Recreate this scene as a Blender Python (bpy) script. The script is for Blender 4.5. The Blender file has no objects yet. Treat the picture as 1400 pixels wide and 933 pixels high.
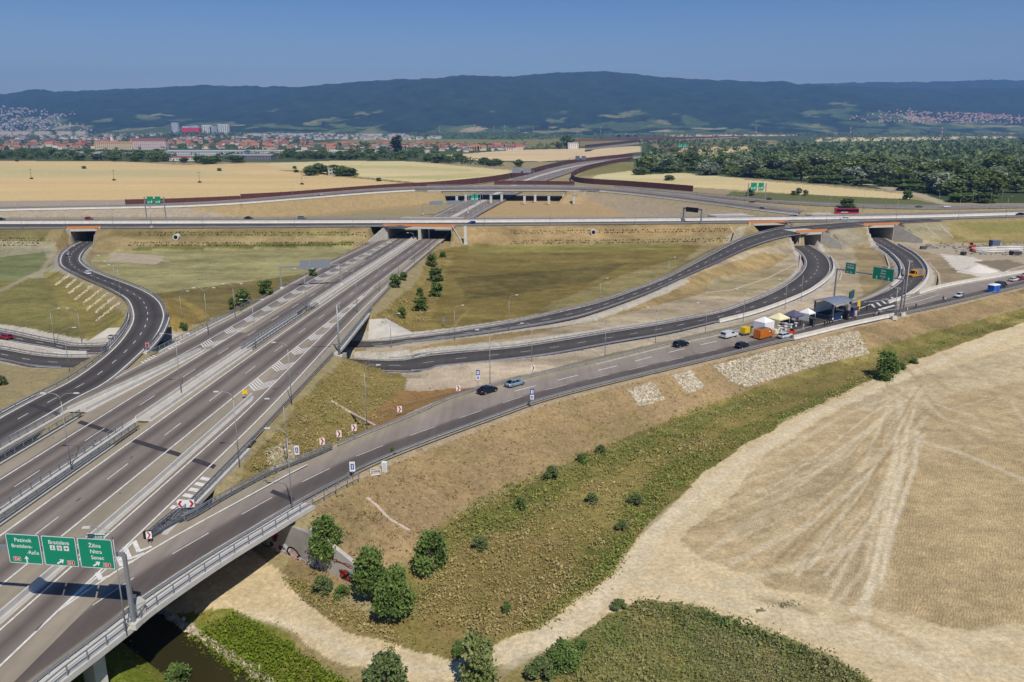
HAZE = 7.5e-5
import bpy, bmesh, math, random
import numpy as np
from mathutils import Vector, Matrix
random.seed(7); rng = np.random.default_rng(7)
SC = bpy.context.scene; COL = SC.collection
R_ = math.radians
# ------------------------------------------------------------------ camera model (28 mm drone camera, 58 m above the fields)
F, CX, CY, YH, H = 1089., 700., 466.5, 172., 58.
PIT = math.atan((CY - YH) / F); S_, C_ = math.sin(PIT), math.cos(PIT)
def gp(x, y, z=0.):
    a = (x - CX) / F; b = (y - CY) / F
    t = (H - z) / (S_ + b * C_)
    return (a * t, (C_ - b * S_) * t, z)
def proj(X, Y, Z):
    d = Y * C_ - (Z - H) * S_
    return X / d * F + CX, -(Y * S_ + (Z - H) * C_) / d * F + CY
# ------------------------------------------------------------------ colours and materials
def lin(h, k=0.77):
    h = h.lstrip('#'); v = [int(h[i:i + 2], 16) / 255 for i in (0, 2, 4)]
    return tuple(k * (c / 12.92 if c <= .04045 else ((c + .055) / 1.055) ** 2.4) for c in v)
MATS = {}
def mat(name, col, rough=.7, metal=0., amp=.12, scale=1.5, bump=0., spec=.4, stretch=None, emis=0):
    if name in MATS: return MATS[name]
    m = bpy.data.materials.new(name); m.use_nodes = True; nt = m.node_tree; N = nt.nodes; L = nt.links
    b = N['Principled BSDF']; b.inputs['Roughness'].default_value = rough; b.inputs['Metallic'].default_value = metal
    b.inputs['Specular IOR Level'].default_value = spec
    if isinstance(col, str): col = lin(col)
    tc = N.new('ShaderNodeTexCoord'); nz = N.new('ShaderNodeTexNoise'); nz.inputs['Scale'].default_value = scale; nz.inputs['Detail'].default_value = 5
    src = tc.outputs['Object']
    if stretch:
        mp = N.new('ShaderNodeMapping'); mp.inputs['Scale'].default_value = stretch; L.new(src, mp.inputs['Vector']); src = mp.outputs[0]
    L.new(src, nz.inputs['Vector'])
    mr = N.new('ShaderNodeMapRange'); mr.inputs[1].default_value = .25; mr.inputs[2].default_value = .75
    mr.inputs[3].default_value = 1 - amp; mr.inputs[4].default_value = 1 + amp; L.new(nz.outputs[0], mr.inputs[0])
    mx = N.new('ShaderNodeVectorMath'); mx.operation = 'SCALE'; mx.inputs[0].default_value = col[:3]; L.new(mr.outputs[0], mx.inputs['Scale'])
    L.new(mx.outputs[0], b.inputs['Base Color'])
    if bump:
        bp = N.new('ShaderNodeBump'); bp.inputs['Strength'].default_value = bump; bp.inputs['Distance'].default_value = .05
        L.new(nz.outputs[0], bp.inputs['Height']); L.new(bp.outputs[0], b.inputs['Normal'])
    if emis:
        b.inputs['Emission Color'].default_value = (*col[:3], 1); b.inputs['Emission Strength'].default_value = emis
    MATS[name] = m; return m
def attr_mat(name, rough=.85, scales=((.8, .2), (.12, .15)), bump=.3, bdist=.1, spec=.25, extra=None):
    """colour from the 'col' attribute, broken up by world-space noise"""
    m = bpy.data.materials.new(name); m.use_nodes = True; nt = m.node_tree; N = nt.nodes; L = nt.links
    b = N['Principled BSDF']; b.inputs['Roughness'].default_value = rough; b.inputs['Specular IOR Level'].default_value = spec
    at = N.new('ShaderNodeAttribute'); at.attribute_name = 'col'
    geo = N.new('ShaderNodeNewGeometry'); cur = at.outputs['Color']; hs = None
    for sc, am in scales:
        nz = N.new('ShaderNodeTexNoise'); nz.inputs['Scale'].default_value = sc; nz.inputs['Detail'].default_value = 6; nz.inputs['Roughness'].default_value = .65
        L.new(geo.outputs['Position'], nz.inputs['Vector'])
        mr = N.new('ShaderNodeMapRange'); mr.inputs[1].default_value = .3; mr.inputs[2].default_value = .7; mr.inputs[3].default_value = 1 - am; mr.inputs[4].default_value = 1 + am; mr.clamp = False
        L.new(nz.outputs[0], mr.inputs[0])
        vm = N.new('ShaderNodeVectorMath'); vm.operation = 'SCALE'; L.new(cur, vm.inputs[0]); L.new(mr.outputs[0], vm.inputs['Scale']); cur = vm.outputs[0]
        hs = hs or nz.outputs[0]
    if extra: cur, hs = extra(N, L, geo, cur, hs)
    L.new(cur, b.inputs['Base Color'])
    if bump:
        bp = N.new('ShaderNodeBump'); bp.inputs['Strength'].default_value = bump; bp.inputs['Distance'].default_value = bdist
        L.new(hs, bp.inputs['Height']); L.new(bp.outputs[0], b.inputs['Normal'])
    MATS[name] = m; return m
# ------------------------------------------------------------------ objects
def tag(o, label=None, cat=None, group=None, kind=None):
    if label: o['label'] = label
    if cat: o['category'] = cat
    if group: o['group'] = group
    if kind: o['kind'] = kind
    return o
def link(name, data, parent=None, loc=(0, 0, 0), rz=0.):
    o = bpy.data.objects.new(name, data); COL.objects.link(o); o.location = loc; o.rotation_euler = (0, 0, rz)
    if parent is not None: o.parent = parent
    return o
def empty(name, loc=(0, 0, 0), rz=0.):
    o = link(name, None, None, loc, rz); o.empty_display_size = .5; return o
KIDS = {}
def kids(o): return [c for c in list(o.children)]
def copy_tree(o, parent=None):
    c = o.copy(); COL.objects.link(c); c.parent = parent
    for k in kids(o): copy_tree(k, c)
    return c
def np_mesh(name, V, Fq, mats=(), midx=None, col=None, smooth=False, uv=None):
    """V (n,3), Fq (m,k) arrays -> mesh"""
    V = np.asarray(V, dtype=np.float32); Fq = np.asarray(Fq, dtype=np.int32); m, k = Fq.shape
    me = bpy.data.meshes.new(name); me.vertices.add(len(V)); me.vertices.foreach_set('co', V.ravel())
    me.loops.add(m * k); me.loops.foreach_set('vertex_index', Fq.ravel())
    me.polygons.add(m); me.polygons.foreach_set('loop_start', np.arange(0, m * k, k, dtype=np.int32)); me.polygons.foreach_set('loop_total', np.full(m, k, np.int32))
    for mt in mats: me.materials.append(mt)
    if midx is not None: me.polygons.foreach_set('material_index', np.asarray(midx, np.int32))
    me.polygons.foreach_set('use_smooth', np.full(m, smooth))
    if col is not None:
        a = me.color_attributes.new('col', 'FLOAT_COLOR', 'POINT'); c4 = np.ones((len(V), 4), np.float32); c4[:, :3] = col[:, :3]
        if col.shape[1] == 4: c4[:, 3] = col[:, 3]
        a.data.foreach_set('color', c4.ravel())
    me.update(calc_edges=True); return me
class MB:
    """collects boxes, tubes and lofts; build() links them as ONE mesh object"""
    def __init__(s): s.v = []; s.f = []; s.m = []; s.sm = []
    def add(s, vs, fs, mi=0, smooth=False):
        k = len(s.v); s.v += [tuple(p) for p in vs]
        for f in fs: s.f.append(tuple(i + k for i in f)); s.m.append(mi); s.sm.append(smooth)
        return s
    def box(s, c, d, mi=0, rz=0., taper=1.):
        x, y, z = d[0] / 2, d[1] / 2, d[2] / 2; cs, sn = math.cos(rz), math.sin(rz); vs = []
        for dz in (-z, z):
            t = taper if dz > 0 else 1
            for dx, dy in ((-x, -y), (x, -y), (x, y), (-x, y)):
                dx *= t; dy *= t; vs.append((c[0] + dx * cs - dy * sn, c[1] + dx * sn + dy * cs, c[2] + dz))
        return s.add(vs, [(3, 2, 1, 0), (4, 5, 6, 7), (0, 1, 5, 4), (1, 2, 6, 5), (2, 3, 7, 6), (3, 0, 4, 7)], mi)
    def tube(s, pts, r, n=6, mi=0, smooth=True, cap=True):
        pts = [Vector(p) for p in pts]; rs = r if isinstance(r, (list, tuple)) else [r] * len(pts); vs = []; fs = []
        for i, p in enumerate(pts):
            t = (pts[min(i + 1, len(pts) - 1)] - pts[max(i - 1, 0)]).normalized()
            a = t.orthogonal().normalized() if abs(t.z) > .95 else t.cross(Vector((0, 0, 1))).normalized(); b = t.cross(a)
            for k in range(n):
                an = 2 * math.pi * k / n; vs.append(p + (a * math.cos(an) + b * math.sin(an)) * rs[i])
        for i in range(len(pts) - 1):
            for k in range(n):
                k2 = (k + 1) % n; fs.append((i * n + k, i * n + k2, (i + 1) * n + k2, (i + 1) * n + k))
        if cap: fs += [tuple(range(n))[::-1], tuple(range((len(pts) - 1) * n, len(pts) * n))]
        return s.add(vs, fs, mi, smooth)
    def loft(s, rows, mi=0, closed=True, cap=True, smooth=False):
        n = len(rows[0]); vs = [p for r in rows for p in r]; fs = []
        for i in range(len(rows) - 1):
            for k in range(n if closed else n - 1):
                k2 = (k + 1) % n; fs.append((i * n + k, i * n + k2, (i + 1) * n + k2, (i + 1) * n + k))
        if cap and closed: fs += [tuple(range(n))[::-1], tuple(range((len(rows) - 1) * n, len(rows) * n))]
        return s.add(vs, fs, mi, smooth)
    def sweep(s, line, prof, mi=0, cap=True):
        """line: 3D points; prof: (lateral to the right, up)"""
        rows = []
        for i, p in enumerate(line):
            a, b = line[max(i - 1, 0)], line[min(i + 1, len(line) - 1)]
            tx, ty = b[0] - a[0], b[1] - a[1]; l = math.hypot(tx, ty) or 1; nx, ny = ty / l, -tx / l
            rows.append([(p[0] + nx * q, p[1] + ny * q, p[2] + z) for q, z in prof])
        return s.loft(rows, mi, True, cap)
    def mesh(s, name, mats):
        me = bpy.data.meshes.new(name); me.from_pydata(s.v, [], s.f)
        for m in (mats if isinstance(mats, (list, tuple)) else [mats]): me.materials.append(m)
        me.polygons.foreach_set('material_index', s.m); me.polygons.foreach_set('use_smooth', s.sm); me.update(); return me
    def build(s, name, mats, parent=None, loc=(0, 0, 0), rz=0.): return link(name, s.mesh(name, mats), parent, loc, rz)
# ------------------------------------------------------------------ numpy noise
def hash2(i, j, seed):
    h = (i.astype(np.int64) * 374761393 + j.astype(np.int64) * 668265263 + seed * 1442695041) & 0x7fffffff
    h = ((h ^ (h >> 13)) * 1274126177) & 0x7fffffff
    return ((h ^ (h >> 16)) & 0xffff) / 65535.
def vnoise(x, y, seed=0):
    i, j = np.floor(x), np.floor(y); fx, fy = x - i, y - j; fx = fx * fx * (3 - 2 * fx); fy = fy * fy * (3 - 2 * fy)
    i = i.astype(np.int64); j = j.astype(np.int64)
    return (hash2(i, j, seed) * (1 - fx) + hash2(i + 1, j, seed) * fx) * (1 - fy) + (hash2(i, j + 1, seed) * (1 - fx) + hash2(i + 1, j + 1, seed) * fx) * fy
def fbm(x, y, oct=4, seed=0):
    a, t, o = .5, 0, 0
    for k in range(oct): t = t + a * vnoise(x * 2 ** k, y * 2 ** k, seed + k); o += a; a *= .5
    return t / o - .5
def in_poly(px, py, poly):
    r = np.zeros(px.shape, bool); n = len(poly)
    for i in range(n):
        (x0, y0), (x1, y1) = poly[i], poly[(i + 1) % n]
        if y0 == y1: continue
        c = ((y0 > py) != (y1 > py)) & (px < (x1 - x0) * (py - y0) / (y1 - y0) + x0); r ^= c
    return r
def lerp_tab(x, tab):
    xs, ys = zip(*tab); return float(np.interp(x, xs, ys))
def spline(pts, n):
    P = np.array(pts, float); 
    if len(P) == 2: P = np.array([P[0], P[0] * .67 + P[1] * .33, P[0] * .33 + P[1] * .67, P[1]])
    Q = np.vstack([2 * P[0] - P[1], P, 2 * P[-1] - P[-2]]); out = []
    for i in range(1, len(Q) - 2):
        for t in np.linspace(0, 1, 16, endpoint=False):
            a, b, c, d = Q[i - 1], Q[i], Q[i + 1], Q[i + 2]
            out.append(.5 * (2 * b + (c - a) * t + (2 * a - 5 * b + 4 * c - d) * t * t + (3 * b - a - 3 * c + d) * t ** 3))
    out.append(P[-1]); out = np.array(out); 
    s = np.r_[0, np.cumsum(np.linalg.norm(np.diff(out[:, :2], axis=0), axis=1))]
    g = np.linspace(0, s[-1], n); return np.stack([np.interp(g, s, out[:, k]) for k in range(3)], 1)
def resample(line, step):
    line = np.array(line, float); s = np.r_[0, np.cumsum(np.linalg.norm(np.diff(line[:, :2], axis=0), axis=1))]
    n = max(2, int(s[-1] / step) + 1); g = np.linspace(0, s[-1], n); return np.stack([np.interp(g, s, line[:, k]) for k in range(3)], 1)
# ------------------------------------------------------------------ roads
OLD, OLD2, SHO = lin('877C72'), lin('675E57'), lin('A09480')
NEW, NEW2, GRY = lin('5A5450'), lin('46413E'), lin('8A8078')
def asph_extra(N, L, geo, cur, hs):
    for sc, st, am in ((.9, (1, .05, 1), .1), (.12, (1, .25, 1), .1)):       # tyre streaks along the carriageways, old patches
        mp = N.new('ShaderNodeMapping'); mp.inputs['Scale'].default_value = st; L.new(geo.outputs['Position'], mp.inputs[0]); nz = N.new('ShaderNodeTexNoise'); nz.inputs['Scale'].default_value = sc; nz.inputs['Detail'].default_value = 4; L.new(mp.outputs[0], nz.inputs['Vector'])
        mr = N.new('ShaderNodeMapRange'); mr.inputs[1].default_value = .3; mr.inputs[2].default_value = .7; mr.inputs[3].default_value = 1 - am; mr.inputs[4].default_value = 1 + am; L.new(nz.outputs[0], mr.inputs[0])
        vm = N.new('ShaderNodeVectorMath'); vm.operation = 'SCALE'; L.new(cur, vm.inputs[0]); L.new(mr.outputs[0], vm.inputs['Scale']); cur = vm.outputs[0]
    return cur, hs
M_ASPH = attr_mat('asphalt', .88, ((.25, .07), (9, .09), (.04, .07)), .12, .01, .25, asph_extra)
M_PAINT = mat('road paint', 'E9E5DB', .6, amp=.22, scale=1.2)
M_CONC = mat('concrete', 'C3BCB0', .85, amp=.14, scale=.6, bump=.1)
M_CONCL = mat('light concrete', 'D8D2C6', .85, amp=.12, scale=.5)
M_CONCD = mat('weathered concrete', 'A39E97', .9, amp=.18, scale=.4)
M_STEEL = mat('galvanised steel', '9B9EA2', .5, .35, amp=.1, scale=2)
M_STEELD = mat('dark galvanised steel', '74787E', .5, .4, amp=.1, scale=2)
class Road:
    def __init__(s, Lp, Rp, n=None, ex=(0, 0)):
        L, R = np.array(Lp, float), np.array(Rp, float); 
        if n is None: n = 160
        L, R = spline(L, n), spline(R, n)
        nr = lambda P: (lambda T: np.stack([T[:, 1], -T[:, 0]], 1) / (np.linalg.norm(T, axis=1)[:, None] + 1e-9))(np.gradient(P[:, :2], axis=0))
        s.nL, s.nR = nr(L), nr(R); L[:, :2] -= s.nL * ex[0]; R[:, :2] += s.nR * ex[1]
        s.L, s.R, s.n = L, R, n; s.w = np.maximum(np.abs(((R - L)[:, :2] * s.nR).sum(1)), 2.); s.c = (L + R) / 2
        s.s = np.r_[0, np.cumsum(np.linalg.norm(np.diff(s.c[:, :2], axis=0), axis=1))]
    def at(s, f):                      # f: fraction, or ('L', metres) / ('R', metres)
        if isinstance(f, tuple):
            P = (s.L if f[0] == 'L' else s.R).copy(); P[:, :2] += (s.nL if f[0] == 'L' else -s.nR) * f[1]; return P
        u = np.full(s.n, f)
        return s.L + (s.R - s.L) * u[:, None]
    def line(s, f, dz=0., a=0., b=1.):
        P = s.at(f).copy(); P[:, 2] += dz; i0, i1 = int(a * (s.n - 1)), max(int(b * (s.n - 1)), int(a * (s.n - 1)) + 1); return P[i0:i1 + 1]
    def surface(s, name, prof, label=None, dz=0., mask=None):
        rows = [s.at(f) for f, c in prof]; k = len(rows); V = np.stack(rows, 1).reshape(-1, 3).copy(); V[:, 2] += dz
        col = np.tile(np.array([c for f, c in prof]), (s.n, 1))
        i = np.arange(s.n - 1)[:, None] * k + np.arange(k - 1)[None]; 
        if mask is not None: i = i[mask(s.c[:-1, 0], s.c[:-1, 1])]
        i = i.ravel(); Fq = np.stack([i, i + 1, i + k + 1, i + k], 1)
        o = link(name, np_mesh(name, V, Fq, [M_ASPH], col=col)); tag(o, label, 'road' if label else None, kind='structure'); s.o = o; s.marks = []; return o
    def solid(s, f, w=.25, a=0., b=1.):
        s.dash(f, w, 1e9, 0, a=a, b=b)
    def dash(s, f, w=.15, on=6, off=12, ph=0., a=0., b=1.):
        P = s.at(f); sl = np.r_[0, np.cumsum(np.linalg.norm(np.diff(P[:, :2], axis=0), axis=1))]; t0, t1 = a * sl[-1], b * sl[-1]
        q = t0 - ph if on < 1e8 else t0
        while q < t1:
            x0, x1 = max(q, t0), min(q + on, t1)
            if x1 > x0 + .05:
                g = np.linspace(x0, x1, max(2, int((x1 - x0) / 4) + 1)); Q = np.stack([np.interp(g, sl, P[:, k]) for k in range(3)], 1); s.marks.append((Q, w))
            q += on + off
    def quad(s, pts): s.marks.append((np.array(pts, float), None))
    def paint(s, dz=.02):
        V = []; Fq = []
        for Q, w in s.marks:
            k = len(V)
            if w is None: V += [tuple(p + (0, 0, dz)) for p in Q]; Fq.append((k, k + 1, k + 2, k + 3)); continue
            T = np.gradient(Q[:, :2], axis=0); T /= np.linalg.norm(T, axis=1)[:, None] + 1e-9; Nn = np.stack([T[:, 1], -T[:, 0]], 1) * w / 2
            for p, nn in zip(Q, Nn): V += [(p[0] - nn[0], p[1] - nn[1], p[2] + dz), (p[0] + nn[0], p[1] + nn[1], p[2] + dz)]
            for i in range(len(Q) - 1): Fq.append((k + 2 * i, k + 2 * i + 1, k + 2 * i + 3, k + 2 * i + 2))
        if V: link('lane_marking', np_mesh('lane_marking', V, Fq, [M_PAINT]), s.o)
def P3(pts, zs):
    """pixel list -> ground points with heights zs (interpolated along the list when shorter)"""
    if not isinstance(zs, (list, tuple)): zs = [zs] * len(pts)
    if len(zs) != len(pts): zs = np.interp(np.linspace(0, 1, len(pts)), np.linspace(0, 1, len(zs)), zs)
    return [gp(x, y, z) for (x, y), z in zip(pts, zs)]
# motorway: straight, 60 m to the left of the camera; offsets in metres from the lane line of its right carriageway
MZ = [(20, 6.0), (165, 5.9), (199, 5.6), (235, 4.9), (271, 4.06), (306, 3.1), (340, 2.2), (385, 1.5), (430, 1.2), (500, 1.0), (3000, 1.0)]
MX = [(20, -68.0), (93.8, -62.9), (163.5, -58.2), (199.4, -55.9), (235, -54), (271.3, -52.3), (307.3, -50.6), (341, -48.8), (395, -45.3), (460, -41)]
def M(Y, off, dz=0.): return (lerp_tab(Y, MX) + off, Y - .06 * off, lerp_tab(Y, MZ) + dz)
YS = list(range(36, 150, 8)) + list(range(150, 440, 10)) + [446]
def mline(tab, dz=0., y0=36, y1=446): 
    return [M(y, lerp_tab(y, tab), dz) for y in YS if y0 <= y <= y1]
TE = [(36, 16.5), (103, 16.5), (128, 16.3), (161, 15.5), (188, 14.6), (236, 11.6), (275, 10.4), (330, 9.8), (446, 9.2)]
L8 = [(36, 13.6), (136, 13.4), (161, 12.6), (198, 10.7), (228, 9.4), (275, 8.6), (446, 8.0)]
L7 = [(36, 9.5), (142, 9.5), (161, 8.6), (197, 7.0), (268, 4.6)]
CLl = [(36, -28), (160, -27.6), (190, -26.9), (225, -26.0), (270, -27.2), (336, -27.5), (446, -25)]
CLr = [(36, -25), (143, -24.6), (172, -19.6), (185, -17.2), (446, -16.8)]
MLl = [(36, -20), (143, -20), (172, -17.6), (185, -17), (446, -16.6)]
r_main = Road(mline([(36, -6.4), (236, -5.9), (446, -5.4)]), mline(TE), 200)
r_main.surface('motorway_right_carriageway', [(0, SHO), (('L', 1.4), SHO), (('L', 2.2), OLD), (('L', 3.5), OLD2), (('L', 5), OLD), (('L', 6.6), OLD), (('L', 8), OLD2), (('L', 9.4), OLD), (('L', 10.4), SHO), (('L', 12), SHO), (('R', 6.5), OLD), (('R', 5), OLD2), (('R', 3.3), OLD), (('R', 2.4), SHO), (1, SHO)],
    'worn grey motorway carriageway right of the central barrier')
r_left = Road(mline(MLl), mline([(36, -9.6), (236, -8.6), (446, -8.4)]), 200)
r_left.surface('motorway_left_carriageway', [(0, SHO), (('L', 3), SHO), (('R', 7.6), OLD), (('R', 6), OLD2), (('R', 4.2), OLD), (('R', 3), OLD2), (('R', 1.2), OLD), (1, SHO)], 'worn grey motorway carriageway left of the central barrier')
r_coll = Road(mline(CLl), mline(CLr), 200)
r_coll.surface('motorway_collector_lane', [(0, SHO), (('L', 1.2), SHO), (('L', 2), OLD), (.45, OLD2), (('R', 2.2), OLD), (1, SHO)], 'grey collector lane on the far left side of the motorway', dz=-.012)
def mmark(r, tab, w=.2, y0=36, y1=446, dash=None, ph=0):
    P = np.array(mline(tab, 0, y0, y1))
    if not dash: r.marks.append((resample(P, 6), w)); return
    sl = np.r_[0, np.cumsum(np.linalg.norm(np.diff(P[:, :2], axis=0), axis=1))]; q = -ph
    while q < sl[-1]:
        g = np.linspace(max(q, 0), min(q + dash[0], sl[-1]), 3)
        if g[-1] > g[0]: r.marks.append((np.stack([np.interp(g, sl, P[:, k]) for k in range(3)], 1), w))
        q += sum(dash)
mmark(r_main, [(36, -4.5), (446, -3.9)], .28); mmark(r_main, [(36, 0), (446, 0)], .16, dash=(6, 12), ph=(93.8 - 36) * -1 % 18 and 18 - (93.8 - 36) % 18)
mmark(r_main, [(36, 3.6), (150, 3.8), (446, 4.3)], .26); mmark(r_main, L7, .24, 36, 275); mmark(r_main, L8, .26)
mmark(r_left, [(36, -16.2), (320, -16.4), (446, -15.7)], .26); mmark(r_left, [(36, -12.4), (446, -12.2)], .16, dash=(6, 12), ph=18 - (108.5 - 36) % 18); mmark(r_left, [(36, -10.0), (236, -9.2), (446, -8.8)], .2)
mmark(r_coll, [(152, -26.6), (189, -25.7), (225, -24.8), (270, -25.9), (336, -26), (446, -22)], .22, 152, 446)
mmark(r_coll, [(164, -21.4), (190, -20.6), (216, -20.6), (248, -21), (294, -21.6), (336, -20.6), (420, -17)], .22, 164, 420)
def chevrons(r, ta, tb, y0, y1, step, n=5, depth=.7):
    y = y0
    while y < y1:
        for k in range(n):
            yy = y + k * 1.15
            if yy > y1: break
            a, b = lerp_tab(yy, ta), lerp_tab(yy, tb); w = b - a
            if w < .5: continue
            m = a + w * .5; dpt = min(w * depth, 4)
            for (o0, d0), (o1, d1) in (((a, dpt), (m, 0)), ((m, 0), (b, dpt))):
                r.quad([M(yy + d0, o0), M(yy + d1, o1), M(yy + d1 + .55, o1), M(yy + d0 + .55, o0)])
        y += step
chevrons(r_main, [(36, 4), (446, 4)], L7, 154, 262, 13.5)
chevrons(r_left, [(150, -21), (190, -20.4), (216, -20.5), (248, -20.9), (294, -21.5), (336, -20.4), (420, -16.9)], [(36, -16.4), (446, -16.4)], 186, 410, 14)
for y0, a, b in ((172, -28, -26.2), (184, -27.6, -25.9), (198, -27, -25.4)):      # short hatch blocks beside the collector
    for k in range(5): r_coll.quad([M(y0 + k * 1.3 + .9, a + .7), M(y0 + k * 1.3, b), M(y0 + k * 1.3 + .6, b), M(y0 + k * 1.3 + 1.5, a + .7)])
for k in range(6): r_main.quad([M(103 + k * 1.9, 14.0), M(103 + k * 1.9 - .6, 16.0), M(104 + k * 1.9 - .6, 16.0), M(104 + k * 1.9, 14.0)])
# loop ramp on the left
LZ = [(0, 5.9)]
lo_l = [(-70, 615), (0, 572), (50, 545), (99, 520), (140, 491), (166, 466), (181, 442), (182, 426), (175, 410), (160, 400), (140, 390), (110, 377), (87, 365), (83, 356), (87, 346), (100, 336), (113, 329.5), (117, 325)]
lo_r = [(-60, 640), (0, 604), (50, 575.5), (100, 546), (147, 521), (192, 482), (212, 460), (222, 440), (223, 427), (216, 412), (200, 400), (175, 389), (147, 379), (125, 370), (112, 361), (108, 354), (112, 345), (121, 336.5), (130, 331), (133, 326)]
zl = [5.95, 5.95, 5.95, 5.95, 5.8, 5.6, 5.4, 5.1, 4.7, 4.3, 3.9, 3.2, 2.6, 2.2, 1.8, 1.4, 1.2, 1.2]
zr = [5.95, 5.95, 5.95, 5.95, 5.95, 5.8, 5.6, 5.4, 5.1, 4.7, 4.3, 3.9, 3.2, 2.9, 2.5, 2.2, 1.8, 1.4, 1.2, 1.2]
r_loop = Road(P3(lo_l, zl), P3(lo_r, zr), 220, (1.1, .8))
r_loop.surface('loop_ramp', [(0, GRY), (('L', 1.0), GRY), (('L', 1.5), NEW), (.3, NEW2), (.5, NEW), (.7, NEW2), (('R', 1.4), NEW), (1, GRY)], 'dark asphalt loop ramp curving into the tunnel on the left', dz=.012)
r_loop.solid(('L', 1.1), .3); r_loop.solid(('R', .8), .3); r_loop.dash(.5, .16, 3, 6)
# two lower roads that run under the motorway; far one climbs right to the cross road, near one bends into the right tunnel
U_l = P3([(-60, 446), (0, 453), (74, 468), (135, 473)], -1) + [(-75, 224, -1.1)] + P3([(499, 466.5), (563, 461.5), (614, 455), (700, 441), (772, 425), (820, 413), (872, 395), (912, 379.5), (960, 354.5), (1010, 329), (1040, 319), (1076, 311.5), (1142, 305.5), (1200, 302), (1270, 299)], [-1, -.8, -.5, 0, .6, 1.2, 2.1, 3, 4.4, 5.9, 6.7, 7.4, 8.1, 8.3, 8.3])
U_r = P3([(-60, 454), (0, 464), (60, 474), (130, 483)], -1) + [(-75, 215, -1.1)] + P3([(492, 476.5), (563, 469), (614, 462.5), (700, 450), (760, 440), (807, 428.5), (880, 403), (935, 379), (980, 359), (1025, 338.5), (1070, 324.8), (1130, 315), (1172, 310), (1235, 305), (1290, 302)], [-1, -.8, -.5, 0, .6, 1.2, 2.1, 3, 4.4, 5.9, 6.7, 7.4, 8.1, 8.3, 8.3])
r_up = Road(U_l, U_r, 260, (.6, .6))
DK = [(0, GRY), (('L', .5), GRY), (('L', .8), NEW2), (.5, NEW), (('R', .8), NEW2), (('R', .5), GRY), (1, GRY)]
r_up.surface('climbing_ramp', DK, 'dark asphalt ramp climbing from under the motorway to the cross road')
r_up.solid(('L', 1.0), .2); r_up.solid(('R', 1.0), .2); r_up.dash(.5, .16, 3, 6)
V_l = P3([(-60, 468), (0, 476.6), (99, 488.6)], -1) + [(-75, 207.5, -1.1)] + P3([(525, 492.6), (580, 486.5), (631, 481.5), (700, 475.4), (760, 466.5), (835, 454), (910, 442), (980, 428), (1010, 418.5), (1055, 400.5), (1085, 382.5), (1099, 368), (1101, 356), (1094, 345), (1082, 337)], [-1, -1, -1, -.9, -.7, -.4, 0, .3, .5, .7, .9, 1, 1.1, 1.2, 1.2])
V_r = P3([(-60, 482), (0, 492), (86, 504)], -1) + [(-75, 196.5, -1.1)] + P3([(549, 508), (597, 502), (649, 497), (700, 491.7), (760, 483.5), (835, 469.5), (915, 455.5), (980, 440), (1040, 424), (1100, 400), (1129, 380), (1136, 367), (1133, 354.5), (1124, 345.5), (1107, 335)], [-1, -1, -1, -.9, -.7, -.4, 0, .3, .5, .7, .9, 1, 1.1, 1.2, 1.2])
r_low = Road(V_l, V_r, 260, (.5, .5))
r_low.surface('lower_ramp', DK, 'dark asphalt ramp bending from under the motorway into the middle tunnel on the right')
r_low.solid(('L', .9), .2); r_low.solid(('R', .9), .2); r_low.dash(.5, .16, 3, 6)
# right ramp from the fork to the event and on to the right edge
R_l = [M(66, 5, -.02), M(78, 9.5, -.02), M(89, 14, -.02)] + P3([(215, 731), (266, 705.5), (303, 683), (365, 650), (420, 628), (480, 602), (570, 566), (625, 542), (720, 517), (810, 496), (910, 471.5), (980, 456), (1060, 437), (1140, 420), (1225, 410), (1290, 392), (1400, 372), (1480, 356)], [5.95, 5.9, 5.85, 5.75, 5.65, 5.5, 5.35, 5.25, 5.1, 5, 4.85, 4.75, 4.65, 4.6, 4.5, 4.4, 4.2, 4])
R_r = P3([(-20, 995), (57, 930), (110, 890), (160, 852), (190, 828), (250, 787), (300, 755), (350, 725), (400, 695), (470, 657), (545, 622), (680, 571.5), (760, 544), (892, 511), (980, 490), (1055, 471.5), (1100, 461), (1160, 446.5), (1241, 429), (1298, 416.5), (1400, 392), (1480, 373)], [5.95] * 6 + [5.9, 5.85, 5.75, 5.65, 5.5, 5.3, 5.15, 5, 4.85, 4.75, 4.7, 4.6, 4.5, 4.4, 4.2, 4])
r_right = Road(R_l, R_r, 260)
r_right.surface('right_ramp', [(0, SHO), (('L', 1.6), SHO), (('L', 3.5), lin('978B7F')), (('R', 5.6), lin('93877D')), (('R', 4.6), OLD2), (('R', 3), lin('625853')), (('R', 1.4), OLD2), (('R', .8), SHO), (1, SHO)], 'grey ramp curving from the motorway fork to the stage on the right')
def pxline(r, pts, z, w): r.marks.append((resample([gp(x, y, z) for x, y in pts], 4), w))
pxline(r_right, [(76, 838), (140, 793), (205, 753), (250, 727), (300, 700), (335, 681), (392, 650), (420, 635.5)], 5.95, .3); pxline(r_right, [(76, 838), (105, 813), (150, 775), (183, 740)], 6.0, .26)
for x, y, l in ((138, 793, 12), (167, 774, 15), (178, 765, 20), (190, 755, 18)): pxline(r_right, [(x - 6 * l / 16, y - l * .85), (x, y)], 5.97, .55); pxline(r_right, [(x - .8, y - .6), (x + l * .95, y - l * .42)], 5.975, .5)
r_right.solid(('L', 1.5), .24, .34, 1); r_right.dash(('R', 5.0), .13, 6, 6, a=.05, b=.72); r_right.solid(('L', 5.3), .22, .56, .7)
r_right.dash(('L', 5.3), .26, 6, 6, a=.27, b=.56); r_right.dash(('R', 1.0), .1, 60, 0, a=.05, b=.99)
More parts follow.
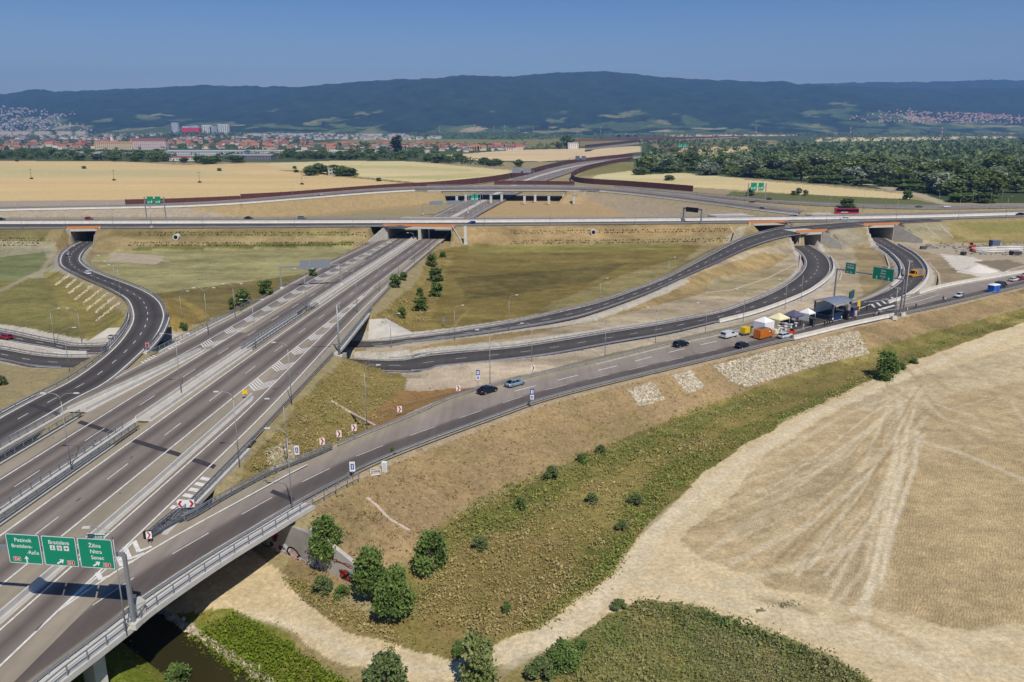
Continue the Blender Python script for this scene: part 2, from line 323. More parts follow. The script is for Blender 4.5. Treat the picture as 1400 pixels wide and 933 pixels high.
# ramp that branches off behind the stage into the right tunnel
W_l = P3([(1120, 428), (1150, 418.5), (1190, 408), (1226, 389), (1235, 375), (1232, 360), (1217, 345), (1198, 333), (1186, 324.5)], [4.55, 4.5, 4.2, 3.3, 2.8, 2.2, 1.6, 1.3, 1.2])
W_r = P3([(1190, 425), (1212, 414), (1232, 407), (1252, 394.5), (1263.5, 380.5), (1263.5, 366), (1251, 350.5), (1230, 337.5), (1208, 325.5)], [4.55, 4.5, 4.2, 3.3, 2.8, 2.2, 1.6, 1.3, 1.2])
r_exit = Road(W_l, W_r, 120, (.4, .4))
r_exit.surface('exit_ramp', DK, 'dark asphalt exit ramp bending behind the stage into the right tunnel', dz=.02)
r_exit.solid(('L', .8), .2); r_exit.solid(('R', .8), .2); r_exit.dash(.5, .16, 3, 6)
for (x0, y0), (x1, y1) in (((1191.7, 416), (1196, 421)), ((1199, 414), (1204, 418.5)), ((1205.5, 411.6), (1211, 415.6)), ((1212, 408.7), (1217.5, 412.8)), ((1219, 406.5), (1222.6, 410))): r_exit.marks.append((np.array([gp(x0, y0, 4.66), gp(x1, y1, 4.66)]), .75))
r_exit.quad([gp(1200, 423, 4.66), gp(1203, 425, 4.66), gp(1224, 418.5, 4.66), gp(1222, 417, 4.66)]); r_exit.marks.append((resample([gp(1150, 430, 4.66), gp(1175, 422.5, 4.66), gp(1191, 416, 4.66)], 3), .3))
r_new = Road(P3([(1088, 436), (1140, 421.5), (1190, 412), (1226, 408.5)], [4.66, 4.62, 4.58, 4.54]), P3([(1072, 467), (1130, 453.5), (1180, 443), (1226, 432.5)], [4.66, 4.62, 4.58, 4.54]), 60)
r_new.surface('fresh_asphalt', [(0, NEW), (.4, NEW2), (.7, NEW), (1, lin('625B5B'))], 'fresh dark asphalt around the stage', dz=.03); r_new.solid(.62, .2); r_new.dash(.86, .14, 6, 6); r_new.marks = [(Q + (0, 0, .03), w) for Q, w in r_new.marks]; r_new.paint()
# cross road on its embankment
TZ = 8.3
t_n = [(-160, 314), (0, 313), (350, 311.5), (620, 309), (840, 307), (1040, 304.7), (1235, 301.5), (1400, 296.5), (1560, 291)]
t_m = [(-160, 307), (0, 306.2), (350, 305.4), (620, 304.4), (840, 303), (1040, 301), (1235, 298.2), (1400, 293.5), (1560, 288)]
t_f = [(-160, 300.5), (0, 299.6), (350, 299), (620, 298.4), (840, 297.6), (1040, 295.5), (1235, 292.8), (1400, 288.5), (1560, 283.5)]
r_near = Road(P3(t_m, TZ), P3(t_n, TZ), 200)
r_near.surface('cross_road_near_carriageway', [(0, GRY), (('L', 1.5), GRY), (('L', 2), NEW2), (.5, NEW), (('R', 4), NEW2), (('R', 3.4), GRY), (1, SHO)], 'dark near carriageway of the long cross road on its embankment')
r_near.solid(('L', 1.8), .25); r_near.solid(('R', 3.6), .25); r_near.dash(.5, .18, 6, 12)
r_far = Road(P3(t_f, TZ), P3([(x, y - .7) for x, y in t_m], TZ), 200)
r_far.surface('cross_road_far_carriageway', [(0, SHO), (.15, GRY), (.2, lin('77706F')), (.85, lin('77706F')), (1, GRY)], 'grey far carriageway of the long cross road behind its median barrier')
r_far.solid(.2, .25); r_far.solid(.85, .25); r_far.dash(.5, .18, 6, 12)
# motorway beyond the cross road
f_l = [(560, 310), (598, 292), (622, 280), (650, 265), (682, 250.5), (714, 239), (758, 228.5), (806, 220.5), (861, 214.5), (905, 210.5)]
f_r = [(630, 310), (655, 294), (684, 278), (710, 264), (738, 250.5), (770, 239.5), (796, 231), (826, 224.5), (865, 218), (905, 213.5)]
r_dist = Road(P3(f_l, 1.), P3(f_r, 1.), 160)
r_dist.surface('distant_motorway', [(0, SHO), (.08, GRY), (.1, OLD), (.44, OLD), (.455, lin('C9C2B6')), (.545, lin('C9C2B6')), (.56, OLD), (.9, OLD), (.92, GRY), (1, SHO)], 'grey motorway continuing beyond the cross road and under the flyover')
for f in (.09, .43, .57, .91): r_dist.solid(f, .3)
for f in (.2, .32, .68, .8): r_dist.dash(f, .2, 6, 12)
# flyover arc
XZ = 9.0
x_n = [(-120, 292), (0, 288.5), (120, 286), (240, 283.5), (330, 279), (420, 272), (500, 265.5), (560, 261.8), (600, 260.6), (690, 260), (790, 260.8), (850, 265), (945, 276), (1037, 288), (1090, 294)]
x_f = [(-120, 283), (0, 282.5), (120, 281), (240, 277.5), (330, 272.5), (420, 265), (500, 258.5), (560, 255.3), (600, 254.6), (690, 254.2), (790, 254.8), (850, 257.5), (945, 267), (1040, 279), (1100, 287)]
r_fly = Road(P3(x_f, XZ), P3(x_n, XZ), 200)
r_fly.surface('flyover_road', [(0, SHO), (.12, GRY), (.2, OLD), (.45, OLD), (.5, GRY), (.55, OLD2), (.85, OLD2), (.9, GRY), (1, lin('C9C2B6'))], 'grey road arcing over the motorway on the flyover')
r_fly.solid(.2, .3); r_fly.solid(.88, .3); r_fly.dash(.5, .2, 6, 12)
c_l = [(840, 255.5), (930, 262.5), (1010, 269.5), (1100, 276), (1250, 281.5), (1400, 280), (1500, 278)]; c_r = [(840, 258), (930, 265.5), (1010, 273.5), (1100, 280.5), (1250, 286), (1400, 284.5), (1500, 283)]
r_out = Road(P3(c_l, 5.), P3(c_r, 5.), 120); r_out.surface('outer_collector_road', [(0, SHO), (.25, OLD), (.75, OLD), (1, SHO)], 'grey collector road in front of the right wheat field'); r_out.solid(.25, .3); r_out.solid(.75, .3)
d_l = [(800, 203.5), (850, 197.5), (900, 192), (960, 189), (1010, 187.5)]; d_r = [(800, 206), (850, 200), (900, 194.5), (960, 191), (1010, 189)]
r_away = Road(P3(d_l, 3.), P3(d_r, 3.), 60); r_away.surface('far_motorway', [(0, SHO), (.5, GRY), (1, SHO)], 'pale far end of the motorway vanishing towards the hills')
for r in (r_main, r_left, r_coll, r_loop, r_up, r_low, r_right, r_exit, r_near, r_far, r_dist, r_fly, r_out): r.paint()

# dark expansion joints, tyre marks and stains on the decks
M_JOINT = mat('joint asphalt', '3E383B', .85, amp=.12, scale=.8)
def joint(o, pts, z, w):
    P = resample([gp(x, y, z) for x, y in pts], 3); V = []
    for i, p in enumerate(P): V += [(p[0], p[1] - w / 2, p[2] + .035), (p[0], p[1] + w / 2, p[2] + .035)]
    i = np.arange(len(P) - 1)[:, None] * 2; link('expansion_joint', np_mesh('expansion_joint', V, np.hstack([i, i + 2, i + 3, i + 1]), [M_JOINT]), o)
joint(r_loop.o, [(40, 553), (83, 567.5)], 5.93, 1.4); joint(r_left.o, [(108, 577), (156, 592.5)], 5.9, 1.4); joint(r_main.o, [(180, 602), (246, 622.5)], 5.9, 1.4); joint(r_main.o, [(264, 629), (294, 639)], 5.9, 1.4); joint(r_right.o, [(357, 666), (401, 684)], 5.72, 1.2)
joint(r_loop.o, [(152, 482.5), (191, 481.5)], 5.72, .6); joint(r_loop.o, [(183, 433), (222, 432)], 5.25, .5); joint(r_left.o, [(289, 479), (330, 478)], 5.66, .6); joint(r_main.o, [(362, 477.5), (452, 474)], 5.66, .6); joint(r_left.o, [(322, 434), (400, 432.5)], 5.03, .5); joint(r_main.o, [(425, 430.5), (478, 428.5)], 5.03, .5)
sr = random.Random(4); st_v = []
for k in range(40):
    y = sr.uniform(70, 190); off = sr.choice([sr.uniform(-20, -9), sr.uniform(-5, 8), sr.uniform(9, 13.5)]); l, w_ = sr.uniform(.15, .8), sr.uniform(.05, .16); x, yy, z = M(y, off, .03); st_v.append([(x - w_, yy - l, z), (x + w_, yy - l * .8, z), (x + w_ * .8, yy + l, z), (x - w_ * .7, yy + l * .7, z)])
link('stain', np_mesh('stain', np.array(st_v).reshape(-1, 3), np.arange(len(st_v) * 4).reshape(-1, 4), [mat('oil stain', '665E5B', .7, amp=.2)]), r_main.o)
# ------------------------------------------------------------------ terrain: one sheet to the horizon, shaped by the road embankments
def riv_line(x): return 98.3 - .66 * (x + 28.4)           # skewed abutment line of the river bridges
def on_river(x, y): return y < riv_line(x)
def on_lower(x, y): return (y > 186) & (y < 224) & (x < -36)
rowsY = [30.]
while rowsY[-1] < 13500: rowsY.append(rowsY[-1] * (1.005 if rowsY[-1] < 700 else 1.012))
rowsY = np.array(rowsY); us = np.r_[np.arange(-1.15, -.72, .012), np.arange(-.72, .75, .003), np.arange(.75, 1.16, .012)]
TY, TU = np.meshgrid(rowsY, us, indexing='ij'); TX = TU * TY
THt = .25 * fbm(TX / 23, TY / 23, 3, 5) * np.clip(TY / 60, 0, 1) + np.clip((TY - 700) / 3000, 0, 1) * 2 * fbm(TX / 300, TY / 300, 3, 9)
_t = np.clip(((TX + 62) * 52 + (TY - 104) * -34) / (52 ** 2 + 34 ** 2), 0, 1); _d = np.hypot(TX + 62 - _t * 52, TY - 104 + _t * 34)
THt -= 1.2 * np.clip(1.6 - _d / 11, 0, 1) * np.clip((1.02 - _t) * 4, 0, 1)
VERGE = np.zeros(TX.shape + (3,)); VM = np.zeros(TX.shape)
def sub(x, y, r):
    j0, j1 = np.searchsorted(rowsY, y - r), np.searchsorted(rowsY, y + r); 
    if j1 <= j0: j1 = j0 + 1
    ym = max(y - r, 25); lo, hi = min((x - r) / ym, (x - r) / (y + r)), max((x + r) / ym, (x + r) / (y + r))
    i0, i1 = np.searchsorted(us, lo), np.searchsorted(us, hi); return slice(j0, j1), slice(i0, i1)
FILLS = []
def samples(P, step):
    Q = resample(P, step); T = np.gradient(Q[:, :2], axis=0); T /= np.linalg.norm(T, axis=1)[:, None] + 1e-9; return Q, T
def fill(road, slope, excl=None, cone=False, step=2.5, ex=1.3, flat=.3, river=False):
    Q, T = samples(road.c, step); hw = np.interp(np.linspace(0, road.s[-1], len(Q)), road.s, road.w) / 2 + ex
    for (x, y, z), (tx, ty), h in zip(Q, T, hw):
        if excl is not None and excl(x, y): continue
        if y < 32: continue
        R = h + (z + 1.5) / slope + 2; a, b = sub(x, y, R); dx, dy = TX[a, b] - x, TY[a, b] - y
        al = np.abs(dx * tx + dy * ty); la = np.abs(dx * ty - dy * tx)
        d = np.maximum(la - h, 0); lim = step * .6 + .1 * la
        v = z - flat - d * slope
        if cone: v = v - np.maximum(al - step, 0) * slope
        else: v = np.where(al <= lim, v, -99)
        if river: v = np.where(on_river(TX[a, b], TY[a, b] - .4), -99, v)
        THt[a, b] = np.maximum(THt[a, b], v)
def cut(road, slope, step=2., ex=.6, depth=.18, steep=None, P=None, hwc=None, zoff=0, excl=None, verge=None, vw=2.2):
    Q, T = samples(road.c if road is not None else P, step)
    hw = np.full(len(Q), hwc) if hwc else np.interp(np.linspace(0, road.s[-1], len(Q)), road.s, road.w) / 2 + ex
    for (x, y, z), (tx, ty), h in zip(Q, T, hw):
        if y < 32 or (excl is not None and excl(x, y)): continue
        sl = steep[1] if steep and steep[0](x, y) else slope
        R = h + 9 / sl + 2; a, b = sub(x, y, R); dx, dy = TX[a, b] - x, TY[a, b] - y
        al = np.abs(dx * tx + dy * ty); la = np.abs(dx * ty - dy * tx); v = z - depth + zoff + np.maximum(la - h, 0) * sl
        ok = al <= max(step, y * .005) * .8 + .1 * la
        THt[a, b] = np.where(ok, np.minimum(THt[a, b], v), THt[a, b])
        if verge is not None:
            k = ok & (la < h + vw) & (la > h - 1); VERGE[a, b][k] = verge; VM[a, b] = np.where(k, 1, VM[a, b])
exM = lambda x, y: on_river(x, y) or on_lower(x, y)
class Pseudo:
    def __init__(s, L, R, n): s.c = (L + R) / 2; s.w = np.linalg.norm((R - L)[:, :2], axis=1); s.n = n; s.s = np.r_[0, np.cumsum(np.linalg.norm(np.diff(s.c[:, :2], axis=0), axis=1))]
mot = Pseudo(spline(mline(CLl), 200), spline(mline(TE), 200), 200)
fill(mot, .5, lambda x, y: y < 134 or (186 < y < 224) or 398 < y < 446, True)
# stretch of motorway between the skewed abutment and Y = 134
for k in np.arange(0, 45, 2.2):
    x0 = -46 - k; 
    for yy in np.arange(riv_line(x0) + 1.5, 134, 3):
        a, b = sub(x0, yy, 12); d = np.maximum(np.hypot(TX[a, b] - x0, TY[a, b] - yy) - 2.4, 0); THt[a, b] = np.maximum(THt[a, b], np.where(~on_river(TX[a, b], TY[a, b]), 5.5 - d * .55, -9))
fill(r_loop, .55, lambda x, y: exM(x, y) or (y > 396), True)
fill(r_right, .36, lambda x, y: on_river(x, y + 24), False, river=True)
fill(r_exit, .5, None)
SP_T = lambda x, y: (-66 < x < -30) or (-223 < x < -206) or (124 < x < 148) or (181 < x < 204)
fill(r_up, .5, lambda x, y: x < 0 or (137 < x < 155) or (181 < x < 204))
tt = Pseudo(r_far.L, r_near.R, 200); fill(tt, .42, SP_T, step=3)
fill(r_fly, .5, lambda x, y: -60 < x < 52, step=4)
fill(r_out, .5, None, step=5); fill(r_away, .4, None, step=12)
GV = lin('BDB4A4')
tun = lambda x, y: y > 372
cut(r_low, .75, steep=(tun, 7), verge=GV); cut(r_up, .75, excl=lambda x, y: x > 60, verge=GV); cut(r_loop, 1., steep=(lambda x, y: y > 388, 7), excl=lambda x, y: y < 300, verge=lin('A8A08E'), vw=1.2)
cut(r_exit, .8, steep=(tun, 7), verge=GV); cut(mot, 1., step=3, excl=lambda x, y: y < 235, steep=(lambda x, y: y > 395, 7))
cut(r_dist, .5, step=4); cut(tt, 2., step=3, excl=SP_T); cut(r_right, 2., step=2, excl=on_river, verge=lin('B5A283'), vw=.8); cut(r_fly, 2., step=4, excl=lambda x, y: -60 < x < 52); cut(r_out, 2, step=5)
RIV = [(-38.7 + k * .786, 81.6 - k * .618, -4.4) for k in range(-60, 40, 3)]
cut(None, .6, P=np.array(RIV), hwc=1.2, step=2, depth=0)
def tz(x, y):
    j = min(max(np.searchsorted(rowsY, y) - 1, 0), len(rowsY) - 2); u = x / y; i = min(max(np.searchsorted(us, u) - 1, 0), len(us) - 2)
    fy = (y - rowsY[j]) / (rowsY[j + 1] - rowsY[j]); fx = min(max((u - us[i]) / (us[i + 1] - us[i]), 0), 1)
    return float((THt[j, i] * (1 - fx) + THt[j, i + 1] * fx) * (1 - fy) + (THt[j + 1, i] * (1 - fx) + THt[j + 1, i + 1] * fx) * fy)
def PT(x, y, it=14):
    """first hit of the sight line with the terrain"""
    z = 9.; dz = .4
    while z > -5:
        p = gp(x, y, z)
        if p[1] > 32 and tz(p[0], p[1]) >= z: break
        z -= dz
    lo, hi = z, z + dz
    for _ in range(5):
        m = (lo + hi) / 2; p = gp(x, y, m)
        if tz(p[0], p[1]) >= m: lo = m
        else: hi = m
    p = gp(x, y, lo); return (p[0], p[1], tz(p[0], p[1]))
# ---- ground cover by zone
GPX, GPY = proj(TX, TY, THt); scl = F / np.maximum(TY, 40)
j1 = fbm(TX / 7, TY / 7, 4, 21); j2 = fbm(TX / 7, TY / 7, 4, 33)
JX, JY = GPX + j1 * 2.6 * scl, GPY + j2 * 3. * scl * np.clip(60 / np.maximum(TY, 40), .12, .6)
GC = np.empty(TX.shape + (4,)); GC[..., :3] = lin('A2936B'); GC[..., 3] = 0; TUFT = np.zeros(TX.shape)
W_ = 1500
ZN = [  # polygon, colour, tuft density, furrow
 ([(-900, 100), (2300, 100), (2300, 222), (-900, 222)], '55603C', 0, 0), ([(-900, 222), (2300, 222), (2300, 292), (-900, 292)], 'A5956F', 0, 0),
 ([(-900, 178), (700, 178), (700, 196), (-900, 196)], '4E5E40', 0, 0), ([(500, 189), (760, 188), (860, 192), (800, 200), (700, 203), (420, 197)], '8D8654', 0, 0),
 ([(560, 181), (820, 181), (860, 186), (700, 191), (440, 190)], '4C6A3E', 0, 0), ([(300, 181), (420, 180), (550, 181), (550, 184), (300, 185)], 'C9BD86', 0, 0),
 ([(-900, 216), (165, 221), (250, 226), (350, 223.5), (400, 231), (470, 240), (520, 246), (585, 250), (540, 255), (440, 261), (330, 269), (175, 276), (0, 283), (-900, 292)], 'DDBF88', 0, 0),
 ([(-900, 229), (60, 226), (250, 232), (340, 238), (200, 244), (60, 243), (-900, 240)], 'D3C08A', 0, 0),
 ([(350, 224), (460, 220), (560, 221), (640, 228), (712, 234), (700, 240), (585, 250), (520, 246), (470, 241), (420, 234)], 'DDCB95', 0, 0),
 ([(430, 226), (560, 227), (650, 232), (640, 235), (520, 231), (420, 230)], 'CDC084', 0, 0), ([(520, 243), (640, 237), (690, 239), (600, 246)], 'C9BC80', 0, 0),
 ([(380, 233), (420, 233.5), (480, 241), (540, 247), (585, 251), (575, 253), (510, 246), (460, 241)], '8F8450', 0, 0),
 ([(600, 213), (700, 205.5), (800, 203), (875, 200), (875, 208), (800, 217), (740, 221), (640, 219)], 'E0C597', 0, 0),
 ([(808, 244), (822, 236), (860, 233), (930, 236), (1020, 246), (1120, 254), (1235, 265), (1250, 272), (1160, 271), (1040, 262), (940, 256), (860, 249)], 'E0C892', 0, 0),
 ([(808, 244), (822, 236), (860, 233), (930, 236), (1020, 245), (1000, 250), (900, 243), (850, 247)], 'DACB94', 0, 0),
 ([(785, 243), (806, 228), (860, 222), (905, 224), (905, 236), (860, 234), (825, 238)], '8C8550', 0, 0),
 ([(1000, 262), (1100, 266), (1250, 273), (1290, 280), (1260, 285), (1100, 277), (990, 270)], '6F7243', 0, 0),
 ([(930, 203), (1000, 198), (1040, 200), (1010, 212), (960, 226), (920, 222)], 'DBBE8D', 0, 0), ([(880, 192), (960, 190), (1060, 192), (1080, 203), (1000, 200), (900, 204)], '9B8A5E', 0, 0),
 ([(1115, 188.5), (1290, 187), (1390, 186), (1390, 189), (1220, 193), (1115, 194)], 'E3CFA0', 0, 0), ([(890, 180.5), (1080, 179.5), (1090, 186), (920, 187)], 'DCC495', 0, 0), ([(1160, 194), (1260, 193), (1200, 203), (1140, 202)], '4A6B42', 0, 0),
 ([(-900, 283), (330, 272), (330, 296), (-900, 301)], 'AFA08A', 0, 0), ([(240, 284), (330, 276), (440, 268), (560, 262), (610, 266), (590, 283), (440, 296), (330, 296)], 'B0986C', 0, 0),
 ([(640, 300), (680, 277), (720, 268), (790, 268), (850, 280), (900, 297)], 'BB9F72', 0, 0), ([(780, 262), (850, 268), (950, 280), (1030, 293), (930, 298), (860, 296)], 'AE9C80', 0, 0),
 ([(868, 240), (878, 224), (1000, 214), (1090, 208), (1200, 204), (1480, 196), (2300, 190), (2300, 290), (1300, 277), (1245, 262), (1120, 251.5), (1020, 243), (930, 236.5)], '4A5630', 0, 0), ([(1060, 233), (1130, 244), (1200, 251), (1262, 265), (1300, 279), (1285, 279), (1245, 267), (1190, 254), (1120, 247), (1060, 236)], 'B8AC8C', 0, 0), ([(1215, 234), (1270, 241), (1320, 250), (1370, 260), (1300, 258), (1240, 246)], '8C9058', 0, 0),
 ([(-900, 306), (1060, 302), (1060, 345), (-900, 355)], '9C8A60', .1, 0), ([(-900, 306), (70, 312), (62, 330), (-900, 342)], '83794E', .2, 0),
 ([(150, 316), (480, 313), (480, 322), (150, 325)], '8C7F50', .2, 0), ([(190, 336), (480, 331), (480, 342), (300, 348), (180, 343)], '6B6B38', .4, 0), ([(640, 312), (1000, 308), (1010, 320), (700, 333), (640, 336)], 'A68D62', .1, 0),
 ([(-900, 340), (75, 330), (80, 360), (100, 400), (175, 470), (120, 478), (-900, 460)], 'A39B7C', .1, 0), ([(-900, 385), (70, 380), (110, 420), (150, 465), (60, 465), (-900, 450)], '837C48', .4, 0),
 ([(0, 352), (60, 345), (70, 365), (20, 385), (-50, 380)], '7C8256', .3, 0), ([(60, 372), (90, 372), (185, 440), (190, 470), (120, 465), (75, 410)], '94874E', .3, 0),
 ([(125, 352), (160, 343), (480, 336), (470, 352), (420, 372), (380, 385), (200, 402), (150, 382)], 'A09868', .3, 0), ([(150, 345), (225, 350), (215, 362), (150, 358)], 'BBAA90', 0, 0),
 ([(205, 402), (300, 390), (440, 372), (400, 400), (330, 425), (250, 450), (228, 440), (222, 415)], '7E7044', .35, 0), ([(222, 408), (250, 408), (290, 432), (235, 455)], '9A8348', .3, 0),
 ([(585, 345), (650, 334), (960, 336), (930, 360), (850, 395), (760, 423), (690, 442), (600, 455), (560, 460)], '83733F', .4, 0),
 ([(640, 336), (760, 334), (935, 333), (930, 341), (760, 345), (640, 347)], '8D8349', .3, 0), ([(840, 380), (930, 352), (950, 356), (860, 398), (760, 425), (740, 420)], '96895A', .3, 0), ([(620, 380), (760, 370), (860, 360), (800, 390), (640, 410)], '6C6036', .35, 0),
 ([(505, 440), (560, 395), (600, 345), (622, 345), (600, 400), (590, 440), (620, 455), (560, 452)], '937F49', .5, 0),
 ([(480, 465), (640, 458), (760, 436), (900, 398), (1010, 345), (1090, 330), (1110, 360), (1080, 385), (1000, 420), (850, 450), (700, 475), (520, 492)], 'B5A486', .05, 0),
 ([(540, 482), (620, 466), (740, 448), (850, 420), (960, 372), (1040, 345), (1080, 350), (1040, 375), (950, 405), (850, 430), (700, 462)], 'A58E62', .2, 0), ([(975, 380), (1070, 365), (1090, 380), (1010, 405), (960, 405)], 'A99A74', .15, 0),
 ([(545, 505), (700, 492), (900, 457), (1010, 432), (1100, 400), (1140, 380), (1190, 405), (1100, 425), (900, 468), (700, 518), (640, 535), (560, 540)], 'C3B196', .02, 0),
 ([(330, 690), (300, 690), (345, 625), (400, 560), (480, 478), (500, 478), (555, 520), (550, 565), (480, 605), (420, 635)], '93824F', .8, 0), ([(500, 575), (545, 535), (650, 530), (690, 520), (600, 560), (520, 592)], 'A27E52', .3, 0), ([(360, 620), (395, 600), (410, 628), (370, 650)], 'B0A287', .2, 0),
 ([(380, 800), (440, 690), (545, 622), (680, 571), (892, 511), (1100, 461), (1240, 430), (1400, 392), (1700, 320), (1700, 390), (1400, 418), (1200, 478), (1000, 542), (800, 622), (640, 690), (560, 770), (480, 800)], 'A58C66', .55, 0),
 ([(540, 890), (510, 850), (545, 790), (610, 715), (700, 668), (800, 622), (1000, 541), (1190, 477), (1400, 421), (1700, 370), (1700, 400), (1400, 440), (1230, 505), (1080, 573), (960, 645), (885, 710), (835, 790), (740, 862), (640, 905)], '8C8049', .9, 0),
 ([(640, 712), (720, 668), (820, 622), (900, 590), (960, 560), (1060, 530), (1000, 570), (900, 612), (800, 660), (700, 720), (640, 760), (600, 760)], '7C7A42', 1, 0),
 ([(850, 700), (900, 640), (1000, 588), (1080, 560), (1170, 520), (1240, 490), (1080, 575), (960, 648), (885, 712), (835, 790), (760, 850), (760, 800)], '74733B', 1, 0),
 ([(620, 760), (700, 720), (780, 740), (760, 830), (700, 870), (620, 880), (570, 850)], '93804F', .7, 0),
 ([(215, 840), (255, 800), (330, 735), (390, 782), (480, 858), (560, 893), (640, 902), (735, 862), (820, 800), (868, 740), (960, 644), (1080, 572), (1230, 502), (1400, 440), (2100, 250), (2300, 930), (1800, 1100), (1260, 1000), (1190, 935), (1100, 882), (1010, 848), (940, 830), (872, 818), (800, 862), (700, 912), (560, 938), (470, 912), (390, 870), (350, 845), (310, 838)], 'DAC49A', 0, 0),
 ([(985, 690), (1050, 620), (1150, 560), (1400, 500), (2000, 400), (2000, 860), (1400, 872), (1300, 860), (1200, 835), (1050, 800), (960, 770), (930, 735)], 'C0A981', 0, .25),
 ([(1235, 640), (1400, 600), (1900, 560), (1900, 820), (1400, 850), (1320, 862), (1230, 840), (1220, 760)], 'B9A278', 0, .55), ([(1150, 556), (1230, 524), (1400, 470), (1400, 520), (1200, 565)], 'CAB690', 0, .1),
 ([(1000, 720), (1080, 650), (1180, 600), (1170, 640), (1120, 690), (1040, 740)], 'B9A580', 0, .4), ([(1120, 780), (1180, 745), (1200, 760), (1165, 815), (1120, 805)], 'B9A580', 0, .4),
 ([(690, 935), (760, 888), (872, 818), (960, 832), (1100, 884), (1200, 940), (1300, 1100), (500, 1200), (560, 960), (640, 930)], '80804A', 1, 0), ([(930, 840), (1000, 848), (1100, 890), (1180, 940), (1000, 960), (930, 880)], '77784C', 1, 0),
 ([(-100, 930), (235, 842), (320, 832), (352, 848), (400, 880), (480, 932), (600, 1100), (-100, 1300)], '7C8630', 1, 0), ([(352, 846), (400, 872), (480, 915), (520, 935), (480, 935), (400, 885)], 'A79468', .5, 0),
 ([(385, 785), (440, 805), (520, 850), (560, 892), (480, 858), (430, 830)], '938255', .8, 0),
 ([(1110, 345), (1190, 325), (1240, 370), (1225, 395), (1180, 410), (1140, 395)], 'B09F80', .03, 0), ([(1165, 335), (1195, 335), (1225, 360), (1228, 385), (1180, 405)], 'A08D66', .1, 0),
 ([(1235, 330), (1280, 335), (1300, 355), (1330, 385), (1330, 395), (1260, 412), (1265, 380), (1258, 355)], 'A18F70', .05, 0), ([(1225, 332), (1320, 328), (1480, 325), (1480, 352), (1400, 366), (1340, 385), (1300, 355)], 'B9A98F', 0, 0),
 ([(1285, 347), (1330, 352), (1400, 378), (1360, 383), (1310, 372)], 'DDD2C2', 0, 0), ([(1330, 358), (1380, 355), (1400, 362), (1370, 372)], '8F806A', 0, 0),
 ([(1225, 306), (1480, 298), (1480, 335), (1280, 332), (1250, 325)], 'A08F5C', .25, 0), ([(1300, 305), (1480, 302), (1480, 316), (1340, 320)], '8D8550', .3, 0),
 ([(1230, 305), (1300, 305), (1300, 328), (1245, 325)], 'A39878', .1, 0), ([(1130, 312), (1170, 312), (1185, 330), (1150, 345)], 'A59A80', .05, 0), ([(1010, 310), (1020, 312), (1010, 335), (985, 330)], 'AEA288', .05, 0)]
for poly, c, tf, fu in ZN:
    m = in_poly(JX, JY, poly); GC[m, :3] = lin(c); GC[m, 3] = fu; TUFT[m] = tf
TUFT *= (TY < 420)
# green and straw patches inside grassy zones
gp_ = np.clip(fbm(TX / 6, TY / 6, 5, 51) * 5 + .1, 0, 1)[..., None] * np.clip(TUFT, 0, 1)[..., None]
st_ = np.clip(fbm(TX / 3, TY / 3, 5, 77) * 5 + .0, 0, 1)[..., None] * np.clip(TUFT, 0, 1)[..., None]
GC[..., :3] = GC[..., :3] * (1 - gp_ * .42) + np.array(lin('62682E')) * gp_ * .42; GC[..., :3] = GC[..., :3] * (1 - st_ * .45) + np.array(lin('A98F5C')) * st_ * .45
GC[..., :3] *= 1 + ((TUFT > 0) & (TY > 180))[..., None] * (.75 * fbm(TX / 26, TY / 7, 5, 71) + .5 * fbm(TX / 4, TY / 2.5, 3, 72))[..., None]
GC[..., :3] *= 1 + ((TUFT == 0) & (GPY > 195) & (GPY < 262))[..., None] * (.3 * fbm(TX / 160, TY / 45, 5, 74))[..., None]
k = (VM > 0) & (GPY < 700); GC[k, :3] = VERGE[k]; TUFT[k] = 0
dirt_ = (GC[..., 3] > 0)[..., None]; GC[..., :3] *= 1 + dirt_ * (.22 * fbm(TX / 30 + TY / 40, TY / 9 - TX / 14, 5, 63) + .5 * fbm(TX / 2.2, TY / 1.3, 4, 64))[..., None]
GC[..., :3] *= (1 + np.where(TUFT > 0, .6, .28) * fbm(TX / 14, TY / 14, 5, 60) * np.clip(200 / TY, .2, 1))[..., None]
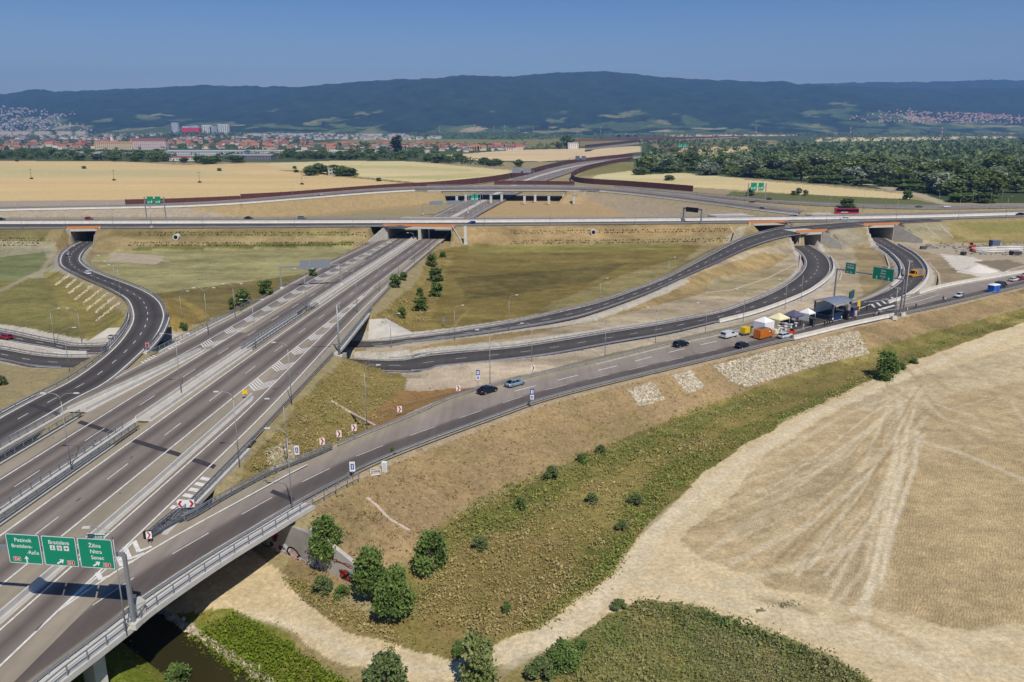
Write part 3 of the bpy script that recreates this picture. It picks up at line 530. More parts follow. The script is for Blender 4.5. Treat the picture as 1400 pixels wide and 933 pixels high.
TRK = [  # wheel tracks and paths: pixels, width m, colour, strength
 ([(700, 905), (790, 850), (850, 790), (900, 720), (1000, 640), (1120, 565), (1260, 505), (1400, 450)], 2.6, 'E2D2B2', .7), ([(470, 890), (600, 918), (720, 880), (830, 805)], 2.4, 'E0CFAD', .6),
 ([(340, 838), (420, 862), (520, 905)], 2., 'E2D2B2', .6), ([(860, 790), (960, 815), (1080, 850), (1200, 890), (1400, 920)], 3.2, 'DCCAA6', .8), ([(1000, 800), (1150, 860), (1300, 882), (1400, 862)], 3, 'DECBA6', .7),
 ([(1300, 930), (1180, 860), (1190, 800), (1205, 740), (1230, 660), (1240, 590), (1225, 540)], 1., 'E4D5B5', .8), ([(1165, 838), (1205, 790), (1222, 720), (1250, 640), (1255, 590)], .9, 'E4D5B5', .9), ([(1140, 830), (1185, 775), (1200, 700), (1222, 630)], .8, 'DFCEAB', .8),
 ([(1000, 770), (1100, 720), (1180, 660), (1225, 590), (1250, 530)], 1.4, 'DFCEAB', .7), ([(960, 760), (1060, 690), (1150, 620), (1220, 560)], 1.2, 'DDCBA7', .6), ([(930, 720), (1030, 640), (1150, 570), (1250, 530)], 1.3, 'DDCBA7', .5),
 ([(1250, 600), (1330, 625), (1420, 665)], 1.4, 'E0D0AE', .8), ([(1240, 540), (1300, 560), (1400, 590)], 1.2, 'DDCBA7', .5), ([(980, 800), (1100, 770), (1190, 740)], 1.5, 'DFCEAB', .6), ([(880, 780), (905, 720), (960, 670)], 1.5, 'E0CFAD', .5),
 ([(1010, 725), (1060, 690), (1120, 650)], .8, 'A88F66', .5), ([(1020, 560), (1150, 545), (1250, 520)], .7, 'B39C74', .4), ([(1060, 740), (1130, 690), (1190, 640)], .7, 'A88F66', .4), ([(1150, 850), (1180, 845), (1215, 862), (1260, 885)], 1.4, 'B49B70', .5), ([(1040, 820), (1080, 828), (1110, 838)], 1.6, '94875A', .6),
 ([(0, 398), (60, 368), (75, 345)], 3, 'B3A58A', .8), ([(125, 356), (200, 352), (230, 358)], 2, 'C4B49A', .8), ([(560, 600), (505, 552), (490, 545)], .8, 'C0AE90', .0),
 ([(640, 700), (750, 650), (900, 590), (1010, 555)], .6, 'B7AA84', .6), ([(610, 470), (625, 440), (640, 425)], 1.1, 'A8985E', .7)]
tr_ = random.Random(12)
for k in range(30):      # fan of machine tracks over the bare field
    a0 = tr_.uniform(0, 1); x0, y0 = 930 + 260 * a0 + tr_.uniform(-20, 20), 700 + 130 * a0 + tr_.uniform(-30, 30); x1, y1 = tr_.uniform(1205, 1275), tr_.uniform(520, 600); m_ = tr_.uniform(.35, .65)
    TRK.append(([(x0, y0), (x0 + (x1 - x0) * m_ + 25 * (1 - a0), y0 + (y1 - y0) * m_ + 14), (x1, y1)], tr_.uniform(.4, .8), tr_.choice(['E8D9B8', 'E6D5B0', 'E4D2AC', 'A08860']), tr_.uniform(.4, .9)))
for k in range(16): x0, y0 = tr_.uniform(1190, 1330), tr_.uniform(470, 560); TRK.append(([(x0, y0), (x0 + tr_.uniform(20, 60), y0 + tr_.uniform(10, 40)), (x0 + tr_.uniform(80, 180), y0 + tr_.uniform(20, 90))], tr_.uniform(.5, 1.2), tr_.choice(['E6D7B8', 'B0966C', 'A99066']), .5))
for pts, w, c, s in TRK:
    Q = resample([PT(*p) for p in pts], max(w * .5, .6)); cc = np.array(lin(c))
    for x, y, z in Q:
        a, b = sub(x, y, w); d = np.hypot(TX[a, b] - x, TY[a, b] - y); k = np.clip(1.4 - d / w * 2., 0, 1)[..., None] * s * .62
        GC[a, b][..., :3] = GC[a, b][..., :3] * (1 - k) + cc * k; GC[a, b][..., 3] *= (1 - k[..., 0])
def gextra(N, L, geo, cur, hs):
    at = [n for n in N if n.bl_idname == 'ShaderNodeAttribute'][0]
    w = N.new('ShaderNodeTexWave'); w.inputs['Scale'].default_value = .8; w.inputs['Distortion'].default_value = 11; w.inputs['Detail'].default_value = 3; w.inputs['Detail Scale'].default_value = .8
    mp = N.new('ShaderNodeMapping'); mp.inputs['Rotation'].default_value = (0, 0, .45); L.new(geo.outputs['Position'], mp.inputs[0]); L.new(mp.outputs[0], w.inputs['Vector'])
    m1 = N.new('ShaderNodeMath'); m1.operation = 'MULTIPLY'; L.new(w.outputs['Fac'], m1.inputs[0]); L.new(at.outputs['Alpha'], m1.inputs[1])
    a1 = N.new('ShaderNodeMath'); a1.operation = 'MULTIPLY_ADD'; L.new(m1.outputs[0], a1.inputs[0]); a1.inputs[1].default_value = .9; L.new(hs, a1.inputs[2])
    m2 = N.new('ShaderNodeMath'); m2.operation = 'MULTIPLY_ADD'; L.new(m1.outputs[0], m2.inputs[0]); m2.inputs[1].default_value = .1; m2.inputs[2].default_value = .96
    vm = N.new('ShaderNodeVectorMath'); vm.operation = 'SCALE'; L.new(cur, vm.inputs[0]); L.new(m2.outputs[0], vm.inputs['Scale']); return vm.outputs[0], a1.outputs[0]
M_GROUND = attr_mat('ground', .95, ((1.6, .26), (.35, .16), (6, .2)), .6, .12, .1, gextra)
nj, ni = TX.shape; idx = np.arange(nj * ni).reshape(nj, ni); q = np.stack([idx[:-1, :-1], idx[:-1, 1:], idx[1:, 1:], idx[1:, :-1]], -1).reshape(-1, 4)
ground = link('ground', np_mesh('ground', np.stack([TX, TY, THt], -1).reshape(-1, 3), q, [M_GROUND], col=GC.reshape(-1, 4), smooth=True)); tag(ground, 'sandy and grassy ground with wheat fields behind', 'ground', kind='structure')
# river
wm = bpy.data.materials.new('river water'); wm.use_nodes = True; b_ = wm.node_tree.nodes['Principled BSDF']; b_.inputs['Base Color'].default_value = (.03, .026, .01, 1); b_.inputs['Roughness'].default_value = .08
nz_ = wm.node_tree.nodes.new('ShaderNodeTexNoise'); nz_.inputs['Scale'].default_value = 1.2; bp_ = wm.node_tree.nodes.new('ShaderNodeBump'); bp_.inputs['Strength'].default_value = .06
wm.node_tree.links.new(nz_.outputs[0], bp_.inputs['Height']); wm.node_tree.links.new(bp_.outputs[0], b_.inputs['Normal'])
rl = Road([(p[0] + 2.3, p[1] + 2.9, -3.2) for p in RIV], [(p[0] - 2.3, p[1] - 2.9, -3.2) for p in RIV], 60)
i_ = np.arange(59)[:, None] * 2; wv = np.stack([rl.L, rl.R], 1).reshape(-1, 3); wf = np.hstack([i_, i_ + 1, i_ + 3, i_ + 2])
tag(link('river', np_mesh('river', wv, wf, [wm])), 'narrow dark brown river under the near bridge', 'river', kind='structure')
# hills
SKY = [(-700, 128), (-300, 133), (-100, 131), (0, 131), (40, 128.5), (60, 124), (78, 121), (100, 125.5), (180, 122.5), (250, 119.5), (300, 116), (350, 118), (420, 118.5), (520, 111), (600, 107), (635, 103), (690, 105), (760, 99), (820, 98), (870, 103), (940, 108), (1000, 111), (1055, 112), (1075, 117), (1130, 118), (1250, 122), (1400, 121), (1700, 126), (2200, 128)]
SKY2 = [(-700, 135), (600, 135), (900, 125), (1040, 116), (1110, 114.5), (1180, 112), (1250, 112), (1310, 109.5), (1360, 110), (1400, 111.5), (1700, 116), (2200, 124)]
def hills(name, sk, y0, y1, p, seed, label):
    xs = np.linspace(-1.25, 1.35, 620); tt = np.linspace(0, 1.12, 110); T, U = np.meshgrid(tt, xs, indexing='ij'); Y = y0 + (y1 - y0) * T; X = U * Y
    px = U * F * 1.0 + CX; a, b = zip(*sk); ys = np.interp(px * 1., a, b); dn = S_ + (ys - CY) / F * C_; fw = C_ - (ys - CY) / F * S_
    # pixel column depends on pitch only weakly near the horizon
    top = H - dn / fw * y1
    spur = fbm(X / 1500, Y / 2600, 4, seed) * .8 + (.25 - np.abs(fbm(X / 900, Y / 5200, 3, seed + 40))) * 1.1; g = np.clip(T, 0, 1) ** p
    Z = top * g * (1 + 1.1 * spur * np.clip(np.sin(np.clip(T, 0, 1) * math.pi), 0, 1)) + (fbm(X / 120, Y / 120, 3, seed + 3) * 26 + fbm(X / 38, Y / 38, 2, seed + 5) * 22 + fbm(X / 420, Y / 700, 3, seed + 6) * 60 * np.sin(np.clip(T, 0, 1) * math.pi)) * np.clip(T * 3, 0, 1) * (T < 1.01)
    Z = np.where(T > 1, top * (1 - (T - 1) * 2.5), Z) - (T < .01) * 12
    col = np.empty(Z.shape + (3,)); n = fbm(X / 420, Y / 500, 4, seed + 9)
    col[:] = lin('2F3F28'); col *= (1 + 1.1 * fbm(X / 90, Y / 140, 4, seed + 15))[..., None]
    low = np.clip(1.5 - T * 4.2 + n * 3.0, 0, 1)
    fld = hash2((X / 150 + n * 5).astype(np.int64), (Y / 260 + n * 4).astype(np.int64), seed + 1)
    for lo, hi, c in ((.0, .35, '55653A'), (.35, .5, '6C7646'), (.5, .6, '878553'), (.6, .63, 'AD9F74')):
        k = (low > .4) & (fld >= lo) & (fld < hi) & (T < .55); col[k] = lin(c)
    idx = np.arange(T.size).reshape(T.shape); q = np.stack([idx[:-1, :-1], idx[:-1, 1:], idx[1:, 1:], idx[1:, :-1]], -1).reshape(-1, 4)
    return tag(link(name, np_mesh(name, np.stack([X, Y, Z], -1).reshape(-1, 3), q, [M_HILL], col=col.reshape(-1, 3), smooth=True)), label, 'hills', kind='structure')
M_HILL = attr_mat('hill forest', .95, ((.012, .3), (.05, .3)), 1., 12, .05)
hills('hills', SKY, 5600, 9300, 1.5, 101, 'long wooded ridge behind the plain'); hills('hills', SKY2, 9000, 11600, 1.2, 140, 'farther bluish wooded ridge at the right')
# ------------------------------------------------------------------ bridges, portals, barriers, rails
M_SOFFIT = mat('bridge concrete', 'CBC6BC', .85, amp=.12, scale=.5)
M_ORANGE = mat('orange parapet', 'D98A4C', .7, amp=.08)
M_BROWN = mat('brown noise wall', '5E3630', .8, amp=.18, scale=.3)
M_RUST = mat('rusty red noise wall', '84493A', .8, amp=.18, scale=.3)
M_DARKI = mat('tunnel lining', '6B6A6A', .9, amp=.1)
def rng_idx(road, f):
    k = [i for i in range(road.n) if f(road.c[i, 0], road.c[i, 1])]; return (k[0], k[-1]) if k else None
def deck(root, road, i0, i1, thick=1.35, over=.9, name='deck', lo=True, ro=True, dz=-.06, over_r=None):
    rows = []
    for i in range(i0, i1 + 1):
        L, R = road.L[i], road.R[i]; dL, dR = road.nL[i], road.nR[i]; p = lambda b, o, z: (b[0] + (dL if b is L else dR)[0] * o, b[1] + (dL if b is L else dR)[1] * o, b[2] + z)
        ol, orr = (over if lo else .02), ((over_r or over) if ro else .02)
        rows.append([p(L, -ol, .14 if lo else dz), p(L, -.02, .14 if lo else dz), p(L, -.02, dz), p(R, .02, dz), p(R, .02, .14 if ro else dz), p(R, orr, .14 if ro else dz), p(R, orr, -.5), p(R, -1.2, -thick), p(L, 1.2, -thick), p(L, -ol, -.5)])
    MB().loft(rows).build(name, M_SOFFIT, root)
def bridge(name, label, roads, fsel, piers=(), group=None):
    root = empty(name); tag(root, label, 'bridge', group)
    for rd, kw in roads:
        ii = rng_idx(rd, fsel)
        if ii and rd is r_main and kw.get('split'):
            m = [i for i in range(rd.n) if rd.c[i, 1] < 97][-1]; deck(root, rd, 0, m, ro=False); deck(root, rd, m, min(ii[1] + 1, rd.n - 1))
        elif ii: deck(root, rd, max(ii[0] - 1, 0), min(ii[1] + 1, rd.n - 1), **kw)
    for x, y, zt, zb, d, rz in piers:
        mb = MB(); mb.box((x, y, (zt + zb) / 2), (d[0], d[1], zt - zb), rz=rz); mb.box((x, y, zt - .25), (d[0] * 1.25, d[1] * 1.5, .5), rz=rz); mb.build('pier', M_SOFFIT, root)
    return root
sk = math.atan(-.66)
fr = lambda x, y: y < riv_line(x) + 7
bridge('river_bridge', 'bridge carrying the right ramp over the river and dirt track beside the green signs', [(r_right, dict(lo=False, over_r=2.3))], fr, [(-44.6, 73.0, 4.9, -4, (2.4, 1.3), sk), (-53, 79, 4.7, -4, (2.6, 1.3), sk)], 'bridges of the interchange')
bridge('river_bridge', 'wide motorway bridge over the river at the lower left with open gaps between its decks', [(r_main, dict(split=1)), (r_left, {}), (r_coll, dict(lo=False)), (r_loop, dict(ro=False))], fr, [(-72 - 13 * k, 93 + 8.6 * k, 4.7, -4, (2.4, 1.2), sk) for k in range(4)], 'bridges of the interchange')
bridge('road_bridge', 'motorway bridge over the two dark lower roads in the centre', [(r_main, {}), (r_left, dict(lo=False)), (r_coll, dict(ro=False))], lambda x, y: 184 < y < 226, [(-47, 209, 4.1, -1.3, (1.2, 1.2), 0), (-56, 209.5, 4.1, -1.3, (1.2, 1.2), 0), (-68, 210.5, 4.1, -1.3, (1.2, 1.2), 0)], 'bridges of the interchange')
bridge('road_bridge', 'curved bridge of the loop ramp over the two lower roads on the left', [(r_loop, {})], lambda x, y: 186 < y < 222 and x < -85, [(-105, 205, 4, -1.3, (1.2, 1.2), 0), (-107, 205.5, 4, -1.3, (1.2, 1.2), 0)], 'bridges of the interchange')
bridge('flyover_bridge', 'low flyover on a row of piers crossing the motorway behind the cross road', [(r_fly, dict(thick=1.5))], lambda x, y: -66 < x < 56, [(x, lerp_tab(x, [(-70, 612), (60, 612)]) + (16 if k % 2 else 1), 7.6, .3, (1.8, 1.8), 0) for k, x in enumerate((-42, -36, -16, -8, 9.5, 18, 28, 40, 47))], 'bridges of the interchange')
# abutment walls
def wallpoly(mb, a, b, za0, za1, zb0, zb1, t=.8):
    dx, dy = b[0] - a[0], b[1] - a[1]; l = math.hypot(dx, dy); nx, ny = -dy / l * t, dx / l * t
    vs = [(a[0], a[1], za0), (b[0], b[1], zb0), (b[0], b[1], zb1), (a[0], a[1], za1)]; vs += [(x + nx, y + ny, z) for x, y, z in vs]
    mb.add(vs, [(0, 1, 2, 3), (5, 4, 7, 6), (4, 0, 3, 7), (1, 5, 6, 2), (3, 2, 6, 7), (4, 5, 1, 0)])
ab = empty('bridge_abutment'); tag(ab, 'concrete abutment with graffiti and a sloping wing wall under the right ramp bridge', 'wall')
wl = lambda x: riv_line(x) + .0
mb = MB(); wallpoly(mb, (-120, wl(-120)), (-27.6, wl(-27.6)), -3, 4.4, -3, 4.4); mb.build('wall', M_CONCD, ab)
for a0, a1, za, zb in ((-27.55, -24.5, 5.2, 4.0), (-24.48, -15.5, 4.0, .3)): mb = MB(); wallpoly(mb, (a0, wl(a0)), (a1, wl(a1)), -2.5, za, -2.5, zb, .6); mb.build('wing_wall', M_CONC, ab)
# graffiti: swirling outlines and blobs on the wall face
gms = (MB(), MB()); gcol = [mat('graffiti ' + n, c, .7, amp=.05) for n, c in (('black', '16161A'), ('white', 'E8E6E2'), ('teal', '2F9AA8'), ('red', 'A5392C'), ('blue', '2A4FA0'), ('pink', 'D9A9A4'))]
gr = random.Random(3)
def gpt(x, z, o=.03): return (x - .55 * o, wl(x) - o, z)
def blob(x, z, rx, rz_, mi, o): 
    n = 14; ph = gr.random() * 6; gms[x > -25].add([gpt(x + math.cos(t / n * 6.283) * rx * (1 + .25 * math.sin(3 * t + ph)), z + math.sin(t / n * 6.283) * rz_ * (1 + .2 * math.cos(2 * t + ph)), o) for t in range(n)], [tuple(range(n))], mi)
def swirl(x0, x1, z0, h, mi, w, o):
    pts = []; n = 60
    for t in range(n): q = t / n; pts.append((x0 + (x1 - x0) * q + .55 * math.sin(q * 38), z0 + h * math.sin(q * 31 + 1.2) * (.6 + .4 * math.sin(q * 9))))
    for i in range(n - 1):
        (a, b), (c, d) = pts[i], pts[i + 1]; l = math.hypot(c - a, d - b) or 1; nx, nz = -(d - b) / l * w, (c - a) / l * w
        gms[x0 > -25].add([gpt(a - nx, b - nz, o), gpt(c - nx, d - nz, o), gpt(c + nx, d + nz, o), gpt(a + nx, b + nz, o)], [(0, 1, 2, 3)], mi)
k_g = 0
for x, z, rx, rz_, mi in ((-36.5, 3.0, .9, .8, 0), (-34.8, 2.6, 1.0, .9, 2), (-33.8, 2.2, .8, .9, 3), (-39, 1.2, 1.3, .8, 3), (-33, .2, 1.2, .8, 5), (-30.5, -.2, 1.1, .8, 5), (-26.8, 0, .5, .9, 4), (-27.5, -.1, .7, .7, 1), (-22.2, .2, .9, .9, 3), (-20.9, .7, .6, .5, 2), (-21.5, -.7, .8, .4, 4), (-19.6, .1, .7, .9, 1), (-31.8, .6, .9, .6, 1), (-35.5, 1.6, .8, .6, 1)): blob(x, z, rx, rz_, mi, .03)
swirl(-38, -29, .3, .9, 0, .11, .05); swirl(-40, -33, 1.8, .8, 0, .1, .055); swirl(-23, -18.4, 0, .8, 0, .11, .05); swirl(-34, -26, -.1, .5, 1, .06, .06); swirl(-24.6, -21, 1.9, .25, 3, .04, .04)
for gm in gms: gm.build('graffiti', gcol, ab)
# abutments of the lower-road bridges
ab2 = empty('bridge_abutment'); tag(ab2, 'pale concrete slope paving and dark end wall under the central motorway bridge', 'wall')
for q in (((-88, 225.5), (-42.6, 225.5), 3.7), ((-92, 184.6), (-40.5, 187), 4.3)): mb = MB(); wallpoly(mb, q[0], q[1], -1.6, q[2], -1.6, q[2]); mb.build('wall', M_CONCD, ab2)
def paving(quad, root, n=9, dz=.22):
    mb = MB(); (a, b, c, d) = [np.array(q, float) for q in quad]; g = []
    for i in range(n):
        for j in range(n):
            u, v = i / (n - 1), j / (n - 1); q = (a * (1 - u) + b * u) * (1 - v) + (d * (1 - u) + c * u) * v; x, y, z = PT(q[0], q[1]); g.append((x, y, z + dz))
    k = len(g); mb.add(g + [(x, y, z - .5) for x, y, z in g], [(i * n + j, i * n + j + 1, (i + 1) * n + j + 1, (i + 1) * n + j) for i in range(n - 1) for j in range(n - 1)] + [(i, i + 1, i + 1 + k, i + k) for i in range(n - 1)] + [((n - 1) * n + i, (n - 1) * n + i + 1, (n - 1) * n + i + 1 + k, (n - 1) * n + i + k) for i in range(n - 1)] + [(i * n, (i + 1) * n, (i + 1) * n + k, i * n + k) for i in range(n - 1)] + [(i * n + n - 1, (i + 1) * n + n - 1, (i + 1) * n + n - 1 + k, i * n + n - 1 + k) for i in range(n - 1)])
    mb.build('slope_paving', M_CONC, root)
paving([(505, 438), (528, 436.5), (566, 457), (503, 466)], ab2)
ab3 = empty('bridge_abutment'); tag(ab3, 'pale concrete end wall and paving under the curved loop bridge', 'wall')
for q in (((-112, 223.2), (-104, 223), 3.6), ((-102, 185), (-92, 184.6), 4.3)): mb = MB(); wallpoly(mb, q[0], q[1], -1.6, q[2], -1.6, q[2]); mb.build('wall', M_CONCD, ab3)
paving([(148, 450), (164, 449), (163, 460), (121, 467)], ab3, 7)
# portals under the cross road
def edgeY(rd, side, x): 
    P = getattr(rd, side); o = np.argsort(P[:, 0]); return float(np.interp(x, P[o, 0], P[o, 1]))
def portal(label, cx, cy, dr, width, zf, zt, length, mid=False, wing=(9, 9), par=3, tone=None):
    """dr: heading of the road below; front face at (cx, cy)"""
    root = empty('underpass', (cx, cy, 0), dr - math.pi / 2); tag(root, label, 'underpass', 'underpasses below the cross road')
    h = width / 2
    for sx in (-1, 1): MB().box((sx * (h + .4), length / 2, (zt + zf - 2) / 2 - .1), (.8, length, zt - zf + 1.2)).build('side_wall', M_CONC, root)
    if mid: MB().box((0, length / 2, (zf + zt) / 2 - .7), (1.4, length, zt - zf - 1)).build('middle_wall', M_CONC, root)
    MB().box((0, length / 2, zt - .72), (width + 1.6, length, 1.25)).build('roof_slab', M_SOFFIT, root)
    MB().box((0, .1, zt + .5), (width + par, .35, 1.2)).build('parapet', M_ORANGE, root)
    for sx, wl_ in ((-1, wing[0]), (1, wing[1])):
        if not wl_: continue
        mb = MB(); a = (sx * (h + .8), -.02); b = (sx * (h + .8 + wl_ * .55), -wl_)
        wallpoly(mb, a, b, zf - 1.2, zt + .3, zf - 1.2, zf + .9, .45 * -sx); mb.build('wing_wall', tone or M_CONC, root)
    return root
MD = math.atan2(1, .075)
portal('left underpass with an orange parapet where the loop ramp dives under the cross road', -214.2, edgeY(r_near, 'R', -214) - .4, math.pi / 2 + .15, 13.2, 1.2, TZ, 44, wing=(16, 7))
portal('wide twin underpass with an orange parapet where the motorway runs under the cross road', -47.5, edgeY(r_near, 'R', -47) - .4, MD, 33.2, 1.2, TZ, 44, True, wing=(12, 12), par=4)
portal('right underpass with an orange parapet and dark inside behind the climbing ramp', 136, edgeY(r_near, 'R', 136) - .4, math.pi / 2 + .25, 21, 1.6, TZ, 46, wing=(7, 6))
portal('small underpass with an orange parapet where the climbing ramp crosses the lower ramp', 147.3, edgeY(r_up, 'R', 147.3) - .3, math.pi / 2 + .35, 12.4, 1.2, edgeY(r_up, 'R', 147) and 7.55, 13, wing=(0, 9), par=6)
portal('rightmost underpass with an orange parapet where the exit ramp passes below the cross road', 191.5, edgeY(r_up, 'R', 190) - .4, math.pi / 2 + .2, 15, 1.2, TZ, 60, wing=(6, 13), par=6)
mbo = MB(); 
for x0, x1 in ((-215, -195), (-82, -28), (132, 160), (196, 216)):
    pass
# ---- rails
G_R = 'guard rails along the roads'
def posts(root, line, step, mesh, start=0., cap=100, name='post'):
    Q = resample(line, step); T = np.gradient(Q[:, :2], axis=0)
    for k in range(0, min(len(Q), cap)): link(name, mesh, root, Q[k], math.atan2(T[k][1], T[k][0]))
def postmesh(h, w, d, m, x=0): return MB().box((x, 0, h / 2), (w, d, h)).mesh('post', m)
PM_G = postmesh(.78, .12, .1, M_STEEL); PM_R = postmesh(1.15, .1, .12, M_STEEL); 
WB = [(.05, .44), (.12, .5), (.05, .58), (.05, .62), (.12, .7), (.05, .76), (-.03, .76), (-.03, .44)]
def guard(line, label, near=True, step=4, side=1, cat='guard rail'):
    prof = [(side * a, z) for a, z in WB]; mb = MB().sweep(line, prof)
    if not near:
        for x, y, z in resample(line, step): mb.box((x, y, z + .35), (.14, .14, .8))
        o = mb.build('guard_rail', M_STEEL); return tag(o, label, cat, G_R)
    root = empty('guard_rail', tuple(line[len(line) // 2] * 0)); tag(root, label, cat, G_R); mb.build('beam', M_STEEL, root); posts(root, line, step, PM_G); return root
def bar(line, z, r, mb, off=0): mb.sweep(line, [(off - r, z - r), (off + r, z - r), (off + r, z + r), (off - r, z + r)])
def railing(line, label, step=2.2, near=True, h=1.15, bars=(.35, .62, .88), group='bridge railings', mid=None):
    root = empty('bridge_railing'); tag(root, label, 'railing', group)
    mb = MB(); bar(line, h, .06, mb); mb.build('top_rail', M_STEEL, root); mb = MB()
    for z in bars: bar(line, z, .025, mb)
    mb.build('rails', M_STEEL, root)
    if mid: MB().sweep(line, [(mid + a, z) for a, z in WB]).build('beam', M_STEELD, root)
    Q = resample(line, step)
    if len(Q) <= 100: posts(root, line, step, PM_R)
    else:
        posts(root, line, step, PM_R); mb = MB()
        for x, y, z in Q[100:]: mb.box((x, y, z + .57), (.1, .12, 1.15))
        tag(mb.build('post', M_STEEL, root), kind='stuff')
    return root
NJ = [(-.3, -.1), (-.3, .1), (-.14, .35), (-.1, .95), (.1, .95), (.14, .35), (.3, .1), (.3, -.1)]
def barrier(line, label, h=1., m=None, wide=1., group='concrete barriers along the roads', name='concrete_barrier'):
    o = MB().sweep(line, [(a * wide, z * h if z > 0 else z) for a, z in NJ]).build(name, m or M_CONCL); return tag(o, label, 'barrier', group)
def nwall(line, label, h=4., m=None, t=.3):
    root = empty('noise_wall'); tag(root, label, 'noise wall', 'brown noise walls by the distant motorway')
    Q = np.array(line); steps = Q.copy(); MB().sweep(steps, [(-t / 2, -.8), (-t / 2, h), (t / 2, h), (t / 2, -.8)]).build('panel', m or M_BROWN, root)
    mb = MB()
    for x, y, z in resample(Q, 8): mb.box((x, y, z + h / 2), (.5, .5, h + .25))
    mb.build('pillars', m or M_BROWN, root); return root
def ofs(road, f, dz=0., i0=None, i1=None, sel=None, out=0.):
    P = road.at(f).copy(); P[:, 2] += dz
    if sel is not None: P = np.array([p for p in P if sel(p[0], p[1])])
    return P
mln = lambda tab, y0, y1, dz=0: np.array([M(y, lerp_tab(y, tab), dz) for y in np.arange(y0, y1 + .1, 6)])
sh = lambda t, d: [(y, o + d) for y, o in t]
# motorway
guard(mln(sh(TE, -.1), 128, 186), 'guard rail on the grassy right edge of the motorway above the chevron signs', side=-1)
railing(mln(sh(TE, .5), 186, 238, .14), 'railing on the right edge of the motorway bridge over the lower roads', mid=-.5)
guard(mln(sh(TE, -.1), 238, 398), 'long guard rail on the right edge of the motorway leading to the twin underpass', side=-1)
railing(mln(sh(TE, .5), 98, 128, .14), 'railing on the right edge of the motorway just beyond the fork', mid=-.5)
guard(mln(sh(CLl, .2), 238, 396), 'long guard rail on the left edge of the motorway beside the big sign gantry')
railing(mln(sh(CLl, -.5), 178, 238, .14), 'railing on the left edge of the motorway bridge next to the loop ramp')
for nm, ta, tb, y0, y1, w in (('left', CLr, MLl, 66, 140, 'between collector lane and main lanes'), ('mid', [(36, -9.6), (236, -8.6)], [(36, -6.4), (236, -5.9)], 60, 136, 'between both carriageways above the river'), ('mid2', [(36, -9.2), (236, -8.4)], [(36, -6.2), (236, -5.7)], 184, 238, 'between both carriageways above the lower roads')):
    railing(mln(sh(ta, .3), y0, y1, .1), 'left railing of the pair ' + w); railing(mln(sh(tb, -.3), y0, y1, .1), 'right railing of the pair ' + w, mid=.6)
STRIP = M_CONC
def strip(ta, tb, y0, y1, name, label, dz=.03):
    ys = np.arange(y0, y1 + .1, 5); V = []; 
    for y in ys: V += [M(y, lerp_tab(y, ta), dz), M(y, lerp_tab(y, tb), dz)]
    i = np.arange(len(ys) - 1)[:, None] * 2; o = link(name, np_mesh(name, V, np.hstack([i, i + 1, i + 3, i + 2]), [M_CONC])); tag(o, label, kind='structure')
strip([(136, -9.4), (446, -8.3)], [(136, -6.2), (446, -5.3)], 136, 186, 'median_strip', None); strip([(236, -8.7), (446, -8.5)], [(236, -5.8), (446, -5.3)], 236, 446, 'median_strip', None)
strip([(140, -24.8), (172, -19.8), (186, -17.3)], [(140, -19.9), (172, -17.4), (186, -16.9)], 140, 186, 'median_strip', None)
bB1, bB2 = [(130, -8.6), (446, -7.5)], [(130, -5.9), (446, -5.5)]
barrier(mln(bB1, 136, 184), 'left concrete barrier of the central strip in the near stretch of the motorway'); barrier(mln(bB2, 136, 184), 'right concrete barrier of the central strip in the near stretch of the motorway')
barrier(mln(bB1, 240, 444), 'left concrete barrier of the central strip running to the twin underpass'); barrier(mln(bB2, 240, 444), 'right concrete barrier of the central strip running to the twin underpass')
barrier(mln([(140, -23.8), (172, -19.2), (186, -17.2)], 140, 184), 'left concrete barrier splitting the collector lane from the motorway'); barrier(mln([(140, -20.4), (172, -17.7), (186, -17)], 140, 184), 'right concrete barrier splitting the collector lane from the motorway')
barrier(mln([(36, 8.3), (110, 8.3), (152, 7.6)], 54, 152), 'long concrete barrier between the main lanes and the right exit lane', 1.1)
strip([(36, 6.9), (110, 7.0), (152, 6.8)], [(36, 8.9), (110, 8.9), (152, 8.2)], 54, 152, 'median_strip', None, .02)
# fork nose: crash cushion of slanted rails
noseL = np.array([gp(201, 738, 5.9), M(97, 15.4), M(104, 16.2)]); noseR = np.array([gp(203, 740, 5.9), gp(245, 716, 5.85), gp(280, 697, 5.8)])
root = empty('crash_cushion'); tag(root, 'steel rails closing the fork nose between motorway and right ramp', 'crash cushion')
for ln, nm in ((noseL, 'left_rail'), (noseR, 'right_rail')):
    mb = MB().sweep(ln, WB); 
    for z in (.25, 1.0): bar(resample(ln, 3), z, .05, mb)
    mb.build(nm, M_STEELD, root)
mb = MB(); qa, qb = resample(noseL, .9), resample(noseR, .9)
for a, b in zip(qa[:18], qb[:18]): mb.sweep(np.array([a, b]), [(-.05, .5), (-.05, .62), (.05, .62), (.05, .5)]); mb.box((a[0], a[1], a[2] + .4), (.1, .1, .85)); mb.box((b[0], b[1], b[2] + .4), (.1, .1, .85))
mb.build('cross_bars', M_STEELD, root); MB().box(tuple(qa[0] + np.array((.1, .25, .55))), (1.1, .5, 1.0)).build('end_cap', mat('black rubber', '1E1E20', .8), root)
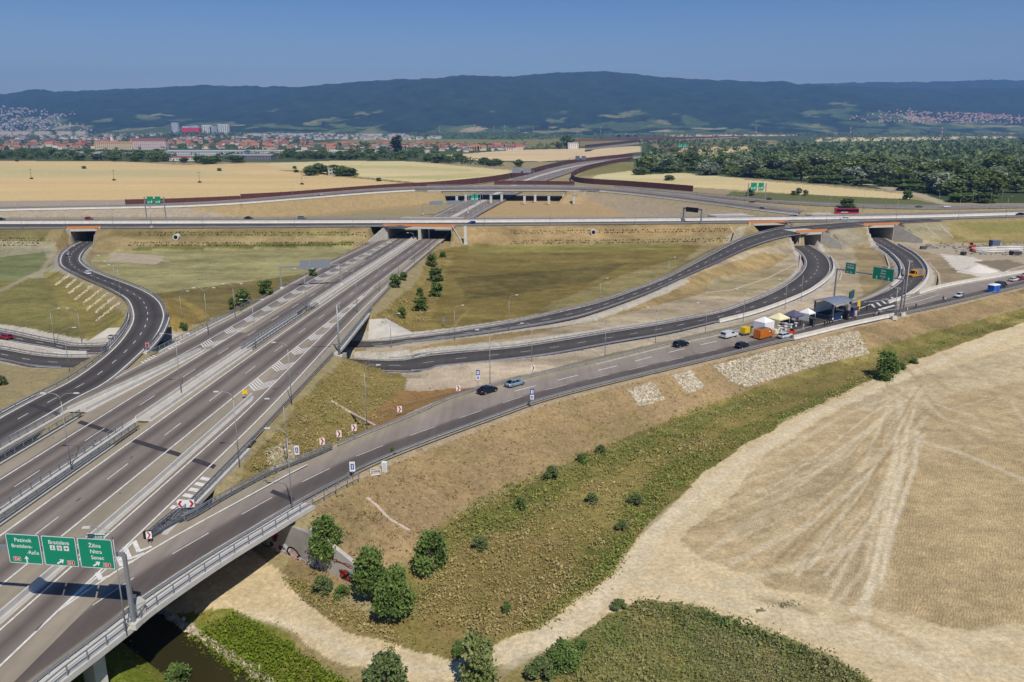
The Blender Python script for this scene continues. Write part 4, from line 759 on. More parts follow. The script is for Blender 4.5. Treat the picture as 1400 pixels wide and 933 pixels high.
# right ramp
rrl = r_right.at(('L', .5)); rrr = r_right.at(('R', -2.1)); rrr_in = r_right.at(('R', -.15))
selx = lambda P, a, b: P[(P[:, 0] > a) & (P[:, 0] < b)]
railing(selx(r_right.at(('L', .3)), -45, -30), 'railing with rails on the left edge of the right ramp near the fork', mid=.4)
guard(selx(r_right.at(('L', .4)), -30, 78), 'long guard rail on the left edge of the right ramp behind the parked cars', side=1)
k_ = rng_idx(r_right, lambda x, y: y > 50); endi = [i for i in range(r_right.n) if r_right.R[i, 0] > -25.5][0]
line = rrr[k_[0]:endi + 1].copy(); line[:, 2] += .14
railing(line, 'grey railing along the near edge of the right ramp bridge above the river', 2.4, bars=(.4, .75), h=1.2)
guard(rrr_in[k_[0]:endi + 1] , 'guard rail between traffic lane and walkway on the right ramp bridge', step=2.4, side=-1)
guard(selx(r_right.at(('R', .3)), -25.5, 72), 'long guard rail along the near edge of the right ramp above the dry slope', side=-1)
barrier(selx(r_right.at(('R', .2)), 72, 112), 'white concrete barrier on the near edge of the ramp opposite the stage', 1.15, wide=1.3)
guard(selx(r_right.at(('R', .3)), 112, 240), 'guard rail along the near edge of the ramp right of the tall mast', side=-1)
barrier(selx(r_right.at(('L', .3)), 134, 240), 'white concrete barrier on the far edge of the ramp by the parked row of cars', 1.15, wide=1.3)
guard(selx(r_right.at(('L', .3)), 108, 134), 'guard rail from the ramp fork to the white barrier at the right', side=1)
# lower roads
def lohi(rd, f, y0, y1, sel=None):
    P = rd.at(f); return np.array([p for p in P if y0 <= p[0] <= y1])
guard(lohi(r_up, ('L', .2), -38, 190), 'guard rail on the far edge of the climbing ramp beside the brown meadow'); guard(lohi(r_up, ('R', .1), -38, 135), 'guard rail on the near edge of the climbing ramp above the pale slope', side=-1)
guard(lohi(r_low, ('L', .0), -33, 125)[:int(r_low.n * .75)], 'guard rail on the far edge of the lower ramp below the gravel strip')
wl_i = [i for i in range(r_low.n) if 0 < r_low.c[i, 0] < 56 or (r_low.c[i, 0] <= 0 and r_low.c[i, 0] > -32)]
guard(r_low.at(('R', -.3))[wl_i], 'guard rail on the near edge of the lower ramp in front of the gravel', side=-1)
wl_j = [i for i in range(r_low.n) if r_low.c[i, 0] >= 56 and r_low.c[i, 1] < 352]
barrier(r_low.at(('R', -.5))[wl_j], 'long white concrete barrier along the outer edge of the bending lower ramp', 1.1, wide=1.5)
barrier(r_exit.at(('R', -.5))[8:105], 'white concrete barrier round the outer edge of the exit ramp', 1., wide=1.5); barrier(r_exit.at(('L', -.5))[35:100], 'pale concrete barrier round the inner edge of the exit ramp', 1., wide=1.5)
LEFTX = lambda P: P[(P[:, 0] > -190) & (P[:, 0] < -112)]
guard(LEFTX(r_up.at(('L', 0))), 'guard rail on the far edge of the lower left road behind the red car'); barrier(LEFTX((r_up.at(('R', -1.2)) + r_low.at(('L', -1.2))) / 2), 'white concrete wall between the two lower left roads', 1.2, wide=2)
guard(LEFTX(r_low.at(('L', .2))), 'guard rail on the far edge of the nearer lower left road'); guard(LEFTX(r_low.at(('R', 0))), 'guard rail on the near edge of the lower left road above brown grass', side=-1)
# loop ramp
lpL, lpR = r_loop.at(('L', .1)), r_loop.at(('R', 0)); ib = [i for i in range(r_loop.n) if r_loop.c[i, 0] < -85 and 178 < r_loop.c[i, 1] < 226]
guard(lpL[(lpL[:, 1] < 182) & (lpL[:, 1] > 100)], 'guard rail on the outer left edge of the loop ramp at the picture edge'); P_ = r_loop.at(('L', -.5))[ib].copy(); P_[:, 2] += .14
railing(P_, 'railing on the left side of the curved loop bridge', mid=.6); P_ = r_loop.at(('R', -.5)).copy(); jb = [i for i in range(r_loop.n) if r_loop.R[i, 0] < -84 and 182 < r_loop.R[i, 1] < 226]; P_[:, 2] += .14; P_ = P_[jb]
railing(P_, 'railing on the right side of the curved loop bridge by the red sign', mid=-.6)
guard(lpL[(lpL[:, 1] > 226)], 'guard rail on the left side of the loop ramp above the gravel ribs'); guard(lpR[(lpR[:, 1] > 226)], 'guard rail on the right side of the loop ramp round the weedy meadow', side=-1)
# cross road, flyover, distant walls
guard(r_near.at(('R', .8)), 'very long guard rail on the near edge of the cross road', near=False, side=-1); barrier((r_near.at(('L', -.3))), 'very long pale concrete barrier in the middle of the cross road', 1.5, wide=2.2)
guard(r_far.at(('L', .8)), 'very long guard rail on the far edge of the cross road', near=False)
railing(ofs(r_fly, ('R', -.4), .14, sel=lambda x, y: -75 < x < 66), 'near railing of the flyover behind the cross road', 4); railing(ofs(r_fly, ('L', -.4), .14, sel=lambda x, y: -75 < x < 66), 'far railing of the flyover behind the cross road', 4)
barrier(ofs(r_fly, ('R', .3), sel=lambda x, y: x > 66), 'pale concrete barrier along the flyover road right of its bridge', 1.1, wide=1.5); barrier(ofs(r_fly, ('R', .3), sel=lambda x, y: x < -75), 'pale concrete barrier along the flyover road left of its bridge', 1.1, wide=1.5)
guard(r_out.at(.05), 'guard rail along the collector road before the right wheat field', near=False); guard(r_out.at(.95), 'near guard rail of the collector road before the right wheat field', near=False)
for f, n_ in ((.03, 'left'), (.97, 'right')): guard(r_dist.at(f), n_ + ' guard rail of the motorway beyond the cross road', near=False)
PZ = lambda pts, z: spline(P3(pts, z), 60)
nwall(PZ([(172, 279.5), (250, 277.5), (330, 274)], 2), 'low brown wall at the foot of the left wheat field', 3.5); nwall(PZ([(330, 274.5), (400, 270.5), (470, 264.5), (540, 259), (600, 255.5), (673, 247.5), (720, 238), (758, 228), (800, 220.5), (865, 213.5)], 2), 'long dark brown wall between the left wheat fields and the motorway', 5)
nwall(PZ([(676, 252), (730, 252), (785, 253)], 4), 'dark brown wall just behind the flyover railing', 3.2); nwall(PZ([(865, 218.5), (830, 224.5), (800, 232), (783, 240), (783, 246), (800, 250), (860, 254), (947, 261)], 2), 'dark brown wall curving round the right wheat field', 4.5)
nwall(PZ([(740, 180), (780, 182.5), (824, 186)], 0), 'far dark wall left of the distant hangars', 7); nwall(PZ([(786, 193), (850, 192), (900, 190), (1020, 187.5)], 2), 'far rusty wall below the distant hangars', 6, M_RUST); nwall(PZ([(800, 201), (850, 196), (900, 191.5), (1000, 188)], 2), 'far brown wall beside the vanishing motorway', 5)
nwall(PZ([(900, 210), (925, 205), (935, 200)], 2), 'short far rusty wall near the teal sign', 5, M_RUST)
# ------------------------------------------------------------------ street lamps
M_LAMP = mat('lamp steel', 'A6A7A6', .5, .3, amp=.06); M_HEAD = mat('lamp head', 'D8D8D4', .5, .1, amp=.04)
def arm_pts(s, h, reach): return [(0, 0, h - 1.2), (s * .15, 0, h - .5), (s * .6, 0, h - .08), (s * 1.2, 0, h + .08), (s * reach, 0, h + .15)]
def lamp_meshes(h, reach):
    pole = MB().tube([(0, 0, -.3), (0, 0, h * .5), (0, 0, h - 1.2)], [.09, .07, .055], 8).mesh('pole', M_LAMP)
    arm = {s: MB().tube(arm_pts(s, h, reach), [.055, .05, .045, .04, .035], 6).mesh('arm', M_LAMP) for s in (-1, 1)}
    head = {s: MB().box((s * (reach + .35), 0, h + .16), (.85, .34, .14), 0, 0, .8).mesh('lamp_head', M_HEAD) for s in (-1, 1)}; return pole, arm, head
LM = {h: lamp_meshes(h, 2.2) for h in (12.3, 10.)}
LAMPN = 0
def lamp(p, label, arms=(-1,), rz=0., h=12.3, group='street lamps of the interchange'):
    pole, arm, head = LM[h]; r = empty('street_lamp', p, rz); tag(r, label, 'street lamp', group); link('pole', pole, r)
    for s in arms: link('arm', arm[s], r); link('lamp_head', head[s], r)
    return r
def lampP(x, y, z, label, arms=(-1,), rz=0., h=12.3): return lamp(gp(x, y, z), label, arms, rz, h)
lampP(173, 866, 5.9, 'grey street lamp rising in front of the green gantry sign at the lower left')
lampP(97.5, 640, 5.9, 'double armed street lamp between the railings at the lower left of the motorway', (-1, 1))
lampP(248, 538, 5.9, 'double armed lamp on the central barrier nearest the loose yellow sign', (-1, 1))
lampP(327.5, 637, 5.7, 'grey street lamp at the motorway bridge end just beyond the fork')
lampP(400, 699, 5.7, 'grey street lamp on the railing of the right ramp bridge beside the graffiti wall')
lampP(399, 553, 5.8, 'grey street lamp on the grassy motorway edge above the chevron signs')
lampP(502, 588, 4.2, 'tall grey lamp standing in the grass triangle behind the chevron signs', (1,))
lampP(393, 625, 5.3, 'street lamp beside the small white parking sign in the grass', (-1,), 0, 10.)
lampP(670, 530, 5.2, 'thin lamp behind the gap between the black and the silver car')
for k, (x, y, a) in enumerate(((827, 490, 1), (727, 495, 1), (896, 469, 1), (964, 462, 1), (1016, 440, 1), (1073, 424, 1), (1095, 412, 1))):
    lampP(x, y, 0, ('street lamp at the near edge of the lower ramp above the silver car', 'street lamp at the near end of the lower ramp over the red chevron sign', 'lamp at the start of the white wall along the lower ramp', 'lamp by the lower ramp above the white pickup', 'lamp by the lower ramp above the white tents', 'lamp by the bend of the lower ramp left of the stage roof', 'lamp by the bend of the lower ramp nearest the left green sign')[k], (-1,), 0, 10.)
for k, (x, y, z) in enumerate(((696, 451, .2), (820, 424.5, 1.3), (913, 391, 2.6), (969, 366, 4.2), (622, 467, -.4), (535, 480, -.8))):
    lampP(x, y, z, ('lamp on the climbing ramp below the middle of the brown meadow', 'second lamp up the climbing ramp from the brown meadow corner', 'lamp half way up the climbing ramp', 'topmost lamp on the climbing ramp before the cross road', 'lamp beside the climbing ramp near the blue sign post', 'lamp at the foot of the climbing ramp by the motorway bridge')[k], (1,), .5, 10.)
for k, (x, y, Y) in enumerate(((519, 399, 0), (545, 377, 0), (567, 359, 0), (587, 341, 0), (488.5, 428, 0))):
    p = gp(x, y, lerp_tab(gp(x, y, 3)[1], MZ)); lamp(p, ('lamp on the right motorway edge beside the lone dark bushes', 'second lamp from the bushes along the right motorway edge', 'third lamp from the bushes along the right motorway edge', 'lamp on the right motorway edge closest to the twin underpass', 'lamp at the far end of the motorway bridge right edge')[k])
for k, (x, y, z) in enumerate(((419, 424, 4.9), (350, 478, 5.5), (285, 458, 5.5))):
    lampP(x, y, z, ('double armed lamp on the central strip right of the sign gantry', 'double armed lamp at the far end of the central barrier by the railings', 'double armed lamp near the left motorway edge behind the hatch marks')[k], (-1, 1))
lampP(251, 455, -.8, 'tall lamp in the brown grass by the loop bridge', (1,), 0, 12.3); lampP(322, 436, 4.8, 'double armed lamp on the left motorway edge in front of the green bushes', (-1, 1), 0, 10.)
for k, (x, y, z, a) in enumerate(((75, 470, -.8, 1), (95, 507, 4.2, 1), (112, 470, -.8, -1), (97, 372, 3, 1), (130, 388, 3.6, 1), (159, 398, 4, -1), (165, 404, 4.2, -1))):
    lampP(x, y, z, ('left lamp above the lower left road behind the red car', 'middle lamp above the lower left road beside the concrete wall', 'right lamp above the lower left road near the loop bridge', 'lamp on the loop ramp nearest the grey car', 'lamp on the loop ramp just below the white car', 'left lamp of the close pair on the loop ramp', 'right lamp of the close pair on the loop ramp')[k], (a,), 0, 10.)
for k, x in enumerate((30, 90, 155, 278, 403, 483, 662, 752, 868, 1130, 1225, 1310, 1375)):
    yy = edgeY(r_near, 'R', (x - 700) / F * 402); p = ((x - 700) / F * (yy * C_ + 50 * S_), yy + .3, TZ)
    lamp(p, '%s along the near edge of the cross road counted from the left' % ('first street lamp', 'second street lamp', 'third street lamp', 'fourth street lamp', 'fifth street lamp', 'sixth street lamp', 'seventh street lamp', 'eighth street lamp', 'ninth street lamp', 'tenth street lamp', 'eleventh street lamp', 'twelfth street lamp', 'thirteenth street lamp')[k], (-1,), math.pi / 2, 12.3, 'lamps on the cross road')
for k, (x, y) in enumerate(((1092, 288), (1180, 288), (1210, 287), (1222, 287), (1282, 288), (1328, 287), (1353, 286), (1368, 284), (952, 270), (1017, 276), (600, 258), (655, 257), (718, 258), (1000, 290), (560, 260), (470, 268), (400, 274), (330, 282))):
    lampP(x, y, 6 if x > 900 else 8.5, 'slim distant lamp beside the flyover or collector road', (1,), math.pi / 2, 12.3).__setitem__('group', 'distant lamps behind the cross road')
for k, (x, y) in enumerate(((640, 284), (660, 284), (700, 270), (790, 244), (770, 236), (745, 246), (810, 228), (733, 236), (757, 230), (830, 222))):
    lampP(x, y, 1, 'tiny distant lamp along the motorway beyond the cross road', (1,), 0, 12.3).__setitem__('group', 'tiny lamps along the distant motorway')
# masts
def mast(p, h, label, r=.28):
    t = empty('mast', p); tag(t, label, 'mast'); MB().tube([(0, 0, -.3), (0, 0, h)], [r, r * .55], 10).build('pole', M_LAMP, t)
    MB().box((0, 0, .5), (1.3, 1.3, 1)).build('base', M_CONCL, t); mb = MB(); mb.box((0, 0, h - .3), (1.6, .15, .15)); mb.box((.6, 0, h - .5), (.4, .3, .5)); mb.build('bracket', M_LAMP, t); return t
mast(gp(464.5, 491, 4.4), 13.2, 'tall white mast at the right edge of the motorway bridge'); mast(gp(1234, 432, 4.3), 16.5, 'tall grey mast right of the big green sign by the ramp fork', .2)
mast(gp(207.5, 312, 8), 11, 'grey mast on the cross road left of the distant green sign', .18)
# ------------------------------------------------------------------ signs
M_GREEN = mat('sign green', '06906C', .5, amp=.03, scale=.5); M_WHT = mat('sign white', 'F4F4F0', .5, amp=.02); M_RED = mat('sign red', 'C7202B', .5, amp=.02); M_BLUE = mat('sign blue', '1B4FA8', .5, amp=.02)
M_GREYB = mat('sign back', '8E959C', .55, .25, amp=.05); M_YEL = mat('sign yellow', 'F0C81E', .5, amp=.03); M_BLK = mat('black paint', '17181B', .5, amp=.05); M_TEAL = mat('distant sign green', '1FA08A', .5, amp=.05)
def text_geo(txt, size):
    c = bpy.data.curves.new('t', 'FONT'); c.body = txt; c.size = size; c.align_x = 'CENTER'; c.resolution_u = 3; c.offset = .012 * size; o = bpy.data.objects.new('t', c); COL.objects.link(o)
    me = bpy.data.meshes.new_from_object(o.evaluated_get(bpy.context.evaluated_depsgraph_get())); vs = [tuple(v.co) for v in me.vertices]; fs = [tuple(p.vertices) for p in me.polygons]
    bpy.data.objects.remove(o); bpy.data.curves.remove(c); bpy.data.meshes.remove(me); return vs, fs
def put_text(mb, txt, size, x, z, y, mi=0):
    vs, fs = text_geo(txt, size); mb.add([(x + a, y, z + b) for a, b, c in vs], fs, mi)
def poly_xz(mb, pts, y, mi=0): mb.add([(a, y, b) for a, b in pts], [tuple(range(len(pts)))], mi)
ARROW = [(-.09, -.5), (.09, -.5), (.09, .05), (.3, .05), (0, .5), (-.3, .05), (-.09, .05)]
def arrow(mb, x, z, s, ang, y): 
    ca, sa = math.cos(ang), math.sin(ang); poly_xz(mb, [(x + (a * ca + b * sa) * s, z + (-a * sa + b * ca) * s) for a, b in ARROW], y)
def rrect(w, h, r, n=3):
    o = []
    for cx, cz, a0 in ((w / 2 - r, -h / 2 + r, -90), (w / 2 - r, h / 2 - r, 0), (-w / 2 + r, h / 2 - r, 90), (-w / 2 + r, -h / 2 + r, 180)):
        for k in range(n + 1): a = R_(a0 + 90 * k / n); o.append((cx + r * math.cos(a), cz + r * math.sin(a)))
    return o
def panel(parent, x, z, w, h, lines=(), shield=None, arr=(), picto=None, tab=None, back=None):
    """sign panel facing -Y in its parent's frame"""
    p = MB().box((x, 0, z), (w, .1, h)).build('sign_panel', M_GREYB, parent)
    mb = MB(); poly_xz(mb, [(a + x, b + z) for a, b in rrect(w - .02, h - .02, .15)], -.056); mb.build('border', M_WHT, p)
    mb = MB(); poly_xz(mb, [(a + x, b + z) for a, b in rrect(w - .16, h - .16, .1)], -.062); mb.build('face', M_GREEN, p)
    mb = MB()
    for t, s, tx, tzz in lines: put_text(mb, t, s, x + tx, z + tzz, -.07)
    for ax, az, s, an in arr: arrow(mb, x + ax, z + az, s, an, -.07)
    if mb.v: mb.build('lettering', M_WHT, p)
    for sx, sz, t in (shield or []):
        mb = MB(); poly_xz(mb, [(a + x + sx, b + z + sz) for a, b in rrect(.86, .5, .08)], -.068); poly_xz(mb, [(a + x + sx, b + z + sz) for a, b in rrect(.8, .44, .06)], -.072, 1); put_text(mb, t, .46, x + sx, z + sz - .16, -.076); mb.build('route_shield', [M_WHT, M_RED], p)
    if picto:
        for k, kx in enumerate((-.78, 0, .78)):
            mb = MB(); X0, Z0 = x + kx, z + picto; poly_xz(mb, [(a + X0, b + Z0) for a, b in rrect(.56, .56, .04)], -.068)
            cir = lambda r, n=16, cx=0, cz=0: [(X0 + cx + r * math.cos(i / n * 6.283), Z0 + cz + r * math.sin(i / n * 6.283)) for i in range(n)]
            if k == 0:      # anchor
                poly_xz(mb, [(X0 - .03, Z0 - .18), (X0 + .03, Z0 - .18), (X0 + .03, Z0 + .12), (X0 - .03, Z0 + .12)], -.073, 1); poly_xz(mb, cir(.06, 10, 0, .16), -.073, 1); poly_xz(mb, [(X0 - .1, Z0 + .06), (X0 + .1, Z0 + .06), (X0 + .1, Z0 + .1), (X0 - .1, Z0 + .1)], -.074, 1)
                for a in range(8):
                    t0, t1 = R_(200 + a * 17.5), R_(200 + a * 17.5 + 17.5); poly_xz(mb, [(X0 + r * math.cos(t), Z0 + .02 + r * math.sin(t)) for r, t in ((.17, t0), (.22, t0), (.22, t1), (.17, t1))], -.073, 1)
            elif k == 1: poly_xz(mb, cir(.2), -.073, 1); poly_xz(mb, cir(.15), -.076, 0); poly_xz(mb, cir(.08), -.079, 1)
            else: poly_xz(mb, [(X0 + a * 1.0, Z0 + b) for a, b in ((-.2, .03), (.0, .03), (-.08, .2), (-.02, .2), (.1, .03), (.2, .03), (.22, 0), (.2, -.03), (.1, -.03), (-.02, -.2), (-.08, -.2), (0, -.03), (-.14, -.03), (-.2, -.1), (-.23, -.1), (-.2, 0), (-.23, .1))], -.073, 1)
            mb.build('pictogram', [M_WHT, M_BLK], p)
    if tab:
        q = MB().box((x + .25, 0, z + h / 2 + .3), (1.95, .08, .5)).build('tab_plate', M_WHT, p)
        mb = MB(); 
        for k in (-.45, .45): poly_xz(mb, [(a + x + .25 + k, b + z + h / 2 + .3) for a, b in rrect(.82, .4, .05)], -.046)
        mb.build('tab_face', M_GREEN, q); mb = MB(); put_text(mb, 'E75', .36, x - .2, z + h / 2 + .17, -.05); put_text(mb, 'E58', .36, x + .7, z + h / 2 + .17, -.05); mb.build('lettering', M_WHT, q)
    return p
def gantry_frame(root, x0, x1, h, z0a=0, z0b=0, beam=.5, post=.42):
    for x, z0 in ((x0, z0a), (x1, z0b)):
        if x is not None: MB().box((x, .35, (h + z0) / 2), (post, post * .85, h - z0), 0, 0, .85).build('post', M_STEEL, root); MB().box((x, .35, z0 + .2), (1.1, 1.1, .7)).build('base', M_CONCL, root)
    xa = x0 if x0 is not None else x1 - 26
    mb = MB(); mb.box(((xa + x1) / 2, .35, h), (abs(x1 - xa), beam * .7, beam * .7)); mb.build('beam', M_STEEL, root)
g1 = empty('sign_gantry', (-40.75, 74.5, 5.95), -math.atan2(1.4, 12.2)); tag(g1, 'big sign gantry over the motorway with three green direction panels at the lower left', 'sign gantry')
gantry_frame(g1, -29.5, 0, 8.6)
wv, hv = 3.85, 3.45
panel(g1, -2.85, 8.75, wv, hv, [('Žilina', .62, -.05, .72), ('Nitra', .62, 0, .02), ('Senec', .62, .1, -.68)], [(1.05, -1.28, 'D1')], [(-.1, -1.22, 1.0, R_(58))], tab=True)
panel(g1, -6.92, 8.75, wv, hv, [('Bratislava', .62, 0, .82)], [(1.05, -1.28, 'D1')], [(-.1, -1.22, 1.0, R_(58))], picto=.38)
panel(g1, -10.99, 8.75, wv, hv, [('Pezinok', .62, 0, .85), ('Bratislava-', .58, -.2, .15), ('-Rača', .58, .95, -.55)], [(-1.0, -1.2, 'D4')], [(.1, -1.2, .85, 0)])
mb = MB(); 
for x in (-11, -6.9, -2.9):
    for dx in (-.9, .9): mb.box((x + dx, .15, 8.7), (.12, .12, 3.2))
mb.build('panel_bracket', M_STEEL, g1)
# middle gantry seen from behind
def back_gantry(px0, px1, z, h, pan, label, rz=0.05):
    a, b = gp(*px0, z), gp(*px1, z); L = math.hypot(b[0] - a[0], b[1] - a[1]); r = empty('sign_gantry', b, math.atan2(b[1] - a[1], b[0] - a[0])); tag(r, label, 'sign gantry', 'sign gantries'); gantry_frame(r, -L, 0, h, beam=.7)
    for x, w, hh in pan: MB().box((-x, .1 - .0, h + .6), (w, .1, hh)).build('sign_panel', M_GREYB, r)
    return r
back_gantry((385, 395), (467, 389.5), 4.1, 7.2, ((5.2, 3.2, 3), (8.7, 3.2, 3), (12.2, 3.2, 3)), 'sign gantry seen from behind with three grey panels over the left motorway lanes')
back_gantry((578, 293), (640, 291), 1, 6.5, ((22, 9, 2.6), (10, 9, 2.6)), 'low distant gantry with two wide grey panels before the flyover')
back_gantry((697, 244.5), (730, 244), 1, 8, ((20, 10, 5.), (8, 9, 5.)), 'far gantry with grey panels near the brown wall bend')
back_gantry((778, 224.5), (806, 225.5), 1, 9, ((22, 8, 6), (11, 8, 6)), 'farthest gantry with two pale grey panels on the distant motorway')
# right gantry with two green panels
z_ = 4.4; a, b = gp(1138, 420, 2.8), gp(1229, 431, z_); L = math.hypot(b[0] - a[0], b[1] - a[1])
r = empty('sign_gantry', b, math.atan2(b[1] - a[1], b[0] - a[0])); tag(r, 'sign gantry with two green panels over the ramp fork behind the stage', 'sign gantry', 'sign gantries'); gantry_frame(r, -L, 0, 10.5)
s_ = L / 91.
panel(r, -(1229 - 1202.5) * s_, 11.2, 6.6, 3.7, [('Žilina', .75, 0, .75), ('Nitra', .75, 0, -.1), ('Senec', .75, 0, -.95)], [(0, -1.45, 'D1')], [(-1.9, -1.2, 1.0, 0), (1.9, -1.2, 1.0, 0)], tab=True)
panel(r, -(1229 - 1158) * s_, 11.4, 3.5, 3.4, [('Bratislava', .6, 0, .85)], [(-.85, -1.2, 'D1')], [(.3, -1.2, .8, R_(-45))], picto=.25)
mast(gp(1222, 437, 4.3), 9.5, 'slim steel post standing beside the gantry foot', .12)
# distant green gantries
def far_sign(px, z, w, h, hh, label, x2=None, mtl=None, rz=0):
    r = empty('sign_gantry', gp(*px, z), rz); tag(r, label, 'sign gantry', 'sign gantries'); W2 = w / 2
    for sx in (-1, 1): MB().box((sx * (W2 + 1.5), .3, hh / 2), (.5, .5, hh)).build('post', M_STEEL, r)
    MB().box((0, .3, hh - h / 2), (w + 3, .4, .4)).build('beam', M_STEEL, r)
    for sx, ww in ((-w * .27, w * .44), (w * .27, w * .4)):
        p = MB().box((sx, 0, hh - h / 2 + .3), (ww, .12, h)).build('sign_panel', mtl or M_GREEN, r); mb = MB(); put_text(mb, 'D1', h * .3, sx - ww * .2, hh - h * .75, -.08); arrow(mb, sx + ww * .2, hh - h * .6, h * .35, 0, -.08); mb.build('lettering', M_WHT, p)
    return r
far_sign((213.5, 300), 4.5, 8.4, 4.6, 13, 'distant green sign gantry beyond the left end of the cross road'); far_sign((649, 281), 1., 5.5, 4.6, 7.5, 'distant teal sign over the motorway in front of the flyover', mtl=M_TEAL)
far_sign((1034, 275), 6, 9.5, 5.5, 12.5, 'distant green sign gantry before the right wheat field'); far_sign((933, 205.5), 2, 20, 8, 14, 'very distant teal sign on the far motorway beyond the trees', mtl=M_TEAL)
r = empty('sign_gantry', gp(946, 304, TZ), -.9); tag(r, 'dark variable message sign on a frame across the cross road', 'sign gantry', 'sign gantries')
for sx in (-6, 6): MB().box((sx, 0, 3.4), (.6, .6, 6.8)).build('post', M_STEEL, r)
MB().box((0, 0, 7), (12.6, .7, .6)).build('beam', M_STEELD, r); MB().box((0, -.5, 6.6), (8, .6, 2.4)).build('sign_panel', M_BLK, r)
# chevron signs
def chevron_sign(p, label, s=1.0, d=1):
    r = empty('chevron_sign', p, .15); tag(r, label, 'chevron sign', 'red and white chevron signs'); 
    r.scale = (.6, .6, .85)
    for dx in (-.3, .3): MB().tube([(dx, .06, -.2), (dx, .06, 1.9)], .04, 6).build('post', M_STEEL, r)
    f = MB().box((0, 0, 1.5), (1.45 * s, .05, 1.45 * s)).build('panel', M_WHT, r); mb = MB(); k = .5 * s * d
    poly_xz(mb, [(-k, 1.5 + .66 * s), (-k * .05, 1.5 + .66 * s), (k, 1.5), (-k * .05, 1.5 - .66 * s), (-k, 1.5 - .66 * s), (k * .05, 1.5)][::1 if d > 0 else -1], -.035); mb.build('chevron', M_RED, f); return r
for k, (x, y) in enumerate(((440, 613), (463, 601), (483.5, 592), (546, 566.5), (626.5, 536.5), (729, 507.5))):
    q = gp(x, y, 4.9); chevron_sign((q[0], q[1] + .5, max(tz(q[0], q[1] + .5), 4.2)), ('chevron sign nearest the small white parking sign', 'chevron sign second from the parking sign along the ramp', 'chevron sign third from the parking sign along the ramp', 'lone chevron sign on the brown bare patch left of the black car', 'chevron sign just left of the black car', 'chevron sign behind the silver car on the gravel')[k])
r = empty('hazard_board', gp(255.5, 701, 5.9), .1); tag(r, 'white board with red left and right arrows at the motorway fork', 'hazard sign')
MB().box((0, 0, 1.35), (2.3, .08, 1.15)).build('panel', M_WHT, r)
mb = MB()
for d in (-1, 1): poly_xz(mb, [(d * .42, 1.85), (d * .75, 1.85), (d * 1.1, 1.35), (d * .75, .85), (d * .42, .85), (d * .75, 1.35)][::d], -.05)
mb.build('arrows', M_RED, r)
for dx in (-.7, .7): MB().box((dx, .1, .5), (.1, .1, 1)).build('post', M_STEELD, r)
chevron_sign(gp(205, 744, 5.9), 'low red and white marker board at the tip of the fork nose', .8)
r = chevron_sign(gp(202, 479, 5.9), 'red marker sign at the nose between loop ramp and motorway', .9); MB().box((0, -.06, 1.5), (1.1, .04, 1.1)).build('red_face', M_RED, r)
# small signs
def post_sign(p, label, plates, h=3.2, rz=0.1):
    r = empty('road_sign', p, rz); r.scale = (.7, .7, .85); tag(r, label, 'road sign', 'small road signs'); MB().tube([(0, .06, -.3), (0, .06, h)], .05, 6).build('post', M_STEEL, r)
    for z, w, hh, bg_, fg in plates:
        f = MB().box((0, 0, z), (w, .05, hh)).build('panel', bg_, r); mb = MB(); poly_xz(mb, [(-w * .3, z - hh * .3), (w * .3, z - hh * .3), (w * .3, z + hh * .3), (-w * .3, z + hh * .3)], -.035)
        poly_xz(mb, [(-w * .08, z - hh * .2), (w * .08, z - hh * .2), (w * .08, z + hh * .2), (-w * .08, z + hh * .2)], -.04, 1); mb.build('symbol', [fg, M_WHT if fg is M_BLUE else M_BLUE], f)
    return r
post_sign(PT(406.5, 626), 'small white and blue sign standing in the grass behind the ramp rail', [(1.6, 1.1, 1.9, M_WHT, M_BLUE)], 2.6)
post_sign(gp(482.5, 655, 5.5), 'white and blue sign on the near ramp edge where the bridge railing ends', [(2.4, 1.2, 1.9, M_WHT, M_BLUE)])
post_sign(gp(653.5, 530.5, 5.2), 'blue and white sign on a post behind the black car', [(3.9, 1.1, 1.3, M_BLUE, M_WHT), (2.6, 1.0, 1.1, M_WHT, M_BLUE)], 4.6)
post_sign(gp(727.5, 558, 5.2), 'blue and white sign on a post on the near ramp edge below the silver car', [(3.9, 1.1, 1.3, M_BLUE, M_WHT), (2.6, 1.0, 1.1, M_WHT, M_BLUE)], 4.6)
post_sign(PT(607, 447), 'narrow grey blue sign post in the brown meadow corner', [(2.4, .7, 2.0, M_GREYB, M_BLUE)], 3.4)
r = empty('yellow_marker', gp(335.5, 546, 5.9), .2); tag(r, 'bright yellow marker at the far tip of the long concrete barrier', 'marker'); MB().box((0, 0, 1.5), (1.15, .3, .75), 0, 0, .8).build('panel', M_YEL, r); MB().box((.1, .2, .5), (.12, .12, 1)).build('post', M_STEEL, r)
r = empty('utility_cabinet', PT(526, 645)); r.scale = (.7, .7, .8); tag(r, 'white electrical cabinet on the dry slope by the ramp rail', 'cabinet'); MB().box((0, 0, .9), (1.2, .7, 2.4)).build('housing', M_WHT, r); MB().box((0, -.36, .95), (1.0, .03, 2.0)).build('door', M_HEAD, r)
r = empty('maintenance_frame', PT(513, 649), .3); r.scale = (.75, .75, .75); tag(r, 'small white steel frame with steps beside the cabinet on the slope', 'frame'); mb = MB()
for sx in (-1, 1):
    for sy in (-.6, .6): mb.tube([(sx, sy, -.3), (sx, sy, 1.2)], .05, 5)
    mb.tube([(sx, -.6, 1.2), (sx, .6, 1.2)], .05, 5)
mb.tube([(-1, .6, 1.2), (1, .6, 1.2)], .05, 5); mb.tube([(-1, -.6, 1.2), (1, -.6, 1.2)], .05, 5); mb.build('railing', M_WHT, r); MB().box((0, 0, .1), (2, 1.2, .15)).build('platform', M_CONCL, r)
